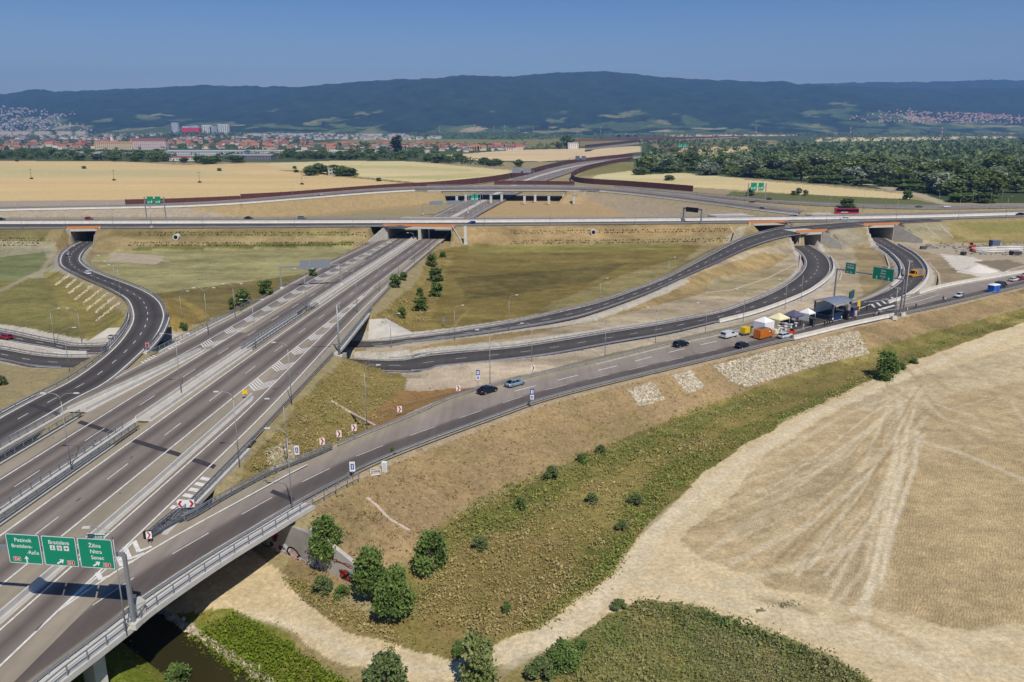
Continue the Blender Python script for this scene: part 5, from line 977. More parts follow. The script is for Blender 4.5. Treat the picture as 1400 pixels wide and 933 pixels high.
_P = r_right.at(('R', -1.15)); _q = _P[int(np.argmin(np.abs(_P[:, 1] - 77.2)))]; r = empty('control_box', (_q[0], _q[1] - .8, 6.08)); tag(r, 'pale grey concrete box at the foot of the big gantry post', 'box'); MB().box((0, .8, .7), (1.0, 1.3, 1.4), 0, .9).build('housing', M_CONCL, r); MB().box((0, .8, 1.44), (1.1, 1.4, .08), 0, .9).build('lid', M_CONC, r)
# ------------------------------------------------------------------ vegetation and stones
def leaf_mat(name):
    m = attr_mat(name, .75, ((.6, .1),), 0, 0, .15); nt = m.node_tree; N = nt.nodes; L = nt.links; b = N['Principled BSDF']; src = b.inputs['Base Color'].links[0].from_socket
    t = N.new('ShaderNodeBsdfTranslucent'); L.new(src, t.inputs[0]); mx = N.new('ShaderNodeMixShader'); mx.inputs[0].default_value = .34
    L.new(b.outputs[0], mx.inputs[1]); L.new(t.outputs[0], mx.inputs[2]); L.new(mx.outputs[0], N['Material Output'].inputs[0]); return m
M_LEAF = leaf_mat('leaves'); M_BARK = mat('bark', '6B5A48', .9, amp=.2, scale=3)
def cards(C, S, base, var, g, up=.35):
    """quads at C with sizes S: random facing leaves"""
    n = len(C); N_ = g.normal(size=(n, 3)); N_[:, 2] = np.abs(N_[:, 2]) + up; N_ /= np.linalg.norm(N_, axis=1)[:, None]
    A = np.cross(N_, g.normal(size=(n, 3))); A /= np.linalg.norm(A, axis=1)[:, None] + 1e-9; B = np.cross(N_, A); S = S[:, None]
    V = np.stack([C - A * S, C - B * S * .62, C + A * S, C + B * S * .62], 1).reshape(-1, 3); Fq = np.arange(4 * n).reshape(n, 4)
    col = np.repeat(np.clip(base, 0, 1), 4, 0); return V, Fq, col
def crown_mesh(name, kind, n, leaf, seed, colour, colour2):
    g = np.random.default_rng(seed); M_ = {'round': 16, 'bush': 13, 'tall': 18, 'poplar': 16, 'willow': 18}[kind]
    if kind == 'poplar': cc = np.stack([g.normal(0, .05, M_), g.normal(0, .05, M_), np.linspace(.12, .95, M_)], 1); rr = .11 * (1 - np.abs(np.linspace(-.7, 1, M_)) ** 3 * .7)
    else:
        lo, hi, rad = {'round': (.28, .92, .34), 'bush': (.1, .85, .42), 'tall': (.25, .95, .3), 'willow': (.2, .9, .36)}[kind]
        th = g.uniform(0, 6.283, M_); zz = g.uniform(0, 1, M_); pr = np.sqrt(np.clip(1 - (zz * 1.7 - .7) ** 2, .08, 1)) * g.uniform(.35, .85, M_) * rad
        cc = np.stack([np.cos(th) * pr, np.sin(th) * pr, lo + (hi - lo) * zz], 1); rr = g.uniform(.1, .2, M_)
    w = rr ** 2; k = g.choice(M_, n, p=w / w.sum()); d = g.normal(size=(n, 3)); d /= np.linalg.norm(d, axis=1)[:, None]
    C = cc[k] + d * (rr[k] * g.uniform(.45, 1.08, n) ** .6)[:, None] * np.array((1, 1, .85)); C[:, 2] = np.clip(C[:, 2], .03, 1.05)
    o_ = g.random(n) < (.26 if kind == 'bush' else .15); C[o_] += d[o_] * g.uniform(.02, .11, (o_.sum(), 1)); C[:, 2] = np.clip(C[:, 2], .03, 1.12)
    tone = g.uniform(0, 1, M_)[k][:, None] * .6 + g.uniform(0, 1, n)[:, None] * .4; base = np.array(lin(colour)) * (1 - tone) + np.array(lin(colour2)) * tone; base = base * g.uniform(.75, 1.25, n)[:, None]
    V, Fq, col = cards(C, leaf * g.uniform(.6, 1.3, n), base, 0, g); return np_mesh(name, V, Fq, [M_LEAF], col=col)
def trunk_mesh(kind, seed):
    g = random.Random(seed); mb = MB(); top = .5 if kind != 'poplar' else .9; mb.tube([(0, 0, -.05), (.01, 0, top * .5), (0, .015, top)], [.032, .022, .01], 6)
    for k in range(5 if kind != 'poplar' else 0):
        a = g.random() * 6.28; z = .16 + k * .06; mb.tube([(0, 0, z), (math.cos(a) * .13, math.sin(a) * .13, z + .14), (math.cos(a) * .24, math.sin(a) * .24, z + .3)], [.016, .011, .005], 5)
    return mb.mesh('trunk', M_BARK)
G1, G2 = '667A44', '9CAA64'
TV = {}
def tv(key, kind, n, leaf, seed, c1=G1, c2=G2): TV[key] = (trunk_mesh(kind, seed), crown_mesh('crown', kind, n, leaf, seed, c1, c2))
tv('n0', 'round', 4200, .034, 1, '5F7A3C', '92A858'); tv('n1', 'round', 4200, .034, 2, '587239', '869E52'); tv('n2', 'bush', 3600, .04, 3, '617A42', '90A558'); tv('n3', 'bush', 2400, .05, 4, '66794A', '949F64'); tv('n4', 'willow', 2600, .04, 5, '7C8A4A', 'A9B070')
tv('m0', 'round', 1500, .062, 6); tv('m1', 'round', 1500, .062, 7, '5C7240', '8C9C58'); tv('m2', 'willow', 1500, .058, 8, '8E9A80', 'BCC2A8'); tv('m3', 'tall', 1400, .06, 9, '5C6E38', '929C50'); tv('m4', 'bush', 1200, .075, 10, '586E38', '869A50'); tv('m5', 'willow', 1500, .058, 12, '7C8A64', 'A8B08C'); tv('p0', 'poplar', 700, .05, 11, '2F4122', '4C5F2E')
def plant(p, h, w, key, label, group=None, name='tree', cat='tree', rz=None):
    r = empty(name, (p[0], p[1], p[2] - .1), random.random() * 6.28 if rz is None else rz); r.scale = (w, w, h); tag(r, label, cat, group)
    t, c = TV[key]; link('trunk', t, r); link('crown', c, r); return r
for x, y, h, w, k, lb in ((447, 775, 7.5, 9, 'n0', 'leafy green tree against the abutment wall under the ramp railing'), (508, 822, 7.6, 9.2, 'n1', 'left one of the two dark green trees at the end of the graffiti wall'), (541, 852, 7.4, 9.2, 'n0', 'right one of the two dark green trees at the end of the graffiti wall'), (592, 784, 6.8, 8.5, 'n2', 'dark green bushy tree standing alone at the foot of the dry slope'),
    (1209, 517, 7.2, 11, 'n2', 'lone dark green tree beside the pale dirt road at the right'), (655, 950, 7.5, 9, 'n4', 'pale yellow green tree at the bottom edge of the picture'), (530, 950, 5.4, 7.5, 'n3', 'grey green shrubby tree at the bottom edge left of the pale tree')): plant(PT(x, y), h * .98, w * .68, k, lb)
for x, y, h, w, k, lb in ((440, 812, 3.2, 5, 'n3', 'low scrubby bush in front of the graffiti wall'), (468, 818, 2.4, 4, 'n2', 'small dark bush below the red graffiti'), (768, 915, 4.6, 7.5, 'n2', 'wide dark bush at the lower edge right of the dirt road'), (740, 928, 3.4, 6, 'n3', 'lower bush left of the wide dark bush at the bottom'), (795, 895, 2.6, 4, 'n2', 'small bush just right of the wide dark bush'),
    (655, 752, 2.6, 4.5, 'n3', 'pale green bush right of the lone bushy tree'), (711, 698, 3., 3.6, 'n2', 'dark round bush in the middle of the green scrub'), (753, 656, 3.2, 5, 'n3', 'grey green bush at the foot of the dry slope'), (798, 632, 2.4, 4.5, 'n2', 'low bush in the green strip below the dry slope'), (692, 838, 2.2, 2.6, 'n2', 'small lone bush in the dry brown grass by the dirt road'), (822, 620, 2.2, 3.5, 'n3', 'small bush further up the green strip'),
    (628, 892, 2., 4, 'n2', 'bright low bush where the dirt road bends at the bottom'), (808, 688, 2.2, 4, 'n3', 'loose bush in the olive scrub'), (870, 690, 2.4, 4.5, 'n3', 'spiky weed clump near the dirt road edge'), (850, 725, 2., 3.6, 'n3', 'weed clump lower along the dirt road edge'), (1232, 505, 2.2, 5, 'n3', 'low bush to the right of the lone dark tree'), (1250, 497, 1.8, 4, 'n2', 'smaller low bush second right of the lone dark tree'),
    (845, 832, 1.6, 4, 'n3', 'low dry bush at the grass tip between the dirt tracks'), (245, 938, 3.6, 6, 'n2', 'bright bush on the river bank at the lower left corner'), (538, 622, 2.2, 1.6, 'n2', 'narrow dark sapling by the ramp rail beside the cabinet'), (250, 451, 3., 5, 'n2', 'dark bush between loop bridge and motorway'), (2, 527, 3, 5, 'n3', 'bush at the left picture edge below the loop ramp')): plant(PT(x, y), h * .8, w * .6, k, lb, 'bushes near the roads', 'bush', 'bush')
for x, y, h, w, k, lb in ((541, 393, 6, 8, 'm0', 'larger of the two dark bushes on the right motorway slope'), (552, 383, 4, 6, 'm4', 'smaller of the two dark bushes on the right motorway slope'), (575, 425, 6, 9, 'm0', 'wide dark bush in the grass below the motorway slope'), (550, 435, 4.6, 5, 'm4', 'narrow dark bush nearest the slope paving'), (574, 405, 4, 5, 'm4', 'small bush above the wide dark bush'), (590, 365, 7, 9, 'm0', 'topmost bush of the row below the motorway'), (596, 385, 7, 11, 'm1', 'middle bush of the row below the motorway'), (597, 405, 6.5, 9, 'm0', 'lowest bush of the row below the motorway'), (605, 352, 3.5, 6, 'm4', 'low bush by the underpass wing wall'),
    (364, 404, 6.5, 9, 'm1', 'round bush behind the mid gantry foot'), (333, 418, 7, 10, 'm0', 'loose green bush on the left motorway edge'), (318, 424, 5, 5, 'm3', 'thin bush left of the loose green bush'), (428, 378, 4.5, 6, 'm4', 'bush below the grey gantry panels')): plant(PT(x, y), h * .8, w * .68, 'm4' if k != 'm3' else k, lb, 'bushes below the motorway', 'bush', 'bush')
# forest at the right and tree belts
def scatter_px(poly, n, seed, mind=0, z=0.):
    W = np.array([gp(x, y, z)[:2] for x, y in poly]); lo, hi = W.min(0), W.max(0); g = np.random.default_rng(seed); out = []; t = 0
    while len(out) < n and t < n * 60:
        t += 1; q = lo + (hi - lo) * g.random(2)
        if in_poly(q[:1], q[1:], [tuple(a) for a in W])[0] and all((q[0] - a) ** 2 + (q[1] - b) ** 2 > mind * mind for a, b in out): out.append((float(q[0]), float(q[1])))
    return out
FORE = [(868, 240), (878, 224), (1000, 216), (1090, 210), (1200, 206), (1480, 200), (1500, 284), (1300, 278), (1245, 262), (1120, 251.5), (1020, 243), (930, 236.5)]
PATH = [gp(x, y) for x, y in ((1060, 234), (1130, 245), (1200, 252), (1260, 266), (1300, 279))]; PATH2 = [gp(x, y) for x, y in ((1220, 236), (1270, 243), (1320, 252), (1370, 262))]
dpath = lambda x, y, P: min(abs(math.hypot(x - a[0] - (b[0] - a[0]) * t, y - a[1] - (b[1] - a[1]) * t)) for a, b in zip(P[:-1], P[1:]) for t in (0, .25, .5, .75, 1))
random.seed(11); k = 0
KL = {'m0': 'mid green leafy tree standing in the wood at the right', 'm1': 'dark green broad tree standing in the wood at the right', 'm2': 'silvery grey willow standing in the wood at the right', 'm3': 'tall light green tree standing in the wood at the right', 'm4': 'low dense shrub at the edge of the wood at the right', 'm5': 'dull grey green tree standing in the wood at the right'}
FP = scatter_px([(868, 240), (876, 231), (1000, 228), (1120, 232), (1300, 236), (1480, 232), (1500, 284), (1300, 278), (1245, 262), (1120, 251.5), (1020, 243), (930, 236.5)], 225, 4, 10)
fmin = {}
for x, y in FP:
    if dpath(x, y, PATH2) < 14: continue
    px_, py_ = proj(x, y, 0); front = np.interp(px_, [868, 930, 1020, 1120, 1245, 1300, 1500], [240, 236.5, 243, 251.5, 262, 278, 284]) - py_
    if front < 6: key = random.choice(['m4', 'm4', 'm0']); h = random.uniform(6, 9); w = random.uniform(18, 26)
    else:
        key = random.choice(['m0', 'm1', 'm1', 'm2', 'm3', 'm5', 'm5', 'm0']); q_ = random.random() ** 2; h = 14 + 12 * q_; w = random.uniform(22, 30) + 18 * q_
    plant((x, y, tz(x, y)), h, w, key, KL[key], 'trees of the wood at the right')
for x, y, h, w, key, lb in ((885, 236, 24, 30, 'm0', 'big round tree at the left end of the right wood'), (915, 236, 22, 30, 'm5', 'greyish tree second from the left end of the right wood'), (968, 240, 20, 32, 'm2', 'wide silvery willow in the left half of the right wood'), (1030, 243, 22, 36, 'm5', 'very wide grey green willow in the right wood'), (1095, 247, 22, 28, 'm3', 'light green tree at the edge right of the wide willow'), (1185, 249, 22, 26, 'm2', 'pale silver willow beside the path in the wood'), (1205, 252, 21, 26, 'm5', 'grey willow just right of the pale silver willow'), (1350, 262, 24, 34, 'm2', 'broad silvery tree near the right picture edge'),
    (1158, 285, 7, 13, 'm4', 'dark bush behind the red bus'), (1240, 273, 8, 10, 'm4', 'round dark bush at the right end of the wheat field'), (915, 247, 6, 15, 'm4', 'lone round bush in the right wheat field'), (1026, 268, 7, 9, 'm4', 'dark bush behind the distant green gantry foot'), (1085, 267, 4, 6, 'm4', 'small bush in the green strip by the wheat, left of three'), (1092, 267, 6, 8, 'm3', 'taller bush in the green strip by the wheat'), (1101, 268, 5, 6, 'm5', 'grey bush in the green strip by the wheat')): plant(PT(x, y), h, w, key, lb)
GRP2 = 'trees of the belt behind the left wheat fields'
for i, (x, y) in enumerate(scatter_px([(-40, 208), (100, 210), (170, 212), (235, 217), (232, 225), (165, 221), (-40, 217)], 42, 5, 12) + scatter_px([(236, 219), (330, 221), (340, 223.5), (250, 225.5)], 8, 6, 10) + scatter_px([(380, 209), (470, 210), (600, 214), (715, 229), (716, 233), (640, 227), (560, 219.5), (460, 219), (380, 218)], 62, 8, 11) + scatter_px([(415, 236), (484, 239), (484, 241.5), (413, 240)], 11, 9, 9)):
    key = random.choice(['m0', 'm1', 'm4', 'm1']); h = random.uniform(7, 13); px_, py_ = proj(x, y, 0)
    plant((x, y, tz(x, y)), h, h * random.uniform(2.0, 3.0), key, 'dark green tree in the clump on the wheat field' if 410 < px_ < 490 and py_ > 234 else {'m0': 'mid green tree in the belt behind the left wheat fields', 'm1': 'dark green tree in the belt behind the left wheat fields', 'm4': 'dense bush in the belt behind the left wheat fields'}[key], GRP2)
plant(PT(544, 210), 40, 75, 'p0', 'tall dark poplar towering over the village'); plant(PT(775, 203), 34, 52, 'm1', 'big dark tree beside the white house near the far motorway'); plant(PT(765, 204), 20, 30, 'm0', 'smaller tree left of the big dark tree by the far white house')
for x, y in ((403, 231), (405, 236), (430, 232), (518, 248), (470, 241), (115, 231), (23, 221), (300, 234)): plant(PT(x, y), 4, 8, 'm4', 'small lone bush out on the left wheat fields', 'lone bushes on the wheat fields', 'bush', 'bush')
# far woods: one uncountable mass per region
def wood(name, regions, label, seed, c1='5C7044', c2='8E9C68'):
    g = np.random.default_rng(seed); Vs, Fs, Cs, o = [], [], [], 0
    for poly, n, h in regions:
        for x, y in scatter_px(poly, n, seed + n, 0):
            hh = h * g.uniform(.6, 1.25); m = 20; C = g.normal(size=(m, 3)) * np.array((.6, .6, .34)) * hh * .6 + np.array((x, y, tz(x, y) + hh * .5)); t = g.random()
            V, Fq, c = cards(C, np.full(m, hh * .23), np.tile((np.array(lin(c1)) * (1 - t) + np.array(lin(c2)) * t), (m, 1)) * g.uniform(.75, 1.25, (m, 1)), 0, g); Vs.append(V); Fs.append(Fq + o); Cs.append(c); o += len(V)
    return tag(link(name, np_mesh(name, np.vstack(Vs), np.vstack(Fs), [M_LEAF], col=np.vstack(Cs))), label, name.replace('_', ' '), kind='stuff')
wood('far_forest', [([(872, 236), (880, 226), (1000, 220), (1060, 213), (1120, 206), (1500, 198), (1500, 240), (1300, 240), (1120, 236), (1000, 232)], 1300, 18), ([(860, 197), (1000, 195), (1120, 200), (1500, 192), (1500, 206), (1100, 211), (960, 203)], 800, 16), ([(820, 189), (1110, 187), (1115, 195), (1300, 195), (1500, 190), (1500, 178.5), (900, 179.5), (800, 182)], 2600, 15), ([(225, 187), (330, 187), (330, 188.6), (225, 188.6)], 170, 24), ([(560, 184), (720, 183), (830, 190), (700, 193), (580, 189)], 500, 14), ([(700, 178), (920, 178.2), (900, 181), (700, 182)], 1000, 14), ([(-60, 179), (700, 178), (600, 186), (400, 190), (150, 192), (-60, 194)], 2400, 14)], 'dark woods on the plain before the hills', 31)
wood('village_trees', [([(-40, 207), (170, 210), (240, 216), (238, 224), (165, 220.5), (-40, 216.5)], 260, 9), ([(380, 211), (470, 211), (600, 216), (715, 230), (640, 226.5), (560, 219.3), (380, 217.5)], 260, 7), ([(-40, 194), (420, 192), (430, 212), (330, 222), (236, 218), (-40, 210)], 620, 9), ([(440, 197), (700, 198), (700, 206), (600, 212), (440, 211)], 330, 9), ([(700, 196), (800, 198), (780, 204), (700, 205)], 40, 9), ([(880, 203), (940, 200), (1020, 207), (950, 215), (880, 222)], 80, 12)], 'green garden trees among the village houses', 32, '465A36', '70844A')
# grass tufts and weeds near the roads
dY = np.gradient(rowsY)[:, None]; dX = np.gradient(us)[None] * TY; area = dY * dX
dens = TUFT * area * np.clip(3.2 * (95 / TY) ** 2.0, 0, 3.5) * (np.abs(TU) < .72)
cnt = rng.poisson(np.clip(dens, 0, 6)); jj, ii = np.nonzero(cnt); rep = cnt[jj, ii]; jj, ii = np.repeat(jj, rep), np.repeat(ii, rep); n = len(jj)
cx = TX[jj, ii] + (rng.random(n) - .5) * dX[jj, ii]; cy = TY[jj, ii] + (rng.random(n) - .5) * dY[jj, 0]; cz = THt[jj, ii]
big = (rng.random(n) ** 3) * (fbm(cx / 6, cy / 6, 3, 90) + .55); sz = .12 + .5 * big; tone = np.clip(fbm(cx / 4, cy / 4, 3, 95) * 2.6 + .5 + (rng.random(n) - .5) * .5, 0, 1)[:, None]
cb = GC[jj, ii, :3] * .85 + (np.array(lin('55642C')) * (1 - tone) + np.array(lin('B09A62')) * tone) * .3
m = 4; C = np.repeat(np.stack([cx, cy, cz], 1), m, 0); S = np.repeat(sz, m); C += rng.normal(size=C.shape) * np.array((.7, .7, .16)) * S[:, None]; C[:, 2] += S * .3
V, Fq, col = cards(C, S * .55, np.repeat(cb, m, 0) * rng.uniform(.7, 1.45, (n * m, 1)), 0, rng, .55)
tag(link('grass', np_mesh('grass', V, Fq, [M_LEAF], col=col)), 'dry and green grass tufts on the slopes and verges', 'grass', kind='stuff')
def pxpts(poly, n, seed, it=8):
    g = np.random.default_rng(seed); P = np.array(poly, float); lo, hi = P.min(0), P.max(0); out = []
    while len(out) < n:
        q = lo + (hi - lo) * g.random(2)
        if in_poly(q[:1], q[1:], poly)[0]: out.append(PT(q[0], q[1]))
    return out
# rough weeds: ragged low clumps along the slope foot and the dirt road
def weeds(polys, label, seed):
    g = np.random.default_rng(seed); Vs, Fs, Cs, o = [], [], [], 0
    for poly, n, s0, s1, c1, c2 in polys:
        P = np.array(pxpts(poly, n, seed + n)); t = np.clip(fbm(P[:, 0] / 4, P[:, 1] / 4, 3, seed) * 3 + .5 + g.normal(0, .2, n), 0, 1)[:, None]; m = 16; R = g.uniform(s0, s1, n) * (.6 + .8 * g.random(n) ** 2)
        C = np.repeat(P, m, 0) + g.normal(size=(n * m, 3)) * np.repeat(R, m)[:, None] * np.array((.75, .75, .3)); C[:, 2] += np.repeat(R, m) * .4
        b = np.repeat(np.array(lin(c1)) * (1 - t) + np.array(lin(c2)) * t, m, 0) * g.uniform(.7, 1.35, (n * m, 1)); V, Fq, c = cards(C, np.repeat(R, m) * g.uniform(.12, .3, n * m), b, 0, g, .3); Vs.append(V); Fs.append(Fq + o); Cs.append(c); o += len(V)
    return tag(link('weeds', np_mesh('weeds', np.vstack(Vs), np.vstack(Fs), [M_LEAF], col=np.vstack(Cs))), label, 'weeds', kind='stuff')
GRN, OLV, STR = '98A052', 'B0A664', 'CCB880'
weeds([([(600, 735), (640, 690), (720, 655), (820, 616), (960, 555), (1060, 530), (1080, 545), (980, 588), (880, 628), (760, 690), (650, 745)], 1250, .35, .95, GRN, OLV), ([(700, 868), (800, 800), (870, 715), (950, 640), (1090, 560), (1230, 492), (1400, 428), (1400, 434), (1234, 500), (1084, 571), (958, 641), (880, 712), (830, 788), (736, 856)], 1300, .35, .85, GRN, OLV), ([(560, 850), (600, 760), (720, 700), (860, 640), (1000, 580), (960, 625), (880, 690), (800, 790), (700, 870)], 1600, .35, .8, OLV, STR), ([(850, 690), (900, 640), (1000, 590), (1080, 555), (1000, 615), (930, 665), (860, 740)], 420, .4, .95, GRN, OLV)], 'rough green and straw coloured weeds below the dry slope', 201)
weeds([([(340, 680), (345, 630), (400, 565), (480, 482), (545, 522), (545, 560), (480, 600), (420, 632)], 700, .4, .9, OLV, STR), ([(470, 690), (560, 620), (700, 572), (900, 516), (1100, 468), (1240, 436), (1240, 452), (1000, 530), (800, 605), (640, 670), (560, 740), (480, 780)], 900, .2, .45, 'A08A58', 'B89E6C'), ([(505, 440), (560, 395), (600, 350), (618, 350), (600, 400), (590, 440), (560, 450)], 350, .5, 1., OLV, STR), ([(385, 788), (440, 806), (520, 852), (560, 890), (480, 856), (430, 830)], 320, .3, .7, OLV, STR)], 'dry weeds on the road slopes', 202)
weeds([([(745, 930), (815, 872), (876, 830), (960, 836), (1100, 886), (1180, 934), (900, 945)], 1300, .3, .75, '8A9650', 'A8A268'), ([(868, 826), (960, 838), (1100, 888), (1180, 934), (1150, 934), (1060, 885), (960, 850), (880, 838)], 300, .5, 1., '788A48', '9C9A64')], 'tall weeds in the meadow at the bottom right', 203)
# bank weeds by the river (lush) and white flower specks in the lower grass
bk = scatter_px([(236, 842), (322, 832), (352, 848), (400, 880), (480, 930), (520, 990), (380, 960), (300, 895)], 3200, 41); C = np.array([(x, y, tz(x, y) + .3) for x, y in bk]); C = np.repeat(C, 5, 0) + rng.normal(size=(len(bk) * 5, 3)) * np.array((.4, .4, .25))
V, Fq, col = cards(C, rng.uniform(.08, .22, len(C)), np.array(lin('7F8F2C')) * rng.uniform(.7, 1.4, (len(C), 1)), 0, rng)
tag(link('bank_weeds', np_mesh('bank_weeds', V, Fq, [M_LEAF], col=col)), 'lush bright green weeds on the sunny river bank', 'weeds', kind='stuff')
fl = scatter_px([(930, 842), (1000, 850), (1090, 885), (1170, 935), (980, 945), (920, 890)], 900, 43) + scatter_px([(760, 880), (880, 830), (930, 850), (900, 940), (740, 940)], 250, 44)
C = np.array([(x, y, tz(x, y) + .55) for x, y in fl]); V, Fq, col = cards(C, rng.uniform(.05, .12, len(C)), np.array(lin('BFBB9C')) * rng.uniform(.7, 1.1, (len(C), 1)), 0, rng, 1.)
tag(link('wild_flowers', np_mesh('wild_flowers', V, Fq, [M_LEAF], col=col)), 'whitish flower heads in the meadow at the bottom right', 'flowers', kind='stuff')
rp = []
for x0, x1 in ((-185, -70), (0, 112)):
    for d in (4, 5.6, 11, 12.6):
        for x in np.arange(x0, x1, 1.15):
            if rng.random() < .78: yy = edgeY(r_near, 'R', x) - 1.3 - d * 1.3 + rng.normal() * .1; rp.append((x + rng.normal() * .2, yy, tz(x, yy) + .25))
for x in np.arange(-255, -228, 1.1):
    for d in (12, 14, 16, 18): rp.append((x, edgeY(r_near, 'R', x) - d, tz(x, edgeY(r_near, 'R', x) - d) + .2))
C = np.repeat(np.array(rp), 3, 0) + rng.normal(size=(len(rp) * 3, 3)) * .22; V, Fq, col = cards(C, rng.uniform(.28, .52, len(C)), np.array(lin('5A4630')) * rng.uniform(.5, 1.1, (len(C), 1)), 0, rng)
tag(link('shrub_rows', np_mesh('shrub_rows', V, Fq, [M_LEAF], col=col)), 'rows of small brown seedlings planted on the cross road slope', 'shrubs', kind='stuff')
# stones
t_ = (1 + 5 ** .5) / 2; ICO = np.array([(-1, t_, 0), (1, t_, 0), (-1, -t_, 0), (1, -t_, 0), (0, -1, t_), (0, 1, t_), (0, -1, -t_), (0, 1, -t_), (t_, 0, -1), (t_, 0, 1), (-t_, 0, -1), (-t_, 0, 1)]) / 1.9
ICF = np.array([(0, 11, 5), (0, 5, 1), (0, 1, 7), (0, 7, 10), (0, 10, 11), (1, 5, 9), (5, 11, 4), (11, 10, 2), (10, 7, 6), (7, 1, 8), (3, 9, 4), (3, 4, 2), (3, 2, 6), (3, 6, 8), (3, 8, 9), (4, 9, 5), (2, 4, 11), (6, 2, 10), (8, 6, 7), (9, 8, 1)])
M_STONE = attr_mat('stone', .9, ((2.5, .15),), .2, .05, .2)
def stones(name, pts, s0, s1, c, label):
    n = len(pts); P = np.array(pts); R = rng.uniform(s0, s1, (n, 1, 1)) * rng.uniform(.65, 1.3, (n, 1, 3)) * rng.uniform(.8, 1.2, (n, 12, 1)); a = rng.uniform(0, 6.28, n); ca, sa = np.cos(a)[:, None], np.sin(a)[:, None]
    W = ICO[None] * R; V = np.stack([W[..., 0] * ca - W[..., 1] * sa, W[..., 0] * sa + W[..., 1] * ca, W[..., 2] * .8], -1) + P[:, None]; Fq = (np.arange(n)[:, None, None] * 12 + ICF[None]).reshape(-1, 3)
    col = np.repeat(np.array(lin(c)) * rng.uniform(.5, 1.15, (n, 1)), 12, 0); return tag(link(name, np_mesh(name, V.reshape(-1, 3), Fq, [M_STONE], col=col)), label, 'stones', kind='stuff')
stones('rock_patch', pxpts([(857, 532), (893, 523), (909, 547), (873, 556)], 600, 1), .12, .34, 'D8CBB0', 'left square patch of pale stones on the dry slope')
stones('rock_patch', pxpts([(918, 514), (945, 507), (963, 530), (941, 538)], 600, 2), .12, .34, 'D8CBB0', 'smaller middle patch of pale stones on the dry slope')
stones('rock_patch', pxpts([(975, 501), (1060, 478), (1172, 452), (1188, 484), (1120, 499), (1020, 530), (1000, 522)], 5200, 3), .12, .36, 'D6C9AE', 'large field of pale stones on the slope below the white barrier')
rb_ = []
for a, b, c, d in ((205, 505, 100, 580), (260, 535, 180, 600), (325, 560, 200, 650), (390, 590, 245, 700), (455, 620, 315, 730), (510, 645, 340, 785), (560, 680, 415, 800), (610, 715, 425, 865)):
    for t in np.linspace(0, 1, 110): q = PT(60 + (a + (c - a) * t) * .1714 + rng.normal() * .7, 290 + (b + (d - b) * t) * .1714 + rng.normal() * .7, 8); rb_.append(q)
stones('gravel_ribs', rb_, .2, .45, 'D3C5A6', 'pale diagonal stone ribs on the loop ramp embankment')
bs = [PT(x + rng.normal() * 2.5, y + rng.normal() * 2.5, 10) for x, y in [(205 + t * 170, 825 + t * 112) for t in rng.random(420)]]
stones('bank_stones', bs, .2, .55, 'C9B9A0', 'pale boulders lining the river bank'); stones('rubble', pxpts([(362, 618), (392, 605), (405, 628), (372, 648)], 260, 5), .15, .4, 'C6B898', 'pale rubble at the bridge end in the grass triangle')
stones('rubble', pxpts([(1265, 335), (1305, 331), (1305, 338), (1270, 341)], 90, 6) + pxpts([(1300, 338), (1400, 332), (1400, 352), (1310, 347)], 260, 7), .3, .9, 'A59C90', 'grey building rubble on the site right of the exit ramp')
stones('rubble', [PT(1040 + rng.normal() * 3, 835 + rng.normal() * 1.2) for _ in range(40)] + [PT(1075 + rng.normal() * 10, 826 + rng.normal() * 2.5) for _ in range(80)], .06, .16, '8F8468', 'small clods beside the dirt track')
# ------------------------------------------------------------------ vehicles
M_GLASS = mat('car glass', '14181C', .08, 0., amp=.02, spec=.6); M_TYRE = mat('tyre', '1B1B1C', .85, amp=.1); M_RIM = mat('rim', 'A9ABAE', .35, .6, amp=.04); M_HL = mat('headlight', 'E6E8EA', .2, amp=.02); M_TL = mat('tail light', 'A01A1E', .3, amp=.02)
PAINT = {}
def paint(c):
    if c not in PAINT: PAINT[c] = mat('paint ' + c, c, .28, .15, amp=.02, spec=.6)
    return PAINT[c]
CT = {  # length, width, belt z, roof z, glass bottom x0 x1, roof x0 x1, bonnet z
 'sedan': (4.75, 1.84, .95, 1.44, -2.0, 1.15, -1.05, .3, .86), 'suv': (4.6, 1.86, 1.08, 1.66, -2.2, 1.0, -1.85, .25, 1.0), 'wagon': (4.65, 1.82, .98, 1.5, -2.2, 1.1, -1.9, .3, .9), 'hatch': (4.2, 1.78, .96, 1.48, -2.0, 1.05, -1.6, .2, .9)}
CM = {}
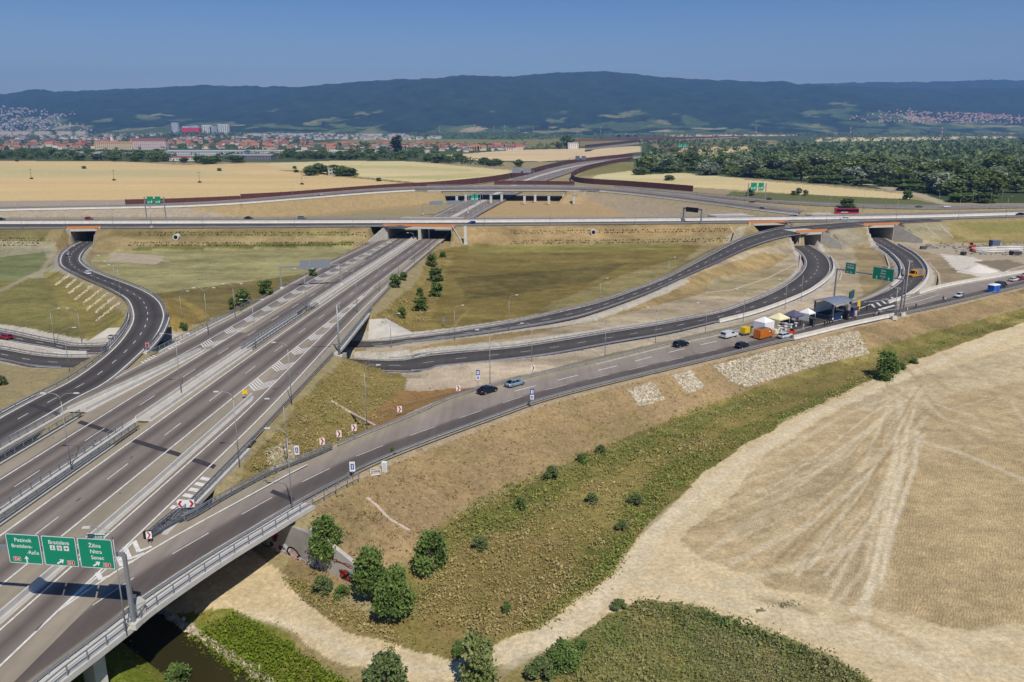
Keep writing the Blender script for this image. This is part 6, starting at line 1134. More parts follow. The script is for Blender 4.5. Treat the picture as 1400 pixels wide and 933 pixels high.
def car_meshes(kind, c):
    if (kind, c) in CM: return CM[(kind, c)]
    L, W, zb, zr, gx0, gx1, rx0, rx1, zh = CT[kind]; h = L / 2; w = W / 2
    st = [(-h, .8, .45, zb - .12), (-h + .12, .93, .3, zb - .02), (-h + .6, 1, .22, zb), (gx0 + .5, 1, .22, zb), (gx1 - .4, 1, .22, zb), (gx1 + .1, .99, .22, zb - .03), (h - .5, .95, .24, zh), (h - .1, .85, .3, zh - .15), (h, .72, .4, zh - .3)]
    rows = [[(x, -w * k * .93, zl), (x, -w * k, zl + .18), (x, -w * k, zt - .16), (x, -w * k * .9, zt), (x, w * k * .9, zt), (x, w * k, zt - .16), (x, w * k, zl + .18), (x, w * k * .93, zl)] for x, k, zl, zt in st]
    body = MB().loft(rows, 0, True, True, True).mesh('body', paint(c))
    g = MB(); wb, wt = w * .88, w * .7
    A = [(gx0, -wb, zb - .03), (gx1, -wb, zb - .03), (gx1, wb, zb - .03), (gx0, wb, zb - .03), (rx0, -wt, zr - .05), (rx1, -wt, zr - .05), (rx1, wt, zr - .05), (rx0, wt, zr - .05)]
    g.add(A, [(0, 1, 5, 4), (1, 2, 6, 5), (2, 3, 7, 6), (3, 0, 4, 7)]); glass = g.mesh('windows', M_GLASS)
    r = MB(); r.box(((rx0 + rx1) / 2, 0, zr - .02), (rx1 - rx0 + .14, wt * 2 + .06, .07), 0, 0, .92)
    lp = lambda a, b, t: tuple(a[i] + (b[i] - a[i]) * t for i in range(3))
    for i, j in ((0, 4), (1, 5), (2, 6), (3, 7)): r.tube([A[i], lp(A[i], A[j], 1)], .05, 4)
    mid = (gx0 + gx1) / 2 - .1
    for sg in (-1, 1): r.tube([(mid, sg * wb * 1.005, zb), ((rx0 + rx1) / 2 - .05, sg * wt * 1.01, zr)], .045, 4)
    roof = r.mesh('roof', paint(c)); wm = MB(); n = 14
    for x, rr, mi in ((.11, .33, 0), (.125, .2, 1)): wm.tube([(0, -x, 0), (0, x, 0)], rr, n, mi, False)
    wheel = wm.mesh('wheel', [M_TYRE, M_RIM]); hl = MB().box((0, 0, 0), (.18, .38, .14)).mesh('headlight', M_HL); tl = MB().box((0, 0, 0), (.12, .34, .16)).mesh('tail_light', M_TL)
    CM[(kind, c)] = (body, glass, roof, wheel, hl, tl, L, W, zb, zh); return CM[(kind, c)]
def car(kind, c, p, rz, label, group='cars on the interchange'):
    body, glass, roof, wheel, hl, tl, L, W, zb, zh = car_meshes(kind, c); r = empty('parked_car', p, rz); tag(r, label, 'car', group)
    link('body', body, r); link('windows', glass, r); link('roof', roof, r)
    for x in (-L * .29, L * .3):
        for y in (-1, 1): link('wheel', wheel, r, (x, y * (W / 2 - .1), .33))
    for y in (-1, 1): link('headlight', hl, r, (L / 2 - .14, y * W * .33, zh - .22)); link('tail_light', tl, r, (-L / 2 + .04, y * W * .36, zb - .2))
    return r
def on_road(rd, x, y, z):
    p = gp(x, y, z); i = int(np.argmin(np.hypot(rd.c[:, 0] - p[0], rd.c[:, 1] - p[1]))); i = min(max(i, 1), rd.n - 2); d = rd.c[i + 1] - rd.c[i - 1]; p = gp(x, y, rd.c[i, 2]); return (p[0], p[1], rd.c[i, 2] + .03), math.atan2(d[1], d[0])
def car_on(kind, c, rd, x, y, label, flip=False, z=5, drz=0):
    p, a = on_road(rd, x, y, z); return car(kind, c, p, a + (math.pi if flip else 0) + drz, label)
car_on('sedan', '1A1C20', r_right, 666.5, 537, 'black car stopped by the left guard rail of the right ramp behind the silver car')
car_on('sedan', '8FA0AE', r_right, 704, 527.5, 'silver blue fastback car stopped on the right ramp ahead of the black car')
car_on('wagon', '14181F', r_right, 931, 473.5, 'black estate car with a person in white standing beside it'); car_on('hatch', '1B2433', r_right, 1015, 475.5, 'dark blue hatchback on the near lane of the ramp before the orange van')
car_on('wagon', 'DDE0E2', r_right, 1073, 462, 'white estate car parked by the guard rail next to the orange van'); car_on('hatch', 'D9DCDD', r_right, 1311, 406.5, 'white hatchback alone on the ramp right of the tall mast', True)
car_on('wagon', 'E9EAEB', r_right, 1386, 384.5, 'white car parked in the row at the right picture edge'); car_on('hatch', 'B2202F', r_right, 1394, 383, 'red car parked in the row at the right picture edge'); car_on('suv', 'E9EAEB', r_right, 1403, 379, 'white car cut off by the right picture edge behind the red car')
car_on('hatch', '9DA1A5', r_loop, 93.5, 349, 'grey car on the loop ramp nearest the left underpass', z=2); car_on('wagon', 'E8E9EA', r_loop, 120, 375.5, 'white car on the loop ramp following the grey car', z=3)
car_on('wagon', '9C1A22', r_up, 8, 463.5, 'dark red car on the lower left road at the picture edge', True, -1)
for k, c, rd, x, y, lb, fl in (('hatch', 'B3202C', r_far, 122, 300.5, 'red car on the cross road above the left underpass', 0), ('sedan', '22262C', r_far, 340, 299.7, 'black car on the cross road between the left and the twin underpass', 0), ('wagon', '6E757D', r_far, 413, 299.4, 'grey car on the cross road left of the twin underpass', 0), ('hatch', '1C3A86', r_near, 645, 306.3, 'dark blue car on the cross road right of the twin underpass', 1), ('sedan', '22262C', r_far, 1, 301.5, 'black car on the cross road at the left picture edge', 0),
    ('suv', '17191C', r_near, 1394, 295, 'black off roader on the cross road at the right picture edge', 1), ('sedan', '25282E', r_fly, 1042, 287, 'black car on the flyover road descending to the right', 0), ('sedan', '4A4E55', r_out, 1052, 273.5, 'dark grey car on the collector road beneath the distant green gantry', 0), ('sedan', '3C4046', r_out, 1256, 284, 'dark grey car on the collector road to the right of the bus', 1), ('wagon', 'E8E9EA', r_out, 1294, 284, 'white car on the collector road right of the dark grey one', 1), ('wagon', 'D8DADC', r_near, 1154, 301, 'pale car on the cross road just below the red bus', 1), ('suv', 'E9EAEB', r_fly, 437, 267.5, 'white van on the flyover road at the left', 0), ('suv', 'E9EAEB', r_dist, 858, 216.5, 'tiny white vehicle far away on the distant motorway', 1)):
    car_on(k, c, rd, x, y, lb, bool(fl), 8)
# vans, trucks, bus
def wheels(r, xs, w, rad=.38):
    wm = MB(); wm.tube([(0, -.13, 0), (0, .13, 0)], rad, 14, 0, False); wm.tube([(0, -.145, 0), (0, .145, 0)], rad * .55, 12, 1, False); me = wm.mesh('wheel', [M_TYRE, M_RIM])
    for x in xs:
        for y in (-1, 1): link('wheel', me, r, (x, y * (w / 2 - .14), rad))
def van(p, rz, c, label, L=5.9, W=2.05, Hh=2.65, mids=None, name='parked_van', cat='van'):
    r = empty(name, p, rz); tag(r, label, cat); h = L / 2; pr = [(-h, .35), (h - .1, .35), (h, .5), (h, 1.0), (h - .75, 1.3), (h - 1.55, Hh - .2), (h - 1.9, Hh), (-h + .08, Hh), (-h, Hh - .1)]
    mb = MB(); mb.loft([[(x, y * k, z) for x, z in pr] for y, k in ((-W / 2, 1), (W / 2, 1))]); mb.build('body', paint(c), r)
    g = MB(); y_ = W / 2 - .12; g.add([(h - .78, -y_, 1.36), (h - 1.5, -y_ + .05, Hh - .26), (h - 1.5, y_ - .05, Hh - .26), (h - .78, y_, 1.36)], [(3, 2, 1, 0)])
    g.v = [(a + .03, b, c_ + .02) for a, b, c_ in g.v]; g.build('windscreen', M_GLASS, r)
    for s in (-1, 1):
        g = MB(); yy = s * (W / 2 + .01); g.add([(h - 1.05, yy, 1.32), (h - 1.62, yy, Hh - .45), (h - 2.25, yy, Hh - .45), (h - 2.25, yy, 1.32)], [(0, 1, 2, 3)]); g.build('side_window', M_GLASS, r)
        MB().box((h - .03, s * W * .38, .85), (.12, .3, .22)).build('headlight', M_HL, r); MB().box((-h, s * W * .44, 1.3), (.08, .16, .6)).build('tail_light', M_TL, r)
    mb = MB(); mb.box((-h - .01, 0, 1.55), (.03, .03, 2.0)); mb.build('door_gap', M_BLK, r); wheels(r, (-h + 1.2, h - 1.1), W)
    if mids: MB().box((mids[0], 0, mids[2]), (mids[1], W + .08, mids[3])).build('cargo_cover', M_GREYB, r)
    return r
p, a = on_road(r_right, 1044, 462, 4.7); v = van(p, a, 'E07A1C', 'orange high roof van parked on the ramp in front of the white tents')
mb = MB(); mb.box((-.6, 0, 2.7), (2.6, 1.5, .1)); mb.build('roof_rack', M_STEELD, v); mb = MB(); poly_xz(mb, [(1.0 + .28 * math.cos(t), 1.75 + .28 * math.sin(t)) for t in np.linspace(0, 6.1, 14)], -1.04); mb.build('emblem', M_WHT, v)
p, a = on_road(r_right, 997, 461.5, 4.7); r = empty('pickup', p, a); tag(r, 'white pickup with a closed rear canopy standing behind the yellow trailer', 'pickup')
L, W = 5.2, 1.85; h = L / 2; MB().loft([[(x, y, z) for x, z in ((-h, .45), (h - .1, .4), (h, .6), (h - .05, 1.0), (h - 1.3, 1.12), (-h, 1.1))] for y in (-W / 2, W / 2)]).build('body', paint('E9EAEA'), r)
MB().loft([[(x, y * k, z) for x, z in ((-h + .05, 1.1), (h - 1.2, 1.1), (h - 1.9, 1.78), (-h + .2, 1.8))] for y, k in ((-W / 2 + .06, 1), (W / 2 - .06, 1))]).build('canopy', paint('E9EAEA'), r)
MB().box((-h + .02, 0, 1.45), (.12, 1.4, .5)).build('rear_window', M_GLASS, r)
for s in (-1, 1): MB().box((h - 2.25, s * (W / 2 - .05), 1.42), (1.1, .05, .42)).build('side_window', M_GLASS, r)
MB().add([(h - 1.22, -.75, 1.14), (h - 1.85, -.68, 1.74), (h - 1.85, .68, 1.74), (h - 1.22, .75, 1.14)], [(3, 2, 1, 0)]).build('windscreen', M_GLASS, r); wheels(r, (-h + 1.1, h - .95), W, .37)
p, a = on_road(r_right, 1018, 458, 4.7); r = empty('trailer', p, a); tag(r, 'small trailer with a yellow cover and dark tail board beside the white pickup', 'trailer'); MB().box((.1, 0, 1.35), (2.2, 1.7, 1.5), 0, 0, .96).build('cover', M_YEL, r); MB().box((1.35, 0, 1.3), (.25, 1.9, 1.5)).build('board', M_BLK, r); MB().box((0, 0, .5), (3.4, 1.5, .18)).build('frame', M_STEELD, r); wheels(r, (-.4, .5), 1.9, .32)
p, a = on_road(r_right, 1080.5, 459.5, 4.6); r = empty('work_trailer', p, a); tag(r, 'low orange equipment with black posts next to the white estate car', 'trailer'); MB().box((-.4, 0, .75), (1.5, 1.2, 1.1), 0, 0, .9).build('drum', paint('E0571C'), r); MB().box((.9, 0, .8), (.9, .9, 1.3)).build('generator', paint('E0571C'), r); MB().box((.35, 0, .9), (.12, 1.1, 1.7)).build('board', M_BLK, r); wheels(r, (0,), 1.4, .28)
p, a = on_road(r_exit, 1252, 378.5, 2.6); van(p, a + 2.6, 'E8A41E', 'yellow orange service truck with a grey covered middle on the exit ramp bend', 7., 2.2, 2.7, (-1.2, 2.6, 1.75, 2.1), 'service_truck', 'truck')
mb = empty('arrow_trailer', (p[0] - 5.6, p[1] + .2, p[2])); tag(mb, 'small dark trailer standing at the front of the yellow orange truck', 'trailer'); MB().box((0, 0, .6), (1.6, 1.2, .5)).build('chassis', M_BLK, mb); MB().box((.2, 0, 1.9), (.12, 1.3, 2.)).build('board', M_GREYB, mb); wheels(mb, (0,), 1.4, .28)
p, a = on_road(r_right, 1368, 393, 4.3); van(p, a, '1F2C40', 'dark blue van parked behind the blue cabin at the right', 5., 1.95, 2.1)
r = empty('portable_toilet', gp(1358, 399.5, 4.35), .5); tag(r, 'bright blue cabin with a white roof on the ramp edge at the right', 'cabin'); MB().box((0, 0, 1.25), (3.4, 2.2, 2.4)).build('walls', mat('cabin blue', '1F68C8', .45, amp=.05), r); MB().loft([[(-1.8, y, 2.45), (1.8, y, 2.45), (1.5, y * .7, 2.75), (-1.5, y * .7, 2.75)] for y in (-1.2, 1.2)]).build('roof', M_WHT, r); MB().box((.3, -1.115, 1.2), (.9, .03, 2.0)).build('door', mat('cabin door', '1A5AB0', .45), r)
p = gp(1158, 293.5, TZ); r = empty('coach', (p[0], p[1] + 1, TZ + .03), -.06); tag(r, 'long red coach with dark windows on the cross road at the right', 'bus'); L, W = 13.2, 2.55; RED = paint('C01E36')
MB().loft([[(-L / 2, y, .35), (L / 2 - .1, y, .35), (L / 2, y, .9), (L / 2, y, 1.5), (L / 2 - .25, y * .97, 3.3), (-L / 2 + .1, y * .97, 3.4), (-L / 2, y, 3.2)] for y in (-W / 2, W / 2)]).build('body', RED, r)
for s in (-1, 1): MB().box((.1, s * (W / 2 - .01), 2.25), (L - .5, .06, 1.35)).build('side_window', M_GLASS, r)
MB().box((L / 2 - .08, 0, 2.2), (.12, W - .3, 1.6)).build('windscreen', M_GLASS, r); MB().box((0, 0, 3.42), (L - .5, W - .2, .14)).build('roof', paint('7A1626'), r); mb = MB(); poly_xz(mb, [(-3.5, 1.15), (.5, 1.15), (.5, 1.5), (-3.5, 1.5)], -W / 2 - .02); mb.build('livery_stripe', M_WHT, r); wheels(r, (-L / 2 + 3, L / 2 - 2.6), W, .5)
# ------------------------------------------------------------------ stage, tents, people
PZ_ = 4.62; EV = lambda x, y: gp(x, y, 4.62)
M_TENT = mat('white canvas', 'F2F0EC', .7, amp=.04); M_TENTD = mat('grey violet canvas', '5F5C74', .7, amp=.05); M_TENTC = mat('cream canvas', 'EFE3B4', .7, amp=.04); M_NAVY = mat('navy cloth', '18263F', .7, amp=.06); M_ROOFG = mat('grey stage roof', '7D8594', .55, amp=.05)
_, EA = on_road(r_right, 1100, 445, 4.6)
def tent(p, w, d, m, label, wall=None, hh=2.2, peak=3.4):
    r = empty('event_tent', p, EA); tag(r, label, 'tent', 'tents beside the stage'); a, b = w / 2, d / 2
    MB().add([(-a, -b, hh), (a, -b, hh), (a, b, hh), (-a, b, hh), (0, 0, peak), (-a, -b, hh - .3), (a, -b, hh - .3), (a, b, hh - .3), (-a, b, hh - .3)], [(0, 1, 4), (1, 2, 4), (2, 3, 4), (3, 0, 4), (5, 6, 1, 0), (6, 7, 2, 1), (7, 8, 3, 2), (8, 5, 0, 3)]).build('canopy', m, r)
    for sx in (-1, 1):
        for sy in (-1, 1): MB().tube([(sx * (a - .05), sy * (b - .05), 0), (sx * (a - .05), sy * (b - .05), hh)], .05, 6).build('leg', M_HEAD, r)
    for q in wall or ():
        c, dd = {'n': ((0, -b, hh / 2), (w, .05, hh)), 'f': ((0, b, hh / 2), (w, .05, hh)), 'l': ((-a, 0, hh / 2), (.05, d, hh)), 'r': ((a, 0, hh / 2), (.05, d, hh))}[q]; MB().box(c, dd).build('side_wall', m if q != 'r' else M_TENTD, r)
    return r
tent(EV(1044, 449.5), 4.2, 3.6, M_TENT, 'closed white tent with walls behind the orange van', 'nlfr'); tent(EV(1064, 445.5), 4.8, 3.8, M_TENTC, 'open cream and white tent right of the closed white tent', 'lf', 2.3, 3.7); tent(EV(1084, 441.5), 4.4, 4, M_TENTD, 'grey violet tent between the cream tent and the stage', 'f', 2.3, 3.8); tent(EV(1103, 437.5), 3.2, 3.2, M_TENT, 'small white tent just left of the stage', 'lf', 2.2, 3.5)
st = empty('event_stage', EV(1137, 433.5), EA); tag(st, 'open stage with a rounded grey roof on the closed ramp', 'stage'); W_, D_ = 9.2, 6.2
MB().box((0, 0, .6), (W_, D_, 1.2)).build('platform', M_NAVY, st)
rows = [[(x, y, 4.6 + 1.1 * math.cos(y / D_ * 2.3) - abs(x) * .03) for y in np.linspace(-D_ / 2 - .4, D_ / 2 + .4, 9)] + [(x, y, 4.45 + 1.1 * math.cos(y / D_ * 2.3) - abs(x) * .03) for y in np.linspace(D_ / 2 + .4, -D_ / 2 - .4, 9)] for x in np.linspace(-W_ / 2 - .4, W_ / 2 + .4, 6)]
MB().loft(rows, 0, True, True, True).build('roof', M_ROOFG, st)
for sx in (-1, 1):
    for sy in (-1, 1): MB().box((sx * W_ * .48, sy * D_ * .47, 2.5), (.35, .35, 4.6)).build('truss_leg', M_STEELD, st)
MB().box((0, D_ * .46, 2.8), (W_ * .9, .1, 3)).build('back_panel', M_TENT, st); MB().box((W_ * .3, -D_ * .52, 2.0), (1.1, .6, 3.9)).build('banner_panel', M_CONCD, st); MB().box((0, -D_ / 2 - .04, .6), (W_, .06, 1.1)).build('front_cloth', mat('blue cloth', '1C3C66', .7), st)
for nm, px_, d, m_, lb, z in (('loudspeaker', (1110, 446), (1, 1, 2.), M_BLK, 'black loudspeaker stack at the left front of the stage', 1.), ('loudspeaker', (1157, 437), (1.2, 1.1, 2.6), M_BLK, 'black loudspeaker stack at the right front of the stage', 1.3)):
    r = empty(nm, EV(*px_), EA); tag(r, lb, 'loudspeaker'); MB().box((0, 0, z), d).build('cabinet', m_, r); mb = MB(); [poly_xz(mb, [(.35 * math.cos(t), q + .35 * math.sin(t)) for t in np.linspace(0, 5.9, 12)], -d[1] / 2 - .01) for q in (.55, 1.4)]; mb.build('cone', M_STEELD, r)
r = empty('screen_trailer', EV(1162, 424), EA + .3); tag(r, 'dark teal screen trailer behind the right end of the stage', 'screen'); MB().box((0, 0, 4.6), (5., .4, 2.4)).build('screen', mat('teal screen', '2E5A5C', .5), r); MB().box((0, .1, 2), (.5, .5, 4)).build('mast', M_BLK, r); MB().box((0, .2, .6), (4, 1.8, .8)).build('trailer_bed', M_BLK, r)
r = empty('promo_booth', EV(1166, 432.5), EA); tag(r, 'purple promotional booth right of the stage', 'booth'); MB().box((0, 0, 1.4), (2.8, 1.6, 2.6)).build('walls', mat('purple cloth', '47345F', .7), r); MB().box((0, 0, 2.78), (3, 1.8, .16)).build('roof', M_TENTD, r); MB().box((0, -.85, 1), (1.2, .06, 1.6)).build('poster', M_HEAD, r)
r = empty('feather_flag', EV(1170.5, 430), .3); tag(r, 'tall yellow feather flag right of the purple booth', 'flag'); MB().tube([(0, 0, 0), (0, 0, 3.5), (.2, 0, 4.2)], .04, 6).build('pole', M_STEEL, r); mb = MB(); mb.loft([[(a, y, b) for a, b in ((.04, .6), (.9, .8), (1.15, 2.4), (1.0, 3.7), (.55, 4.3), (.15, 4.1))] for y in (-.02, .02)]); mb.build('cloth', M_YEL, r)
TBL = [(1065, 451), (1074, 447.5), (1074, 452), (1081.5, 449), (1088, 447), (1068, 454)]
for (x, y), lb in zip(TBL, ('white cocktail table nearest the orange van, in the back row', 'white cocktail table in front of the cream tent opening', 'white cocktail table in the front row, middle', 'white cocktail table below the grey violet tent', 'white cocktail table farthest right before the stage', 'white cocktail table in the front row beside the orange van')):
    r = empty('cocktail_table', EV(x, y)); tag(r, lb, 'table', 'white cocktail tables'); MB().tube([(0, 0, 0), (0, 0, .35), (0, 0, .75), (0, 0, 1.1)], [.36, .2, .17, .4], 12).build('cloth', M_TENT, r); MB().tube([(0, 0, 1.1), (0, 0, 1.16)], .45, 14, 0, False).build('table_top', M_WHT, r)
r = empty('utility_cart', EV(1060, 457), EA); tag(r, 'cream coloured cart between the orange van and the tables', 'cart'); MB().box((0, 0, .75), (1.7, 1.2, 1.1), 0, 0, .9).build('housing', M_TENTC, r); wheels(r, (-.5, .5), 1.2, .22)
# people: one skinned body per pose, recoloured copies
SKIN = mat('skin', 'C99A7B', .6, amp=.03); HAIRS = [mat('dark hair', '2A211C', .8), mat('light hair', '8A6A48', .8)]
def body_mesh(pose):
    J = {'hip': (0, 0, .95), 'chest': (0, 0, 1.3), 'neck': (0, .0, 1.48), 'head': (0, .02, 1.58), 'top': (0, .01, 1.74)}
    if pose == 'walk': legs = [((-.1, .02, .9), (-.11, .18, .5), (-.11, .1, .06), (-.11, .25, .03)), ((.1, .0, .9), (.11, -.06, .5), (.11, -.32, .1), (.11, -.2, .03))]; arms = [((-.2, 0, 1.42), (-.25, -.12, 1.15), (-.24, -.02, .92)), ((.2, 0, 1.42), (.25, .1, 1.15), (.24, .28, .98))]
    elif pose == 'hold': legs = [((-.1, 0, .9), (-.12, .02, .5), (-.12, 0, .06), (-.12, .16, .03)), ((.1, 0, .9), (.12, .02, .5), (.12, 0, .06), (.12, .16, .03))]; arms = [((-.2, 0, 1.42), (-.26, .02, 1.15), (-.14, .26, 1.12)), ((.2, 0, 1.42), (.26, .02, 1.15), (.14, .26, 1.12))]
    else: legs = [((-.1, 0, .9), (-.12, .02, .5), (-.13, 0, .06), (-.13, .16, .03)), ((.1, 0, .9), (.11, .02, .5), (.12, 0, .06), (.13, .16, .03))]; arms = [((-.2, 0, 1.42), (-.26, -.02, 1.15), (-.25, .05, .85)), ((.2, 0, 1.42), (.26, -.02, 1.15), (.25, .05, .85))]
    vs, es, rs = [], [], []
    def ch(pts, rad, par=None):
        for q, r in zip(pts, rad):
            vs.append(q); rs.append(r)
            if par is not None: es.append((par, len(vs) - 1))
            par = len(vs) - 1
        return par
    ch([J['hip'], J['chest'], J['neck'], J['head'], J['top']], [.16, .17, .065, .1, .085]); 
    for l in legs: ch(l, [.1, .07, .05, .045], 0)
    for a in arms: ch(a, [.07, .05, .04], 1)
    me = bpy.data.meshes.new('b'); me.from_pydata(vs, es, []); o = link('b', me); m = o.modifiers.new('s', 'SKIN'); sv = me.skin_vertices[0].data
    for i, r in enumerate(rs): sv[i].radius = (r, r * (.72 if i < 2 else 1)); sv[i].use_root = i == 0
    ss = o.modifiers.new('u', 'SUBSURF'); ss.levels = 1; ss.render_levels = 1
    out = bpy.data.meshes.new_from_object(o.evaluated_get(bpy.context.evaluated_depsgraph_get())); bpy.data.objects.remove(o); return out
BM = {p: body_mesh(p) for p in ('stand', 'walk', 'hold')}; PB = {}
HM = {}
for i, hm in enumerate(HAIRS):
    mb = MB(); rows = [[(.105 * math.cos(a) * c, -.01 + .115 * math.sin(a) * c, 1.66 + z) for a in np.linspace(0, 6.283, 10, endpoint=False)] for z, c in ((-.05, .98), (.02, 1.04), (.08, .82), (.115, .35))]; HM[i] = mb.loft(rows, 0, True, True, True).mesh('hair', hm)
def person(p, pose, shirt, trousers, rz, label, hair=0):
    key = (pose, shirt, trousers)
    if key not in PB:
        me = BM[pose].copy(); me.name = 'person'; 
        for m_ in (mat('cloth ' + shirt, shirt, .8, amp=.05), mat('cloth ' + trousers, trousers, .8, amp=.05), SKIN, M_BLK): me.materials.append(m_)
        for f in me.polygons: z = f.center.z; x = abs(f.center.x); f.material_index = 2 if z > 1.5 or (x > .15 and z < 1.1 and z > .7) or (f.center.y > .2 and z > .9) else 0 if z > .98 else 1 if z > .1 else 3; f.use_smooth = True
        PB[key] = me
    o = link('person', PB[key], None, p, rz); tag(o, label, 'person', 'people at the road opening'); link('hair', HM[hair], o); return o
PEOPLE = [((935.5, 474.5), 'stand', 'F0F0EE', '23252B', 'person in a white shirt and dark trousers beside the black estate car'), ((1098, 450.5), 'walk', 'EDEDEA', 'E2DFD8', 'person dressed all in white walking before the stage'), ((1130.5, 445), 'stand', '1D1F26', '1D1F26', 'person in black among the seated guests at the stage corner'), ((1134, 444), 'hold', '26303C', '1D1F26', 'person in dark blue holding something at the stage corner'), ((1138, 442), 'stand', 'F2F2F0', '2A2C33', 'person in a white shirt below the banner panel'), ((1127, 446.5), 'stand', '2B2D33', '202228', 'person in dark grey left of the seated guests'), ((1150, 439.5), 'walk', 'EDEDEA', '8C8474', 'person in white top and beige trousers right of the banner panel'),
 ((1195, 434.5), 'stand', '9A9C98', '1F2126', 'person in grey at the left of the group by the white barrier'), ((1198, 433.5), 'hold', 'E6E4DE', '6A5A48', 'person in cream holding papers in the group by the white barrier'), ((1201, 434), 'stand', '22252B', '1F2126', 'person in black in the middle of the group by the white barrier'), ((1203.5, 432.5), 'stand', 'C8CDD0', '2A2C33', 'person in pale grey in the group by the white barrier'), ((1196, 431), 'stand', '31353D', '202228', 'person in charcoal at the back of the group by the white barrier'), ((1224.5, 421.5), 'stand', '17181C', '17181C', 'person in black standing near the gantry foot'), ((1252, 422), 'walk', '1D1F26', '17181C', 'person in dark clothes walking right of the tall mast'),
 ((1289, 412), 'stand', '1B1C20', '202228', 'person in black at the rail by the lying bicycles'), ((1292, 413.5), 'hold', 'E4D8D8', '5A4A4A', 'person in pale pink next to the person in black at the rail'), ((1185, 425.5), 'stand', '17181C', '17181C', 'person in black on the hatch marks behind the stage'), ((1186, 417), 'walk', '3A3D45', '202228', 'person in dark grey at the rail below the big green sign'), ((1160, 436.5), 'stand', '2A2C33', '17181C', 'person in charcoal before the purple booth'), ((1164, 437.5), 'hold', '17181C', '2A2C33', 'person in black with raised hands before the purple booth'), ((1169, 437), 'stand', 'D9C9C0', '17181C', 'person in a pale top under the yellow flag'), ((1240, 428), 'stand', 'EDEDEA', '8A8A88', 'person in white close to the mast foot'), ((1094, 446), 'stand', '2A2C33', '17181C', 'person in dark clothes under the grey violet tent edge'), ((1107, 441.5), 'stand', '17181C', '23252B', 'person in black by the small white tent')]
for i, ((x, y), ps, a, b, lb) in enumerate(PEOPLE): person(EV(x, y), ps, a, b, (i * 1.7) % 6.28, lb, i % 2)
for i, ((dx, dy), c, lb) in enumerate((((-2.4, -.5), '17181C', 'left musician in black on the stage'), ((-.9, .2), 'E8E8E6', 'musician in white on the stage'), ((.6, -.4), '1D2230', 'musician in navy on the stage'), ((2, .3), '17181C', 'right musician in black on the stage'))):
    q = st.location; person((q.x + dx * math.cos(EA) - dy * math.sin(EA), q.y + dx * math.sin(EA) + dy * math.cos(EA), q.z + 1.2), 'hold', c, '17181C', EA + math.pi, lb, i % 2)
for (x, y), lb in (((1279, 415), 'bicycle lying at the guard rail'), ((1283, 414), 'second bicycle leaning at the guard rail')):
    r = empty('bicycle', gp(x, y, 4.55), .4); tag(r, lb + (' left of the other one' if 'second' not in lb else ' nearer the person in black'), 'bicycle'); 
    for sx in (-.5, .5): MB().tube([(sx + .33 * math.cos(t), 0, .33 + .33 * math.sin(t)) for t in np.linspace(0, 6.283, 17)], .025, 5, cap=False).build('wheel', M_TYRE, r)
    mb = MB(); [mb.tube(q, .025, 5) for q in (((-.5, 0, .33), (-.15, 0, .8), (.35, 0, .82), (-.05, 0, .3), (-.5, 0, .33)), ((.5, 0, .33), (.33, 0, .95)), ((.33, -.22, .97), (.33, .22, .97)))]; mb.build('frame', M_RIM, r); MB().box((-.18, 0, .86), (.24, .12, .06)).build('saddle', M_BLK, r)
# ------------------------------------------------------------------ building site at the right
def site_box(x, y, d, m_, label, name, cat, rz=.1, roof=None):
    q = PT(x, y); r = empty(name, q, rz); tag(r, label, cat); MB().box((0, 0, d[2] / 2), d).build('body', m_, r); MB().box((0, 0, d[2] + .08), (d[0] * 1.02, d[1] * 1.02, .16)).build('roof', roof or M_GREYB, r); return r
site_box(1359, 337, (4, 3, 3), mat('site blue', '5D6B7C', .6), 'dark blue grey site container behind the pipes at the right', 'site_container', 'container'); site_box(1388, 349, (4.2, 3, 1.8), mat('site brown', '4A3A30', .8), 'brown skip on the building site at the right edge', 'skip', 'skip')
for (x, y, L_), lb in zip(((1345, 343, 12), (1352, 345.5, 14), (1365, 344, 10), (1376, 341, 16), (1380, 344.5, 12)), ('stack of pale pipes nearest the excavator', 'front stack of pale pipes on the building site', 'middle stack of pale pipes on the building site', 'long white stack at the back of the building site', 'right hand stack of pale pipes on the building site')):
    r = empty('pipe_stack', PT(x, y), .08); tag(r, lb, 'pipes', 'stacks of pipes on the building site'); mb = MB(); [mb.tube([(-L_ / 2, k * .85 - .8 + .4 * j, .42 + .75 * j), (L_ / 2, k * .85 - .8 + .4 * j, .42 + .75 * j)], .4, 8) for j in range(2) for k in range(3 - j)]; mb.build('pipes', M_CONCL, r)
r = empty('excavator', PT(1329, 340), 2.6); tag(r, 'small orange excavator on the building site right of the exit ramp', 'excavator'); OR = paint('E0682A')
for s in (-1, 1): MB().box((0, s * 1.1, .4), (3.2, .5, .8), 0, 0, .85).build('track', M_BLK, r)
MB().box((-.3, 0, 1.4), (2.6, 2.2, 1.1)).build('body', OR, r); MB().box((.4, .5, 2.4), (1.2, 1, 1.1)).build('cab', M_GLASS, r); MB().tube([(.8, -.3, 1.8), (2.4, -.3, 3.6), (4.2, -.3, 2.4)], [.25, .2, .15], 6).build('arm', OR, r); MB().box((4.3, -.3, 1.6), (.7, .9, .9), 0, 0, .7).build('bucket', M_STEELD, r)
for i, (x, y, c, lb) in enumerate(((1262, 341, '55524E', 'dark heap of debris nearest the exit ramp portal'), (1330, 344.5, 'B02A2C', 'red crate on the building site'), (1317, 349, '2E3036', 'black machine lying in front of the pipes'), (1345, 347.5, 'C8C4BC', 'pale block pallet in front of the pipes'))): site_box(x, y, (2.6, 1.6, 1.3), mat('site ' + c, c, .8, amp=.2), lb, 'site_crate', 'crate', .3 * i, mat('site ' + c, c, .8))
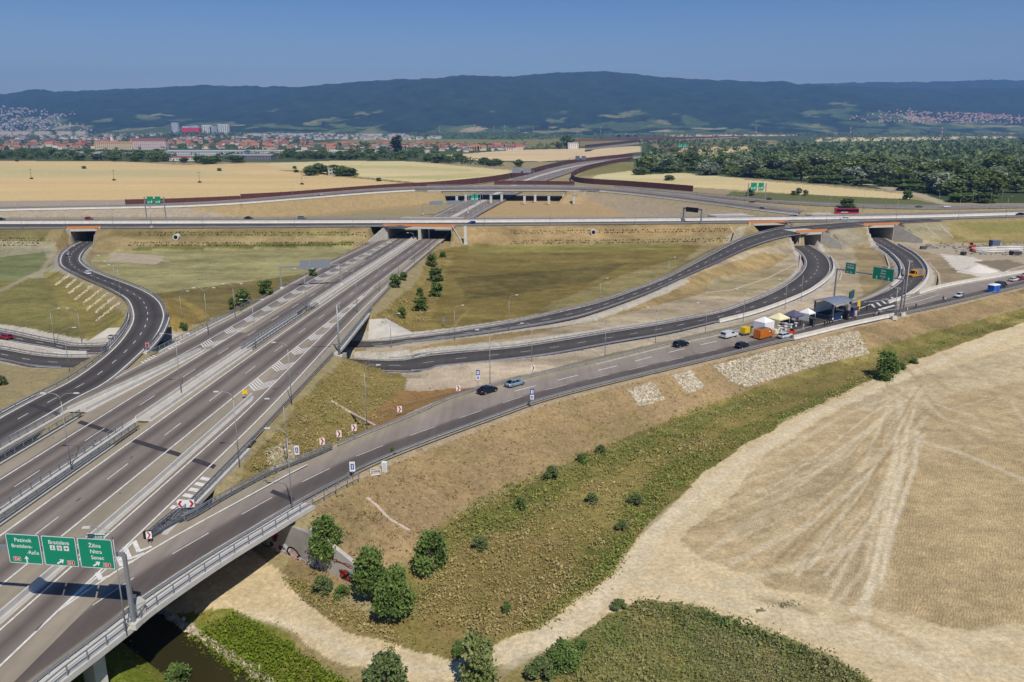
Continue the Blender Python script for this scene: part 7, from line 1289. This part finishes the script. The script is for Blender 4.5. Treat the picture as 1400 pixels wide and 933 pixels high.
r = empty('gravel_heap', PT(1337, 371)); tag(r, 'cone shaped heap of white gravel beside the exit ramp', 'gravel heap'); rows = []
for k in range(7):
    t = k / 6; rows.append([(math.cos(a) * 8.5 * (1 - t) * (1 + .12 * math.sin(a * 3 + k)) + .01, math.sin(a) * 5.5 * (1 - t) * (1 + .1 * math.cos(a * 4 + k)), -.3 + 3.2 * t) for a in np.linspace(0, 6.283, 22, endpoint=False)])
MB().loft(rows, 0, True, True, True).build('heap', mat('white gravel', 'DDD4C6', .95, amp=.15, scale=3, bump=.4), r)
for (x, y), lb in zip(((242, 327), (811, 320)), ('concrete pipe mouth in the slope left of the twin underpass', 'concrete pipe mouth in the slope right of the twin underpass')):
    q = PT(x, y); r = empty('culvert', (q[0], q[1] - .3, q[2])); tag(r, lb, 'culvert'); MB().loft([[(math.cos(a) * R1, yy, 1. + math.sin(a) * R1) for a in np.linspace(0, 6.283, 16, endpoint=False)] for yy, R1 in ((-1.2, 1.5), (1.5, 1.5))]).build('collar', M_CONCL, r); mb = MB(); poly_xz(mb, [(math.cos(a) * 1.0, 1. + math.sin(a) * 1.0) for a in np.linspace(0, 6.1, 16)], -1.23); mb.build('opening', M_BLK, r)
for pts, lb in ((((686, 726), (735, 762), (800, 835), (920, 905)), 'concrete drain channel on the dry slope near the cabinet'),):
    P = resample([PT(330 + (a - 0) / 4, 500 + b / 4) for a, b in pts], 1.); P[:, 2] += .05; tag(MB().sweep(P, [(-.25, -.2), (-.25, .06), (-.14, .06), (0, 0), (.14, .06), (.25, .06), (.25, -.2)]).build('drain_channel', mat('drain concrete', 'C9B5A2', .9, amp=.15), None), lb, 'drain channel', 'concrete drain channels')
for pts, lb in ((((453, 549), (480, 565), (512, 582)), 'drain channel on the grass triangle slope'), ((1258, 309), (1267, 316), (1279, 324)) and (((1265, 309), (1272, 316), (1280, 323)), 'left one of the two drain channels right of the exit ramp portal'), (((1284, 307), (1293, 316), (1303, 325)), 'right one of the two drain channels right of the exit ramp portal'), (((997, 307), (1003, 318), (1010, 330)), 'drain channel left of the right underpass'), (((618, 318), (628, 326), (640, 333)), 'drain channel beside the twin underpass wing wall'), (((963.6, 400.6), (1000, 397), (1049, 381), (1089, 361)), 'long drain channel on the pale ground between climbing and lower ramp'), (((1095, 346), (1093, 367), (1072, 391)), 'drain channel along the inner side of the lower ramp bend'), (((1141, 358), (1151, 374), (1148, 384)), 'short curved drain channel outside the lower ramp bend'), (((1210.6, 348), (1216, 364), (1210.6, 384)), 'curved drain channel inside the exit ramp bend'), (((1270, 359.5), (1283, 374), (1286, 394)), 'curved drain channel outside the exit ramp bend')):
    P = resample([PT(a, b) for a, b in pts], 1.5); P[:, 2] += .08; tag(MB().sweep(P, [(-.28, -.2), (-.28, .08), (.28, .08), (.28, -.2)]).build('drain_channel', mat('drain concrete', 'C9B5A2', .9, amp=.15), None), lb, 'drain channel', 'concrete drain channels')
r = empty('concrete_post', PT(636.5, 335)); tag(r, 'white concrete post standing below the cross road by the blue car', 'post'); MB().box((0, 0, 4.5), (1.5, .8, 9.4)).build('shaft', M_CONCL, r); MB().box((0, 0, .2), (2.2, 1.4, .6)).build('base', M_CONC, r)
# ------------------------------------------------------------------ villages, towers, pylons
WALLS = ['E9E2D4', 'DCCBB0', 'D9D3CA', 'E6D9C0', 'C9B7A0']; ROOFS = ['A6644E', 'B2735A', '90594B', '7E7069', 'A07C68']; WN = ['white', 'beige', 'pale grey', 'cream', 'tan']; RN = ['red', 'orange red', 'dark red', 'grey', 'brown']
HMESH = {}
def house_mesh(i, j, L=11, W=9, h=5.5, rf=3.5):
    k = (i, j, L)
    if k not in HMESH:
        mb = MB(); mb.box((0, 0, h / 2), (L, W, h)); a, b = L / 2 + .4, W / 2 + .5; mb.add([(-a, -b, h), (a, -b, h), (a, 0, h + rf), (-a, 0, h + rf), (a, b, h), (-a, b, h)], [(0, 1, 2, 3), (3, 2, 4, 5), (1, 4, 2), (0, 3, 5)], 1)
        for x in (-L * .3, 0, L * .3): mb.box((x, -W / 2, h * .55), (1.3, .12, 1.5), 2)
        HMESH[k] = mb.mesh('village_house', [mat('plaster ' + WALLS[i], WALLS[i], .85, amp=.05), mat('roof ' + ROOFS[j], ROOFS[j], .85, amp=.12), M_GLASS])
    return HMESH[k]
hr = random.Random(5)
HP = scatter_px([(-30, 196), (120, 195), (230, 193), (430, 193), (432, 207), (345, 206), (240, 203), (100, 207), (-30, 208)], 165, 61, 15) + scatter_px([(440, 199), (560, 199), (700, 200), (735, 202), (700, 207), (560, 210), (440, 208)], 85, 62, 14)
for x, y in HP:
    i, j = hr.choice([0, 0, 1, 2, 3, 3, 4]), hr.choice([0, 1, 1, 2, 0, 3, 4]); q = proj(x, y, 0)[0]; s = hr.uniform(.9, 1.5)
    o = link('village_house', house_mesh(i, j), None, (x, y, tz(x, y)), hr.choice([0, .3, 1.57, 1.2, -.4])); o.scale = (s * 1.2, s * 1.2, s); tag(o, '%s house with a %s roof in the %s' % (WN[i], RN[j], 'village behind the left wheat field' if q < 436 else 'village around the tall poplar'), 'house', 'village houses')
def hall(x, y, d, wc, rc, label, rz=0, name='warehouse', cat='building', pitch=2., win=True):
    q = PT(x, y); r = empty(name, q, rz); tag(r, label, cat); L, W, h = d; MB().box((0, 0, h / 2), (L, W, h)).build('wall', mat('plaster ' + wc, wc, .85, amp=.06), r)
    a, b = L / 2 + .5, W / 2 + .5; MB().add([(-a, -b, h), (a, -b, h), (a, 0, h + pitch), (-a, 0, h + pitch), (a, b, h), (-a, b, h)], [(0, 1, 2, 3), (3, 2, 4, 5), (1, 4, 2), (0, 3, 5)]).build('roof', mat('roof ' + rc, rc, .7, amp=.08), r)
    if win:
        mb = MB(); n = int(L / 5); fl = max(1, int(h / 3.4))
        for f in range(fl):
            for k in range(n): mb.box((-L / 2 + (k + .5) * L / n, -W / 2 - .02, (f + .55) * h / fl), (2.0, .1, 1.5))
        mb.build('windows', M_GLASS, r)
    return r
hall(158, 205, (95, 14, 17), 'D8C2A0', 'B98A66', 'long yellow apartment block behind the left tree belt', .02, 'apartment_block', pitch=3); hall(206, 205, (85, 16, 22), 'D8C4BE', '94504A', 'long pink building with a red roof in the village', -.02, 'apartment_block', pitch=5)
for x, y, d, wc, rc, lb, rz in ((112, 213, (85, 30, 6), 'DCDCD8', 'A9ADAF', 'low white shed with a grey roof in the tree belt at the left', .03), (188, 213.5, (55, 18, 5), 'C9C2B4', '9A9488', 'low beige shed in the tree belt', 0), (285, 213, (155, 45, 9), 'C3C4C4', 'B4B8BC', 'biggest grey warehouse at the edge of the wheat field', .02), (262, 220, (65, 26, 6), 'DAD6CC', 'A5564C', 'long shed with a faded red roof before the biggest warehouse', .02), (345, 219, (75, 34, 8), '77797A', '9A9DA1', 'dark fronted grey warehouse at the edge of the wheat field', 0), (370, 211, (95, 30, 7), 'D5CFC2', 'B9B5AA', 'beige warehouse right of the biggest grey one', 0), (420, 211, (60, 24, 6), 'D8D4CA', 'C3BDB0', 'pale hall at the right end of the warehouses', 0), (470, 211, (50, 20, 6), 'DEDBD2', 'CFCBC2', 'pale round roofed shed left of the poplar', 0), (510, 210.5, (45, 18, 6), 'E1DED6', 'CBC4B6', 'long white shed just left of the poplar', 0)): hall(x, y, d, wc, rc, lb, rz)
hall(783, 204, (26, 18, 14), 'EDE6DA', 'D8C8B8', 'white house standing alone near the far brown walls', .1, 'farm_house', 'house'); q = hall(457, 240, (13, 9, 8), 'B9B4A8', 'A8A196', 'small grey hut in the tree clump on the wheat field', 0, 'field_hut', 'hut')
for x, y, w_, h_, c, lb in ((241, 186, 36, 75, 'C9CFD6', 'slim grey tower block left of the red shopping hall'), (256, 186, 40, 55, 'D9D6D2', 'left white block behind the red shopping hall'), (268, 186, 46, 58, 'C3C8D0', 'right white block behind the red shopping hall'), (284, 186, 52, 62, 'E4E2DE', 'white tower block right of the red shopping hall'), (293, 186, 40, 52, 'B9C2CC', 'grey tower block beside the white tower block'), (307, 186, 62, 66, 'DCDCD8', 'brightest white tower block before the hills')):
    q = gp(x, y); r = empty('tower_block', q); tag(r, lb, 'tower block', 'tower blocks before the hills'); MB().box((0, 0, h_ / 2), (w_, 22, h_)).build('wall', mat('tower ' + c, c, .8, amp=.05), r); mb = MB(); [mb.box((k * w_ / 5, -11.1, z), (w_ * .1, .3, 1.8)) for k in (-2, -1, 0, 1, 2) for z in np.arange(4, h_ - 2, 4)]; mb.build('windows', M_GLASS, r)
hall(263, 186.6, (95, 40, 44), 'D8304A', 'D8304A', 'bright red shopping hall in front of the tower blocks', 0, 'shopping_hall', win=False)
for k, (x, w_) in enumerate(((30, 110), (60, 90), (90, 80), (112, 60), (8, 80), (355, 90), (385, 100), (410, 110), (450, 60), (505, 150), (545, 80), (1375, 130), (1350, 90))):
    hall(x, 186.5 if x < 600 else 180, (w_, 24, 26 if x < 120 else 13), 'DCCDBA' if x < 120 else 'DAD8D2', 'B9A898' if x < 600 else 'C08058', ('distant pale apartment block at the foot of the left hillside' if x < 120 else 'distant pale factory hall before the hills' if x < 600 else 'distant pale building in the woods at the right'), 0, 'distant_block', pitch=2).__setitem__('group', 'distant blocks before the hills')
q = gp(155, 197); r = empty('church', q); tag(r, 'small white church with a pointed spire in the village at the left', 'church'); MB().box((0, 8, 6), (12, 24, 12)).build('nave', mat('tower F0EFEC', 'F0EFEC', .8), r); MB().box((0, -6, 11), (7, 7, 22)).build('tower', mat('tower F0EFEC', 'F0EFEC', .8), r); MB().box((0, -6, 28), (7.4, 7.4, 13), 0, 0, .03).build('spire', mat('spire pink', 'C9A69A', .7), r)
for k, x in enumerate((846, 858.5, 868.5)):
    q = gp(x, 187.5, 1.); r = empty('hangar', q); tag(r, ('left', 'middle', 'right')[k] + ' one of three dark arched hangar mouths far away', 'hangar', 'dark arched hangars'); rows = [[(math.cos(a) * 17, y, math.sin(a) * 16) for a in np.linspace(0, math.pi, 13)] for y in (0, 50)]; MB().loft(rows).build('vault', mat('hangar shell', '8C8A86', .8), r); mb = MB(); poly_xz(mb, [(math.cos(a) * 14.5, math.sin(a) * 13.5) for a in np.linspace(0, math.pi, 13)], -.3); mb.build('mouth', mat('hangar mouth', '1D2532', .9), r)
M_PW = mat('pylon white', 'E2DEDA', .7); M_PR = mat('pylon red', 'B03A34', .7)
def pylon(x, y, h, label, z=0, grp='red and white pylons before the hills'):
    q = gp(x, y, z) if not callable(z) else z(x, y); r = empty('pylon', q); tag(r, label, 'pylon', grp); mb = MB(); n = 6
    for k in range(n):
        a, b = k / n, (k + 1) / n; wa, wb = 5 * (1 - a) + 1.2, 5 * (1 - b) + 1.2
        for sx, sy in ((-1, -1), (1, -1), (1, 1), (-1, 1)): mb.tube([(sx * wa / 2, sy * wa / 2, a * h), (sx * wb / 2, sy * wb / 2, b * h)], .45, 4, k % 2)
        mb.tube([(-wa / 2, 0, a * h), (wb / 2, 0, b * h)], .35, 4, k % 2)
    mb.build('lattice', [M_PW, M_PR], r); mb = MB(); [mb.box((0, 0, z_), (w_, .8, .8)) for z_, w_ in ((h * .8, 13), (h * .92, 9))]; mb.build('cross_arm', M_PR, r); return r
for x, h in ((601, 60), (632, 55), (649, 70), (663, 60), (675, 60), (690, 72), (710, 60), (729, 55), (751, 62), (789, 55), (821, 60)): pylon(x, 186, h, 'distant red and white lattice pylon before the wooded hills')
for x, lb in ((1033, 'pylon above the woods left of the other two'), (1162, 'pylon above the woods between the other two'), (1287, 'pylon above the woods right of the other two')): pylon(x, 188, 60, 'red and white ' + lb, 0, 'pylons above the right woods')
for x, y, lb in ((43, 245, 'leftmost wooden pole with a bush at its foot on the wheat'), (156, 247, 'second wooden pole from the left on the wheat'), (273, 250, 'third wooden pole from the left on the wheat'), (413, 252.5, 'rightmost wooden pole on the left wheat field')):
    q = PT(x, y); r = empty('utility_pole', q); tag(r, lb, 'utility pole', 'poles on the wheat field'); MB().tube([(0, 0, 0), (0, 0, 11)], [.22, .16], 6).build('pole', M_BARK, r); MB().box((0, 0, 10.6), (3.6, .3, .3)).build('cross_arm', M_BARK, r); plant(q, 1.8, 5, 'm4', 'bush round the foot of the ' + lb.split(' with')[0], None, 'bush', 'bush')
# hillside towns: far masses of houses lying on the hill surface
def hill_town(polys, label, seed, walls, roofs):
    g = random.Random(seed); me = bpy.data.objects['hills'].data; co = np.empty(len(me.vertices) * 3, np.float32); me.vertices.foreach_get('co', co); co = co.reshape(-1, 3); u, v = proj(co[:, 0], co[:, 1], co[:, 2]); mb = MB()
    for poly, n in polys:
        k = np.nonzero(in_poly(u, v, poly) & (co[:, 1] < 8200))[0]
        if not len(k): continue
        for _ in range(n):
            x, y, z = co[g.choice(k)]; x += g.uniform(-40, 40); L_, W2, h = g.uniform(8, 15), g.uniform(8, 11), g.uniform(5, 9); mi = g.randrange(len(walls)); mb.box((x, y, z + h / 2), (L_, W2, h), mi); mb.box((x, y, z + h + 2), (L_ * 1.1, W2 * 1.1, 4), len(walls) + g.randrange(len(roofs)), 0, .55)
    return tag(mb.build('hill_town', [mat('town ' + c, c, .85) for c in walls + roofs]), label, 'town', kind='stuff')
hill_town([([(0, 146), (60, 150), (105, 155), (80, 165), (40, 176), (-40, 178), (-60, 146)], 420), ([(0, 160), (120, 172), (130, 182), (-40, 182)], 160)], 'pale town climbing the hillside at the left', 8, ['D2CEC8', 'C3BAB0', 'B3AEAA'], ['A8705C', 'B9B2AA', '8A7468'])
hill_town([([(1205, 152), (1240, 149), (1260, 154), (1400, 158), (1500, 162), (1500, 170), (1180, 168), (1150, 162)], 480), ([(1240, 153), (1380, 156), (1380, 166), (1240, 166)], 260)], 'distant town with orange roofs at the foot of the right hills', 9, ['D6C4B6', 'CBA894', 'DAD4CE'], ['C07A5C', 'B8684E', 'A86A54'])

# far small buildings that nobody could count, between the woods of the plain
g_ = random.Random(77); mb = MB(); cw = ['DAD6CF', 'CFC3B4', 'C2C4C8']; cr_ = ['A8705C', '9A8F86', '7F7A78']
for x, y in scatter_px([(-60, 184), (440, 184), (560, 186), (560, 191), (430, 192.5), (200, 192), (-60, 194)], 330, 71) + scatter_px([(440, 190.5), (560, 189), (620, 189.5), (560, 192)], 40, 72):
    L_, W2, h = g_.uniform(9, 26), g_.uniform(8, 14), g_.uniform(5, 11); z = tz(x, y); mb.box((x, y, z + h / 2), (L_, W2, h), g_.randrange(3), g_.uniform(-.5, .5)); mb.box((x, y, z + h + 1.4), (L_ * 1.05, W2 * 1.05, 2.8), 3 + g_.randrange(3), g_.uniform(-.5, .5), .5)
tag(mb.build('distant_houses', [mat('town ' + c, c, .85) for c in cw + cr_]), 'scattered pale distant buildings between the woods of the plain', 'houses', kind='stuff')
# ------------------------------------------------------------------ light, sky, air, camera
SUN_EL, SH = R_(52), math.atan2(-2.5, 6.65)            # shadows fall away from the camera and a little to the left
sd = Vector((-math.sin(SH) * math.cos(SUN_EL), -math.cos(SH) * math.cos(SUN_EL), math.sin(SUN_EL)))
sl = bpy.data.lights.new('sun', 'SUN'); sl.energy = 4.3; sl.angle = R_(.53); sl.color = (1, .955, .88)
so = link('sun', sl, None, (0, 0, 200)); so.rotation_euler = (-sd).to_track_quat('-Z', 'Y').to_euler()
w = bpy.data.worlds.new('World'); SC.world = w; w.use_nodes = True; nt = w.node_tree; bg = nt.nodes['Background']
st = nt.nodes.new('ShaderNodeTexSky'); st.sky_type = 'NISHITA'; st.sun_disc = False; st.sun_elevation = SUN_EL
st.sun_rotation = math.atan2(sd.x, sd.y); st.altitude = 200; st.air_density = 1.; st.dust_density = .6; st.ozone_density = 4.
tint = nt.nodes.new('ShaderNodeMix'); tint.data_type = 'RGBA'; tint.blend_type = 'MULTIPLY'; tint.inputs[0].default_value = 1; tcw = nt.nodes.new('ShaderNodeTexCoord'); sx = nt.nodes.new('ShaderNodeSeparateXYZ'); cr = nt.nodes.new('ShaderNodeValToRGB'); nt.links.new(tcw.outputs['Generated'], sx.inputs[0]); nt.links.new(sx.outputs['Z'], cr.inputs[0]); cr.color_ramp.elements[0].position = .05; cr.color_ramp.elements[0].color = (1.02, 1.0, 1.06, 1); cr.color_ramp.elements[1].position = .17; cr.color_ramp.elements[1].color = (.52, .75, 1.1, 1); nt.links.new(cr.outputs[0], tint.inputs[7])
nt.links.new(st.outputs[0], tint.inputs[6]); nt.links.new(tint.outputs[2], bg.inputs[0]); bg.inputs[1].default_value = .065
# air
hz = bpy.data.materials.new('haze air'); hz.use_nodes = True; n = hz.node_tree.nodes; n.remove(n['Principled BSDF'])
vp = n.new('ShaderNodeVolumePrincipled'); vp.inputs['Color'].default_value = (.25, .5, 1., 1); vp.inputs['Density'].default_value = HAZE; vp.inputs['Anisotropy'].default_value = .1
hz.node_tree.links.new(vp.outputs[0], n['Material Output'].inputs['Volume'])
if HAZE > 0:
    mb = MB().box((0, 6800, 445), (36000, 14600, 910)); ho = mb.build('haze', hz); ho.location.z = -0.; tag(ho, 'thin bluish haze over the plain and the hills', 'haze', kind='stuff')
cam = bpy.data.cameras.new('camera'); cam.lens = 28.; cam.sensor_width = 36; cam.clip_start = .5; cam.clip_end = 60000
co = link('camera', cam, None, (0, 0, H)); co.rotation_euler = (math.pi / 2 - PIT, 0, 0); SC.camera = co
SC.view_settings.view_transform = 'Standard'; SC.view_settings.look = 'None'; SC.view_settings.gamma = 1; SC.view_settings.exposure = .2
SC.cycles.use_denoising = True; SC.cycles.max_bounces = 6; SC.cycles.diffuse_bounces = 2; SC.cycles.glossy_bounces = 2; SC.cycles.volume_bounces = 0; SC.cycles.transparent_max_bounces = 8
SC.cycles.use_adaptive_sampling = True; SC.cycles.adaptive_threshold = .02
